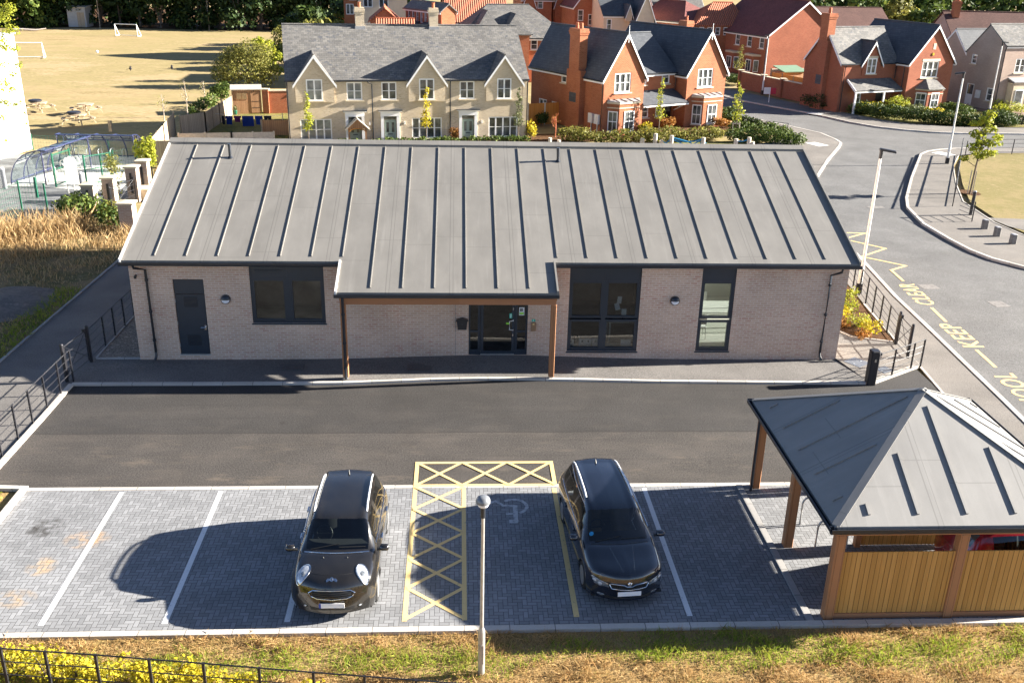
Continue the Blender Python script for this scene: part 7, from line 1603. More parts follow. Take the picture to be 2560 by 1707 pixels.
wood_fence('low pale picket fence at the near end of the washing line garden', [(-19.0,66.6),(-15.6,67.2),(-12.8,67.6)], .62, 'pole_timber', 1.5, 'pole_timber')
wood_fence('short brown board fence between garden and buff terrace', [(-14.0,69.6),(-11.95,69.8)], 1.1, 'board_brown')
wood_fence('bright orange board fence between buff terrace and red brick pair', [(5.3,75.5),(8.0,76.6),(9.4,74.2)], 1.65, 'board_orange', 1.9, 'galv')
wood_fence('orange board fence behind the red garden wall', [(31.2,97.8),(33.0,92.9)], 1.9, 'board_orange', 1.7, 'board_grey')
wood_fence('pale grey fence at the back of the walled garden', [(31.5,99.0),(35.4,100.2)], 2.1, 'pole_timber', 2)
# red brick garden walls
def brick_wall(label, pts, h, th=.25, piers=True, mat='brick_red2'):
    P0 = Vector((pts[0][0], pts[0][1], -.05)); t_ = thing('garden_wall', label, 'wall', P0); m_ = MB()
    for i, (a, b_) in enumerate(zip(pts, pts[1:])):
        a, b_ = Vector((a[0],a[1],0))-Vector((P0.x,P0.y,0)), Vector((b_[0],b_[1],0))-Vector((P0.x,P0.y,0)); m_ = MB(); m_.beam(a+Vector((0,0,h/2)), b_+Vector((0,0,h/2)), th, h); m_.build('wall', mat, t_)
        m_ = MB(); m_.beam(a+Vector((0,0,h+.04)), b_+Vector((0,0,h+.04)), th+.1, .075); m_.build('coping', 'stone', t_)
    if piers:
        for p in pts: x, y = p[0]-P0.x, p[1]-P0.y; m_ = MB(); m_.box(x-.25,y-.25,0,x+.25,y+.25,h+.12); pr = m_.build('pier', mat, t_); m_ = MB(); m_.box(x-.3,y-.3,h+.121,x+.3,y+.3,h+.2); m_.build('pier_cap', 'stone', pr)
brick_wall('red brick garden wall with piers beside the road behind the bend', [(28.9,100.5),(30.1,96.5),(31.1,93.6),(32.3,90.2)], 1.6)
brick_wall('short red brick wall beside the timber garden shed', [(-15.5,79.6),(-12.4,80.2)], 1.75, mat='brick_red')
m_ = MB(); t_ = thing('garden_shed', 'green roofed shed inside the walled garden', 'shed', (33.2,98.2,0), R(18)); m_.box(-1.2,-.8,0,1.2,.8,1.9); m_.build('wall', 'board_brown', t_); m_ = MB(); m_.slab((-1.4,-1.0,2.0),(1.4,-1.0,2.0),(1.4,1.0,2.4),(-1.4,1.0,2.4),.08); m_.build('roof', 'verdigris', t_)
# timber shed with flat felt roof
pS = g(*ZL(1945,950)); t_ = thing('garden_shed', 'brown timber shed with a flat roof, small window and door', 'shed', (pS.x, pS.y, -.03), R(12))
m_ = MB(); m_.box(0,0,0,2.25,1.8,1.86); m_.build('wall', 'board_brown', t_); m_ = MB(); m_.slab((-.1,-.12,1.93),(2.35,-.12,1.93),(2.35,1.95,2.05),(-.1,1.95,2.05),.06); m_.build('roof', 'felt', t_)
m_ = MB(); m_.box(.32,-.03,1.12,1.18,-.002,1.68); wo = m_.build('window', 'board_brown', t_); m_ = MB(); m_.box(.36,-.036,1.16,.73,-.031,1.64); m_.build('pane', 'seat_tan', wo); m_ = MB(); m_.box(.78,-.036,1.16,1.14,-.031,1.64); m_.build('pane', 'seat_tan', wo)
m_ = MB(); m_.box(1.45,-.03,.08,2.15,-.002,1.72); d_ = m_.build('door', 'board_brown', t_)
for z in (.45, .95): m_ = MB(); m_.box(1.5,-.04,z,2.1,-.031,z+.04); m_.build('hinge_strap', 'gutter', d_)
p_ = g(*ZL(1960,950)); t_ = thing('water_butt', 'small pale tub of plants at the corner of the timber shed', 'tub', (p_.x+.1,p_.y-.25,0)); m_ = MB(); m_.lathe([(.12,0),(.16,.3),(.15,.32)],(0,0,0),12); m_.build('pot', 'green_metal', t_); leaf_mesh('foliage', [(0,0,.5,.16,.16,.2)], 60, .12, 'lf_grey', t_, 5)
# washing line
a, b_ = py(*ZL(1850,955), 73.2), py(*ZL(2265,968), 73.6); t_ = thing('washing_line', 'washing line stretched across the sunny back garden', 'washing line', (a.x-.6,73.2,0))
m_ = MB(); m_.tube([(0,0,a.z+.05),(.6,0,a.z),((b_.x-a.x)/2+.6,.2,a.z-.08),(b_.x-a.x+.6,.4,b_.z),(b_.x-a.x+1.4,.4,b_.z+.05)], .008, 5); m_.build('line', 'white_pvc', t_)
for x, y in ((0,0),(b_.x-a.x+1.4,.4)): m_ = MB(); m_.cyl((x,y,0),(x,y,a.z+.1),.03,n=8); m_.build('pole', 'galv', t_)
for (xa, xb, zb_, mt, lab, shp) in ((1848,1872,1042,'black_cloth','black long top at the left end of the washing line','top'),(1878,1938,1040,'navy_cloth','blue shirt on the washing line next to the black top','shirt'),(1948,2008,1020,'purple_cloth','purple cloth in the middle of the washing line','shirt'),(2016,2112,1070,'navy_cloth','large blue towel hanging lowest on the washing line','towel'),(2124,2188,1042,'navy_cloth','blue shirt to the right of the big towel','shirt'),(2200,2262,1012,'black_cloth','black trousers at the right end of the washing line','pants'),(1770,1792,985,'black_cloth','small black garment alone in front of the board fence','top')):
    p, q = py(*ZL(xa,968), 73.35), py(*ZL(xb,968), 73.35); zlo = py(*ZL(xa,zb_), 73.35).z; w_ = q.x-p.x; h = p.z-zlo
    if shp == 'towel': poly = [(0,0),(w_,0),(w_*1.01,-h),(w_*.03,-h*.98)]
    elif shp == 'shirt': poly = [(0,0),(w_,0),(w_*1.02,-h*.35),(w_*.9,-h*.38),(w_*.86,-h),(w_*.14,-h*.97),(w_*.1,-h*.38),(-w_*.02,-h*.35)]
    elif shp == 'pants': poly = [(0,0),(w_,0),(w_*.98,-h),(w_*.62,-h*.95),(w_*.5,-h*.45),(w_*.36,-h),(w_*.02,-h*.9)]
    else: poly = [(0,0),(w_,0),(w_*.95,-h*.9),(w_*.5,-h),(w_*.05,-h*.85)]
    m_ = MB(); m_.prism([(x, z) for x, z in poly], 0, .025, 'y'); o = m_.build('laundry', mt); o.location = (p.x, 73.35, p.z); tag(o, lab, 'laundry', 'washing on the line')
# ---- sports field things
def goal(label, pts, h, dep, mat='white_pvc'):
    a, b_ = pts; t_ = thing('football_goal', label, 'goal', a, 0, 'football goals'); d = Vector((b_.x-a.x, b_.y-a.y, 0)); n = Vector((-d.y, d.x, 0)).normalized()*dep
    if n.y < 0: n = -n
    for p in (Vector((0,0,0)), d): m_ = MB(); m_.tube([p, p+Vector((0,0,h))], .045, 6); m_.build('upright', mat, t_); m_ = MB(); m_.tube([p+Vector((0,0,h)), p+n], .05, 6); m_.build('stay', 'log' if mat != 'white_pvc' else mat, t_); m_ = MB(); m_.tube([p, p+n], .05, 6); m_.build('foot_bar', mat, t_)
    m_ = MB(); m_.tube([Vector((0,0,h)), d+Vector((0,0,h))], .06, 6); m_.build('crossbar', mat, t_); m_ = MB(); m_.tube([n, d+n], .04, 6); m_.build('back_bar', mat, t_)
a, b_ = g(*ZL(965,298)), g(*ZL(1148,305)); goal('small goal with leaning stays standing in front of the far dark trees', (a, b_), 1.6, 1.0, 'white_pvc')
b_ = g(*ZL(365,483)); goal('white goal half hidden by the white building', (Vector((b_.x-3.4,b_.y-.6,0)), b_), 1.65, 1.0)
p_ = g(*ZL(812,445)); m_ = MB(); m_.lathe([(.02,0),(.12,.05),(.17,.17),(.12,.29),(.02,.34)],(0,0,0),12); o = m_.build('football', 'white_pvc', smooth=80); o.location = p_; tag(o, 'white ball lying alone on the dry sports field', 'ball')
for q, lab in (((1090,595),'dark bird standing on the sports field'),((1435,585),'dark bird standing farther right on the sports field')):
    p_ = g(*ZL(*q)); m_ = MB(); m_.lathe([(.03,.10),(.13,.2),(.14,.3),(.08,.38),(.085,.45),(.05,.52),(.01,.53)],(0,0,0),10); m_.beam((-.05,0,.25),(-.42,0,.18),.1,.03); m_.beam((.05,0,.46),(.17,0,.45),.03,.03); m_.cyl((.0,.03,0),(0,.03,.14),.015,n=5); m_.cyl((.0,-.03,0),(0,-.03,.14),.015,n=5); o = m_.build('bird', 'black_cloth', smooth=60); o.location = p_; tag(o, lab, 'bird')
def picnic(label, p, top_dark=False):
    t_ = thing('picnic_table', label, 'picnic table', p, R(10), 'round picnic tables on the field')
    m_ = MB(); m_.cyl((0,0,.68),(0,0,.74),.62,n=20); m_.build('table_top', 'log', t_)
    m_ = MB(); m_.cyl((0,0,.05),(0,0,.68),.06,n=8); m_.build('pedestal', 'log', t_)
    for k_ in range(4):
        a0 = math.pi/2*k_+.35; pts = [(1.05*math.cos(a), 1.05*math.sin(a), .43) for a in np.linspace(a0-.6, a0+.6, 7)]; m_ = MB()
        for p_, q_ in zip(pts, pts[1:]): m_.beam(p_, q_, .26, .05)
        m_.build('seat', 'log', t_); m_ = MB(); m_.beam((.3*math.cos(a0),.3*math.sin(a0),.4),(1.05*math.cos(a0),1.05*math.sin(a0),.38),.08,.07); m_.beam((.95*math.cos(a0),.95*math.sin(a0),.38),(1.2*math.cos(a0),1.2*math.sin(a0),0),.08,.07); m_.build('leg', 'log', t_)
    if top_dark: m_ = MB(); m_.lathe([(.42,0),(.50,.05),(.50,.12),(.42,.17)],(-.25,0,.745),18); m_.build('black_tray', 'black_metal', t_)
pt = [g(*ZL(*q)) for q in ((660,1035),(722,945),(335,930))]
picnic('round picnic table with a black tray, nearest of the three on the field', pt[0], True); picnic('round picnic table just behind the one with a black tray', pt[1]); picnic('round picnic table beside the white building', pt[2], True)
p_ = g(*ZL(925,1098)); post_thing('timber_post', 'short timber post at the edge of the field behind the blue shelters', (p_.x,p_.y,0), .75, .11, 'log', 'post', True, cap=False)
p_ = g(*ZL(645,228)); t_ = thing('grey_hut', 'grey hut half hidden among the far dark trees', 'hut', (p_.x,p_.y+1,0)); m_ = MB(); m_.box(-1.3,-1,0,1.5,2,2.9); m_.build('wall', 'lead', t_); m_ = MB(); m_.slab((-1.5,-1.2,3.0),(1.7,-1.2,3.0),(1.7,2.2,3.2),(-1.5,2.2,3.2),.15); m_.build('roof', 'felt', t_); m_ = MB(); m_.box(.2,-1.03,0,1.3,-1.001,2.2); m_.build('door', 'board_grey', t_)
p_ = g(*ZL(215,262)); m_ = MB(); m_.tube([(-2.2,0,.15),(-.5,.2,.2),(1.5,.1,.15),(2.8,.5,.4)], [.16,.18,.14,.06], 8); o = m_.build('fallen_log', 'pole_timber', smooth=60); o.location = p_; tag(o, 'pale fallen log lying under the far left trees', 'log')
# ---- playground beyond the long roof: poles and blue ropes
pole0 = None
for k_, (x, yt, ln, lab) in enumerate(((880,238,.9,'short leaning one at the left'),(948,205,1.5,'second one from the left'),(1045,168,2.0,'tall one left of the blue net'),(1100,218,1.1,'short one beside the tall one'),(1175,182,1.8,'at the left end of the blue net'),(1415,198,1.7,'at the right end of the blue net'),(1678,208,1.5,'at the left end of the single blue rope'),(1775,196,1.7,'at the right end of the single blue rope'),(1795,230,1.0,'lowest one at the far right'))):
    P_ = py(*ZHR(x, yt), 55.0); t_ = thing('play_pole', 'peeled timber playground pole, '+lab, 'pole', (P_.x, 55.0, -.05), 0, 'timber poles of the rope playground'); m_ = MB(); m_.cyl((0,0,0),(.04*(k_ % 3-1),0,P_.z+.02),.13,.12,n=12); m_.build('shaft', 'pole_timber', t_, smooth=50); m_ = MB(); m_.lathe([(.12,0),(.10,.03),(.01,.04)],(.04*(k_ % 3-1),0,P_.z+.02),12); m_.build('cut_end', 'stone', t_)
def rope(label, pts, r=.035):
    m_ = MB(); m_.tube([py(*ZHR(*q), 55.0) for q in pts], r, 6); tag(m_.build('rope', 'rope_blue', smooth=60), label, 'rope', 'blue playground ropes')
rope('blue rope sagging between the two right-hand playground poles', [(1688,226),(1720,228),(1750,220),(1772,212)])
t_ = thing('rope_net', 'tangle of blue climbing ropes between two timber poles', 'climbing net', (0,0,0))
for pts in ([(1178,200),(1240,215),(1300,232),(1330,245)], [(1180,212),(1230,235),(1260,250)], [(1125,250),(1150,225),(1172,205)], [(1105,230),(1140,248)], [(1410,205),(1390,225),(1340,250)], [(1412,215),(1395,250)], [(1190,205),(1280,235),(1350,228),(1408,210)], [(1418,225),(1440,245)]):
    m_ = MB(); m_.tube([py(*ZHR(*q), 55.0) for q in pts], .035, 5); m_.build('net_rope', 'rope_blue', t_)
P_ = py(*ZHR(258,215), 54.0); t_ = thing('play_post', 'pair of crossed pale posts just beyond the roof ridge', 'posts', (P_.x,54,0)); m_ = MB(); m_.cyl((-.35,0,0),(-.18,0,P_.z+.1),.1,n=10); m_.build('left_pole', 'pole_timber', t_); m_ = MB(); m_.cyl((.1,.2,0),(.35,.2,P_.z-.05),.1,n=10); m_.build('right_pole', 'pole_timber', t_)
# small sale board by the far garden wall
p_ = g(*ZC(205,855)); t_ = thing('sale_board', 'small white and red board on a stake by the road behind the bend', 'sign', (p_.x,p_.y,0), R(8)); m_ = MB(); m_.box(-.03,-.02,0,.03,.02,1.0); m_.build('stake', 'white_pvc', t_); m_ = MB(); m_.box(-.6,-.03,.75,.05,0,1.35); m_.build('white_face', 'white_pvc', t_); m_ = MB(); m_.box(.052,-.03,.75,.6,0,1.3); m_.build('red_face', 'sign_red', t_)
p_ = g(*ZRR(310,575)); post_thing('grey_marker', 'small dark marker post at the end of the hedge', (p_.x,p_.y,0), .5, .11, 'drain', 'post', True)
railing('low railing in front of the hedge by the road junction', [(22.0,75.2),(23.6,73.9),(25.0,72.9)], .8, 2); 
railing('short railing at the end of the far right hedge', [(46.7,78.6),(48.0,78.9)], .8, 2)
# ================================================================== VEGETATION
def tree(name, label, x, y, h, cr, leaf, n, size, seed, trunk_h=None, blobs=None, cat='tree', group=None, trunk_r=.12, bark='bark', squash=.8, shell=.55, z=-.05, limbs=5):
    rr = random.Random(seed); t_ = thing(name, label, cat, (x, y, z), 0, group)
    th = trunk_h if trunk_h is not None else h*.35
    if blobs is None:
        blobs = [(0,0,th+(h-th)*.5, cr*.75, cr*.75, (h-th)*.42)]
        for k_ in range(9):
            a = rr.random()*6.28; d = cr*(.35+.35*rr.random()); zz = th+(h-th)*(.15+.75*rr.random()); s = cr*(.32+.25*rr.random())*(1.1-.4*(zz-th)/(h-th)); blobs.append((d*math.cos(a), d*math.sin(a), zz, s, s, s*squash))
    m_ = MB(); m_.tube([(0,0,0),(.03*h*(rr.random()-.5),0,th*.6),(0,0,th+(h-th)*.35),(0,0,h*.85)], [trunk_r,trunk_r*.8,trunk_r*.5,trunk_r*.1], 8)
    for k_ in range(limbs):
        b_ = blobs[(k_*2+1) % len(blobs)]; z0 = th*(.7+.3*rr.random()); m_.tube([(0,0,z0),(b_[0]*.5,b_[1]*.5,(z0+b_[2])/2+.05*h),(b_[0]*.9,b_[1]*.9,b_[2])], [trunk_r*.45,trunk_r*.3,trunk_r*.08], 5)
    m_.build('trunk', bark, t_, smooth=60); leaf_mesh('crown', blobs, n, size, leaf, t_, seed, shell=shell); return t_
# the dark wood behind the field: three kinds, copied
def wood_kind(seed, leaf, h, cr, n=2600, size=.62):
    rr = random.Random(seed+50); bl = [(0,0,h*.55,cr*.75,cr*.75,h*.42)]
    for i in range(14): a = rr.random()*6.28; zz = h*(.08+.82*rr.random()); d = cr*(.35+.5*rr.random())*(1.15-zz/h*.6); s = cr*(.28+.24*rr.random()); bl.append((d*math.cos(a), d*math.sin(a), zz, s, s, s*.9))
    return tree('dark_tree', '', 0, 0, h, cr, leaf, n, size, seed, trunk_h=h*.1, blobs=bl, trunk_r=.25, shell=.35)
W0 = [wood_kind(1,'lf_dark',10,4.4), wood_kind(2,'lf_dark',12,4.0), wood_kind(3,'lf_mid',9,4.3)]
rr = random.Random(4); n_ = 0; used = [False]*3
row = []
for k_ in range(19):
    fx_ = -45+k_*46; row.append((fx_, 164.5+rr.random()*3, 0))
for k_, (fx_, Y, _) in enumerate(row):
    P_ = py(fx_, 60, Y); kind = 2 if 1 <= k_ <= 3 else (0 if k_ % 2 else 1); Y = Y-2.0 if kind == 2 else Y
    src = W0[kind]; o = src if not used[kind] else copy_tree(src); used[kind] = True
    o.location = (P_.x, Y, -.12); o.rotation_euler = (0,0,rr.random()*6); s = .85+.3*rr.random(); o.scale = (s, s, s)
    o['label'] = ('sunlit leafy tree' if kind == 2 else 'dark evergreen tree')+' behind the sports field, '+ORD[k_]+' of the row'; o['group'] = 'trees behind the sports field'
# second rank of the wood and the wooded slope at the right: a far mass nobody could count
bl = [(py(x, 20, 172).x, 172+3*rr.random(), 5.0, 4.5, 3.5, 7) for x in range(-60, 960, 38)]
tag(leaf_mesh('far_wood', bl, 7000, 1.0, 'lf_dark', None, 11, shell=.5), 'dark wood behind the row of trees', 'wood', kind='stuff')
bl = []
for k_ in range(60):
    fx_ = 1840+rr.random()*640; Y = 146+rr.random()*22; P_ = py(fx_, 30, Y); bl.append((P_.x, Y, 3+ (Y-146)*.28+2.2*rr.random(), 4.2, 3.2, 4.4))
tag(leaf_mesh('wooded_slope', bl, 16000, .85, 'lf_hedge', None, 12, shell=.45), 'dark green wooded slope behind the right-hand houses', 'wood', kind='stuff')
for k_, (fx_, fy_, Y, lf, lab) in enumerate(((1985,15,144,'lf_mid','sunlit green tree on the wooded slope above the long brown roof'),(2070,8,144,'lf_olive','yellowish tree on the wooded slope beside the sunlit green one'),(2120,40,141,'lf_mid','green bushy tree behind the ridge of the house on the bend'))):
    P_ = py(fx_, fy_, Y); tree('slope_tree', lab, P_.x, Y, P_.z+1.6, 3.4, lf, 1500, .7, 30+k_, trunk_h=1.5, group='trees on the wooded slope', trunk_r=.2)
for k_, (fx_, fy_, Y, lf, lab, cr) in enumerate(((800,5,140,'lf_dark','dark pine with a reddish trunk left of the cream house',3.2),(860,8,132,'lf_mid','green leafy tree between the pine and the cream house',3.0),(700,30,134,'lf_hedge','bushy green tree behind the left end of the buff terrace',3.4),(745,60,112,'lf_olive','low olive bush just behind the left end of the buff terrace',2.2),(690,80,110,'lf_olive','round olive bush at the corner of the field behind the terrace',2.4))):
    P_ = py(fx_, fy_, Y); tree('pine_tree' if k_ == 0 else 'leafy_tree', lab, P_.x, Y, max(P_.z+1.2, 3), cr, lf, 1700, .6, 40+k_, trunk_h=3.0 if k_ == 0 else .8, trunk_r=.22, bark='red_clay' if k_ == 0 else 'bark')
# the big shaggy bush at the field edge, smaller ones
P_ = g(*ZL(2020,745)); tree('big_bush', 'large shaggy olive green bush at the right edge of the sports field', P_.x+.2, P_.y+2.2, 4.6, 2.7, 'lf_olive', 9500, .17, 50, trunk_h=.3, cat='bush', blobs=[(-.5,0,1.9,2.6,2.2,1.8),(-1.9,-.3,1.5,1.5,1.4,1.4),(-2.6,0,1.1,1.0,1.0,1.0),(-1.4,.2,2.7,1.2,1.2,1.1),(1.1,.2,1.7,1.4,1.4,1.5),(.2,0,3.2,1.4,1.4,1.2),(1.3,.3,3.0,1.1,1.1,1.0),(-.9,0,2.9,1.1,1.1,1.0),(1.9,0,1.2,1.1,1.1,1.1)])
P_ = g(*ZL(2180,690)); tree('golden_bush', 'golden green bush touching the right side of the shaggy bush', P_.x+.5, P_.y+1.5, 4.2, 1.5, 'lf_lime', 1500, .26, 51, trunk_h=.4, cat='bush')
P_ = g(*ZL(2290,560)); tree('golden_bush', 'rounded olive bush against the corner of the buff terrace', P_.x+.3, P_.y+5, 4.4, 2.0, 'lf_olive', 1600, .3, 52, trunk_h=.4, cat='bush')
P_ = g(*ZL(1830,850)); tree('fence_bush', 'green bush growing over the board fence beside the shed', P_.x+.1, P_.y+.4, 1.9, 1.0, 'lf_mid', 900, .2, 53, trunk_h=.2, cat='bush')
P_ = g(*ZL(1740,905)); tree('fence_bush', 'long low ivy bush along the outside of the board fence', P_.x-.2, P_.y-.6, 1.1, 1.0, 'lf_mid', 900, .2, 54, trunk_h=.1, cat='bush', blobs=[(0,0,.5,.6,1.2,.5),(.2,1.6,.6,.6,1.2,.6),(-.3,-1.8,.4,.5,1.0,.4)])
# saplings on the field
def sapling(label, x, y, h, leaf='lf_olive', n=60, group=None, bark='bark_pale', name='sapling'):
    rr = random.Random(int(x*100)); t_ = thing(name, label, 'sapling', (x, y, -.1), 0, group); m_ = MB(); m_.tube([(0,0,0),(.03,0,h*.5),(0,0,h)], [.05,.035,.01], 6)
    for k_ in range(11):
        a = rr.random()*6.28; z0 = h*(.3+.6*rr.random()); l_ = .5*(1-z0/h)+.15; m_.tube([(0,0,z0),(l_*.5*math.cos(a),l_*.5*math.sin(a),z0+l_*.5),(l_*.8*math.cos(a),l_*.8*math.sin(a),z0+l_*1.2)], [.018,.012,.005], 4)
    m_.build('trunk', bark, t_); leaf_mesh('foliage', [(0,0,h*.7,.45,.45,h*.3)], n, .10, leaf, t_, int(h*10)+n); return t_
for q, lab, h in (((1565,970),'bare pale sapling in front of the board fence',2.9),((1370,1000),'thin dark sapling left of the bare pale one',2.0),((1710,860),'pale sapling beside the ivy covered fence',1.9)):
    P_ = g(*ZL(*q)); sapling(lab, P_.x, P_.y, h, group='saplings at the field edge')
for q, lab, h in (((835,235),'bare pale sapling in front of the dark wood right of the hut',7.0),((1745,250),'bare sapling at the right end of the dark wood',6.5)):
    P_ = g(*ZL(*q)); sapling(lab, P_.x, P_.y, h, 'lf_dark', 80)
# young street trees in front of the houses
def young(label, x, y, h, leaf, seed, stake=True, w_=.36, n=380, size=.14):
    rr = random.Random(seed); t_ = thing('young_tree', label, 'young tree', (x, y, -.05), 0, 'slim young trees in front of the houses'); m_ = MB(); m_.tube([(0,0,0),(.02,0,h*.5),(0,0,h*.95)], [.045,.03,.008], 6); m_.build('trunk', 'bark', t_)
    bl = [(rr.uniform(-.12,.12), rr.uniform(-.12,.12), h*(.34+.62*k_/7), w_*(1.1-.75*k_/7)*rr.uniform(.7,1.2), w_*(1.1-.75*k_/7), h*.075) for k_ in range(8)]
    leaf_mesh('crown', bl, n, size, leaf, t_, seed, shell=.2)
    if stake: m_ = MB(); m_.cyl((-.25,0,0),(-.25,0,1.0),.035,n=6); m_.cyl((.25,0,0),(.25,0,1.0),.035,n=6); m_.box(-.3,-.02,.85,.3,.02,.93); m_.build('stake_frame', 'pole_timber', t_)
    return t_
for k_, (q, tp, lf, lab, sk) in enumerate(((ZA(430,1165),(420,760),'lf_lime','slim golden tree at the left end of the buff terrace',0),(ZA(1385,1175),(1390,735),'lf_yellow','slim golden tree in the middle of the buff terrace',0),(ZA(2165,1165),(2140,725),'lf_grey','slim grey-green tree at the right end of the buff terrace',0),(ZB(1315,1110),(1345,660),'lf_lime','slim lime green tree between the two bays of the red pair',0),(ZB(1950,1120),(2005,670),'lf_lime','slim lime green staked tree right of the red pair',1))):
    P_ = g(*q); T_ = py(*(ZA if k_ < 3 else ZB)(*tp), P_.y); young(lab, T_.x*.4+P_.x*.6, P_.y-(1.5 if k_ == 0 else .3), T_.z+.1, lf, 60+k_, bool(sk), .40 if k_ != 4 else .5)
P_ = g(*ZB(1965,650)); young('slim olive tree in front of the plum-roofed house', P_.x, P_.y-1, 3.6, 'lf_olive', 66, False, .7)
P_ = g(*ZB(460,1140)); sapling('small bare red-brown tree in front of the orange board fence', P_.x, P_.y, 1.8, 'lf_orange', 25, bark='red_clay')
# right-hand tree on the lawn
P_ = g(*ZR(1830,712)); t_ = thing('lawn_tree', 'young lime green tree with spaced leaf clumps on the right lawn', 'tree', (P_.x, P_.y, 0)); h = 4.6
m_ = MB(); m_.tube([(0,0,0),(.03,0,1.5),(.1,0,3.0),(.05,0,h)], [.06,.05,.035,.01], 8)
BL = [(-.75,0,2.05,.3,.3,.16),(.15,.1,2.25,.5,.45,.28),(.85,.2,2.35,.45,.4,.22),(-.35,-.1,2.75,.5,.4,.24),(.55,-.1,2.95,.6,.45,.26),(1.05,.2,3.2,.4,.35,.2),(-.2,.1,3.45,.55,.45,.26),(.4,0,3.7,.5,.4,.26),(.1,.1,4.2,.5,.4,.3),(.35,0,4.6,.35,.3,.25),(-.45,.1,4.0,.35,.3,.2),(.0,0,3.0,.3,.3,.5)]
for b_ in BL: m_.tube([(.05,0,b_[2]-.5),(b_[0]*.6,b_[1]*.6,b_[2]-.2),(b_[0],b_[1],b_[2])], [.022,.015,.006], 5)
m_.build('trunk', 'bark', t_); leaf_mesh('crown', BL, 1100, .2, 'lf_lime', t_, 71, shell=.25, flat=.6)
m_ = MB(); m_.cyl((.14,0,0),(.14,0,1.35),.03,n=6); m_.cyl((-.1,.1,0),(-.1,.1,1.35),.03,n=6); m_.build('stake', 'pole_timber', t_)
P_ = g(*ZR(1830,700)); sheet('tree_pit', [(P_.x+.55*math.cos(a), P_.y+.75*math.sin(a)) for a in np.linspace(0,6.28,14,endpoint=False)], -.004, 'mulch')
# tree overhanging the white building at the left edge
t_ = thing('overhanging_tree', 'bright yellow-green tree hanging in front of the white building', 'tree', (-30.0,56.5,-.05)); m_ = MB(); m_.tube([(0,0,0),(.2,0,2.5),(.3,.1,4.5),(.2,0,6.3)], [.16,.13,.09,.03], 8)
BL = []; rr = random.Random(9)
for fx_, fy_, r_ in ((5,40,.6),(25,70,.55),(15,110,.5),(35,110,.35),(42,150,.3),(28,170,.35),(12,190,.4),(10,235,.45),(5,270,.35),(48,235,.22),(56,258,.16),(25,205,.3),(35,240,.2),(20,20,.5),(0,150,.5),(-10,90,.8),(-10,200,.7),(60,285,.14),(12,322,.16)):
    P_ = py(fx_, fy_, 57.2+rr.random()*1.2); BL.append((P_.x+30.0, P_.y-56.5, P_.z+.05, r_, r_*.8, r_*.7))
for b_ in BL[:14]: m_.tube([(.2,0,max(1,b_[2]-1.5)),(b_[0]*.6+.1,b_[1]*.5,b_[2]-.4),(b_[0],b_[1],b_[2])], [.05,.025,.008], 5)
m_.build('trunk', 'bark', t_); leaf_mesh('crown', BL, 2600, .12, 'lf_lime', t_, 72, shell=.2)
# ---- hedges and shrubs
def shrub(name, label, x, y, w_, d_, h, leaf, n, size, seed, rz=0, cat='shrub', group=None, z=-.02):
    rr = random.Random(seed); t_ = thing(name, label, cat, (x, y, z), rz, group); bl = [(0,0,h*.45,w_*.45,d_*.45,h*.42)]
    for k_ in range(6): bl.append((rr.uniform(-.38,.38)*w_, rr.uniform(-.38,.38)*d_, h*rr.uniform(.3,.72), w_*.22, d_*.24, h*.28))
    m_ = MB()
    for k_ in range(4): b_ = bl[k_+1]; m_.tube([(0,0,0),(b_[0]*.5,b_[1]*.5,b_[2]*.6),(b_[0],b_[1],b_[2])], [.02,.014,.006], 5)
    m_.build('stem', 'bark', t_); leaf_mesh('foliage', bl, n, size, leaf, t_, seed, shell=.5); return t_
def hedge(label, pts, w_, h, leaf, seed, per=420, size=.14, name='hedge', mix=None):
    P0 = Vector((pts[0][0], pts[0][1], -.05)); t_ = thing(name, label, 'hedge', P0); rr = random.Random(seed); bl = []; ln = 0
    for a, b_ in zip(pts, pts[1:]):
        a, b_ = Vector(a[:2]), Vector(b_[:2]); d = (b_-a).length; ln += d; n_ = max(2, int(d/.55))
        for i in range(n_): p = a.lerp(b_, (i+.5)/n_); bl.append((p.x-P0.x+rr.uniform(-.1,.1), p.y-P0.y+rr.uniform(-.1,.1), h*rr.uniform(.34,.56), w_*.5*rr.uniform(.7,1.3), w_*.5*rr.uniform(.75,1.2), h*rr.uniform(.36,.60)))
    leaf_mesh('foliage', bl, int(ln*per), size, leaf, t_, seed, shell=.5)
    m_ = MB()
    for b_ in bl[::2]: m_.tube([(b_[0],b_[1],0),(b_[0],b_[1],b_[2])], [.03,.01], 5)
    m_.build('stems', 'bark', t_); return t_
hq = [g(*ZHR(*q)) for q in ((330,205),(600,225),(760,225),(1050,215),(1300,205),(1520,190))]
hedge('olive green hedge between the playground and the red brick pair', [(p.x, p.y-.6) for p in hq], 1.3, 1.05, 'lf_olive', 80, 420, .17)
hedge('dark green hedge at the corner beside the road junction', [(19.6,69.6),(21.6,69.4),(23.6,68.8),(24.6,68.0)], 1.4, 1.15, 'lf_mid', 81, 650, .15)
hedge('green hedge curving along the side of the red brick pair', [(20.9,73.2),(22.6,72.8),(23.9,71.8),(24.6,70.6)], 1.2, 1.0, 'lf_mid', 82, 500, .17)
hedge('dark hedge along the road behind the red brick pair', [(21.2,79.5),(23.0,76.6),(24.2,74.2)], .9, .8, 'lf_hedge', 83, 420, .17)
hedge('low green planting along the foot of the buff terrace', [(-8.6,66.2),(-4,66.9),(0,67.5),(5.0,68.4)], .8, .5, 'lf_mid', 84, 300, .14)
hedge('thick green hedge along the footway in front of the house on the bend', [(34.6,84.0),(36.2,81.3),(38.2,79.6),(40.6,78.5),(43.0,78.2),(45.6,78.4)], 1.6, 1.25, 'lf_hedge', 85, 800, .15)
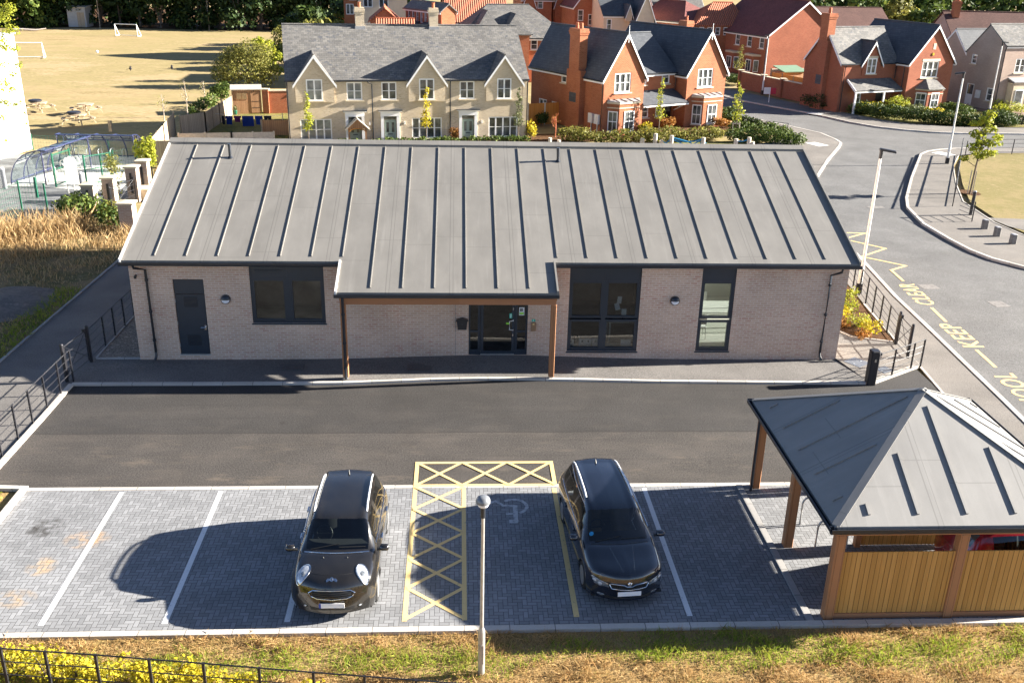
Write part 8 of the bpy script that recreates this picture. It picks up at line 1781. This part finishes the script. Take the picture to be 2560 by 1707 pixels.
hedge('lighter green hedge right of the house on the bend', [(45.4,80.8),(47.2,80.0),(48.3,79.3)], 1.0, .9, 'lf_mid', 86, 500, .16)
for k_, (q, w_, h, lf, lab, nm) in enumerate((
  (ZC(590,900),3.2,1.25,'lf_dark','dark rounded shrub at the foot of the chimney of the house on the bend','shrub'),(ZC(720,905),2.8,1.15,'lf_dark','dark shrub just right of the rounded dark one','shrub'),
  (ZC(1265,945),2.8,1.6,'lf_lime','large bright yellow-green shrub under the gable of the house on the bend','shrub'),(ZC(1045,940),2.4,1.0,'lf_yellow','yellow flowering shrub in front of the porch','shrub'),(ZC(1400,955),2.2,.9,'lf_grey','grey-green shrub below the bay window','shrub'),
  (ZC(1540,975),2.2,.8,'lf_yellow','low golden shrub in front of the bay window','shrub'),(ZC(1640,950),2.0,1.0,'lf_mid','green shrub at the right corner of the house on the bend','shrub'),(ZC(1800,960),2.4,1.0,'lf_mid','green shrub between the house on the bend and the pink house','shrub'),
  (ZC(2200,935),3.4,1.0,'lf_lime','long lime green shrub in front of the pale pink house','shrub'),(ZC(2110,1030),2.2,1.0,'lf_hedge','dark round shrub beside the pink drive','shrub'),
  (ZB(1375,1070),1.5,.9,'lf_orange','pale orange shrub beneath the porch of the red pair','shrub'),(ZB(1200,1110),1.3,.8,'lf_yellow','yellow shrub below the left bay window','shrub'),(ZB(1000,1115),1.6,.7,'lf_lime','lime green shrub left of the left bay window','shrub'),
  (ZB(255,1150),.9,1.3,'lf_yellow','bright golden shrub at the right end of the buff terrace','shrub'),(ZB(1850,1060),1.5,.7,'lf_orange','rusty shrub beside the right bay window','shrub'),(ZB(1890,980),1.8,.9,'lf_hedge','dark shrub behind the right bay window','shrub'),
  (ZA(1625,1168),.7,.9,'lf_orange','rusty thin shrub between two terrace doors','shrub'),(ZB(2000,700),3.0,1.0,'lf_mid','green shrub in front of the plum-roofed house','shrub'),(ZB(1910,690),2.6,1.0,'lf_hedge','dark shrub left of the one before the plum-roofed house','shrub'),
  (ZB(340,1040),1.3,1.0,'lf_hedge','dark shrub against the orange board fence','shrub'))):
    P_ = g(*q); shrub(nm, lab, P_.x, P_.y-.1, w_*.95, w_*.85, h*1.15, lf, int(430*w_), .15, 100+k_)
P_ = g(*ZC(950,895)); t_ = shrub('ball_tree', 'small clipped round tree beside the white porch post', P_.x, P_.y, .3, .3, .4, 'lf_hedge', 20, .1, 130, cat='small tree'); leaf_mesh('crown', [(0,0,1.15,.55,.55,.5)], 420, .13, 'lf_hedge', t_, 131, shell=.6); m_ = MB(); m_.cyl((0,0,0),(0,0,1.1),.04,n=6); m_.build('trunk', 'bark', t_)
P_ = g(*ZC(1500,900)); tree('copper_tree', 'thin copper leaved tree in front of the bay window', P_.x, P_.y-.3, 2.9, .5, 'lf_orange', 110, .15, 132, trunk_h=1.6, trunk_r=.04)
# school-side plants
P_ = g(*ZPL(2060,380)); shrub('bright_shrub', 'tall bright lime shrub beside the board fence and pillars', -18.4, 57.6, 1.2, 1.0, 2.2, 'lf_lime', 1100, .16, 140)
shrub('bramble', 'tangled green bramble around the paired brick pillars', -18.3, 46.7, 3.0, 2.2, 1.3, 'lf_mid', 1500, .17, 141)
shrub('bramble', 'dark bramble below the right brick pillar', -16.6, 46.6, 1.8, 1.5, 1.0, 'lf_olive', 700, .15, 142)
shrub('bramble', 'dark green bramble beside the nearest pillar', -16.2, 44.6, 1.6, 1.4, 1.2, 'lf_mid', 600, .16, 143)
shrub('green_bush', 'green leafy bush behind the far pillars and railing', -15.7, 51.9, 1.8, 1.4, 1.0, 'lf_mid', 700, .16, 144)
shrub('green_bush', 'orange tinged bush at the foot of the board fence', -15.9, 54.6, 2.0, 1.8, 1.4, 'lf_orange', 700, .15, 145)
shrub('green_bush', 'feathery olive plant in front of the farther blue shelter', -18.9, 53.5, 1.0, .9, 1.9, 'lf_olive', 500, .12, 146)
shrub('green_bush', 'dark bush behind the iron yard gate', -17.9, 49.6, 1.2, 1.0, 1.4, 'lf_olive', 500, .14, 147)
shrub('green_bush', 'green plants at the left edge behind the grey bollard', -28.6, 53.6, 2.0, 1.5, .8, 'lf_mid', 450, .16, 148)
# dry weeds: uncountable
WP = [(-14.75,26),(-14.7,33),(-14.5,39),(-14.4,44.2),(-16,45.3),(-19,45.2),(-24,44.4),(-32,44),(-32,20),(-14.8,20)]
P_ = scatter(WP, 52000, 1); rr_ = np.random.default_rng(2)
clear = ((P_[:,0]+16.9)/1.75)**2+((P_[:,1]-34.3)/1.9)**2 < 1; P_ = P_[~clear]
edge = np.clip((P_[:,1]-36.5)/7, 0, 1); nz = np.sin(P_[:,0]*1.3+2*np.sin(P_[:,1]*.7))*np.cos(P_[:,1]*1.1)
keep = rr_.random(len(P_)) < .35+.65*edge+.3*nz; P_ = P_[keep]; edge = edge[keep]; nz = nz[keep]; hts = (.10+.34*edge)*(.4+rr_.random(len(P_)))*(1+.5*nz)
tag(blade_mesh('dry_weeds', P_, hts, .013, 'blade_dry', 3, .45), 'tall straw coloured dry weeds on the rough ground at the left', 'weeds', kind='stuff')
P2 = scatter([(-14.7,22),(-14.6,30),(-14.5,36),(-15.4,36),(-15.8,29),(-16.0,22)], 2600, 5); tag(blade_mesh('path_side_grass', P2, .08+.16*rr_.random(len(P2)), .012, 'blade_green', 6, .6), 'green grass along the edge of the left path', 'grass', kind='stuff')
PX_ = scatter([(-23,40.5),(-20,42),(-17,43),(-17.5,45.0),(-22.5,44.3)], 2600, 7); tag(blade_mesh('tall_weeds', PX_, .5+.7*rr_.random(len(PX_)), .018, 'blade_dry', 8, .35), 'tallest sunlit straw weeds in front of the green fence', 'weeds', kind='stuff')
# woodchip heap among the weeds
nx = 36; m_ = MB()
for i in range(nx+1):
    for j in range(nx+1):
        u, v = -1+2*i/nx, -1+2*j/nx; r_ = math.hypot(u, v); m_.v.append((-16.9+1.85*u, 34.3+2.0*v, max(-.03, .30*(1-r_**1.6))+.03*math.sin(9*u+3*v)*math.cos(8*v)-.01))
m_.f = [(i*(nx+1)+j, (i+1)*(nx+1)+j, (i+1)*(nx+1)+j+1, i*(nx+1)+j+1) for i in range(nx) for j in range(nx)]
tag(m_.build('woodchip_heap', 'rubble', smooth=80), 'low grey heap of woodchip among the dry weeds', 'heap', kind='stuff')
# front verge grass: uncountable
VP = [(-12.2,11),(13.9,11),(14.0,15.32),(-12.2,15.35)]
def vnoise(P, s, sd): return np.sin(P[:,0]*s+sd+1.7*np.sin(P[:,1]*s*1.3+sd))*np.cos(P[:,1]*s*1.1+.5*sd+np.sin(P[:,0]*s*.6))
P_ = scatter(VP, 105000, 20); gr_ = vnoise(P_, .9, 1)*.5+vnoise(P_, 2.6, 4)*.3+rr_.normal(size=len(P_))*.25
band = np.where(P_[:,0] < 1, 14.55, np.where(P_[:,0] < 7.5, 14.75, 14.6)); isg = (gr_-np.abs(P_[:,1]-band)*1.9+.66 > 0)
tuft = .6+.7*np.clip(vnoise(P_, 3.4, 2)+.4, 0, 1.4)
Pd = P_[~isg]; tag(blade_mesh('dry_grass', Pd, (.03+.07*rr_.random(len(Pd)))*tuft[~isg], .0065, 'blade_mix', 21, .9), 'short tawny dry grass of the foreground verge', 'grass', kind='stuff')
Pg = P_[isg]; tag(blade_mesh('green_grass', Pg, (.04+.08*rr_.random(len(Pg)))*tuft[isg], .0065, 'blade_green', 22, .7), 'green tufts in the foreground verge', 'grass', kind='stuff')
# golden shrubs behind the foreground railing
rr = random.Random(77)
gs = [(-8.75,1.0,.72),(-8.1,1.0,.78),(-7.45,1.05,.8),(-6.85,.8,.55),(-6.35,.8,.6),(-5.75,.85,.55),(-5.2,.9,.6),(-4.75,.8,.55),(-4.25,.85,.5),(-3.7,.7,.42),(-2.6,.8,.42)]
for k_, (x, w_, h) in enumerate(gs):
    y = fr[0].y+(x-fr[0].x)/(fr[-1].x-fr[0].x)*(fr[-1].y-fr[0].y)+.42
    shrub('golden_shrub', 'bright golden shrub behind the foreground railing, '+ORD[k_]+' of the row', x, y, w_, .75, h, 'lf_yellow', 520, .07, 200+k_, group='golden shrubs in the foreground')
P_ = g(25, 1140); shrub('weed_clump', 'small green weed clump at the left end of the block paving', -11.2, 20.4, .9, .6, .3, 'lf_lime', 160, .07, 220)
# bed at the right end of the building
rr = random.Random(5)
bs = [(13.0,34.6,.9,.6,'lf_lime'),(13.6,33.6,1.0,.75,'lf_lime'),(14.1,32.8,.9,.7,'lf_yellow'),(14.5,32.0,.9,.7,'lf_lime'),(14.75,31.3,.8,.6,'lf_yellow'),(13.2,33.0,.8,.45,'lf_orange'),(13.8,32.0,.8,.4,'lf_orange'),(14.3,31.0,.7,.35,'lf_orange'),(13.9,34.8,1.0,.7,'lf_lime'),(14.8,33.6,.9,.6,'lf_lime'),(14.4,35.6,1.0,.7,'lf_yellow'),(15.2,35.0,.9,.6,'lf_lime')]
for k_, (x, y, w_, h, lf) in enumerate(bs):
    shrub('bed_shrub', {'lf_lime':'lime green','lf_yellow':'golden','lf_orange':'rusty'}[lf]+' shrub in the bed at the building end, '+('nearest','middle','farthest')[0 if y < 32 else 1 if y < 34 else 2]+' part, '+ORD[k_], x, y, w_, w_, h, lf, 330, .085, 240+k_, group='shrubs in the bed at the right end')
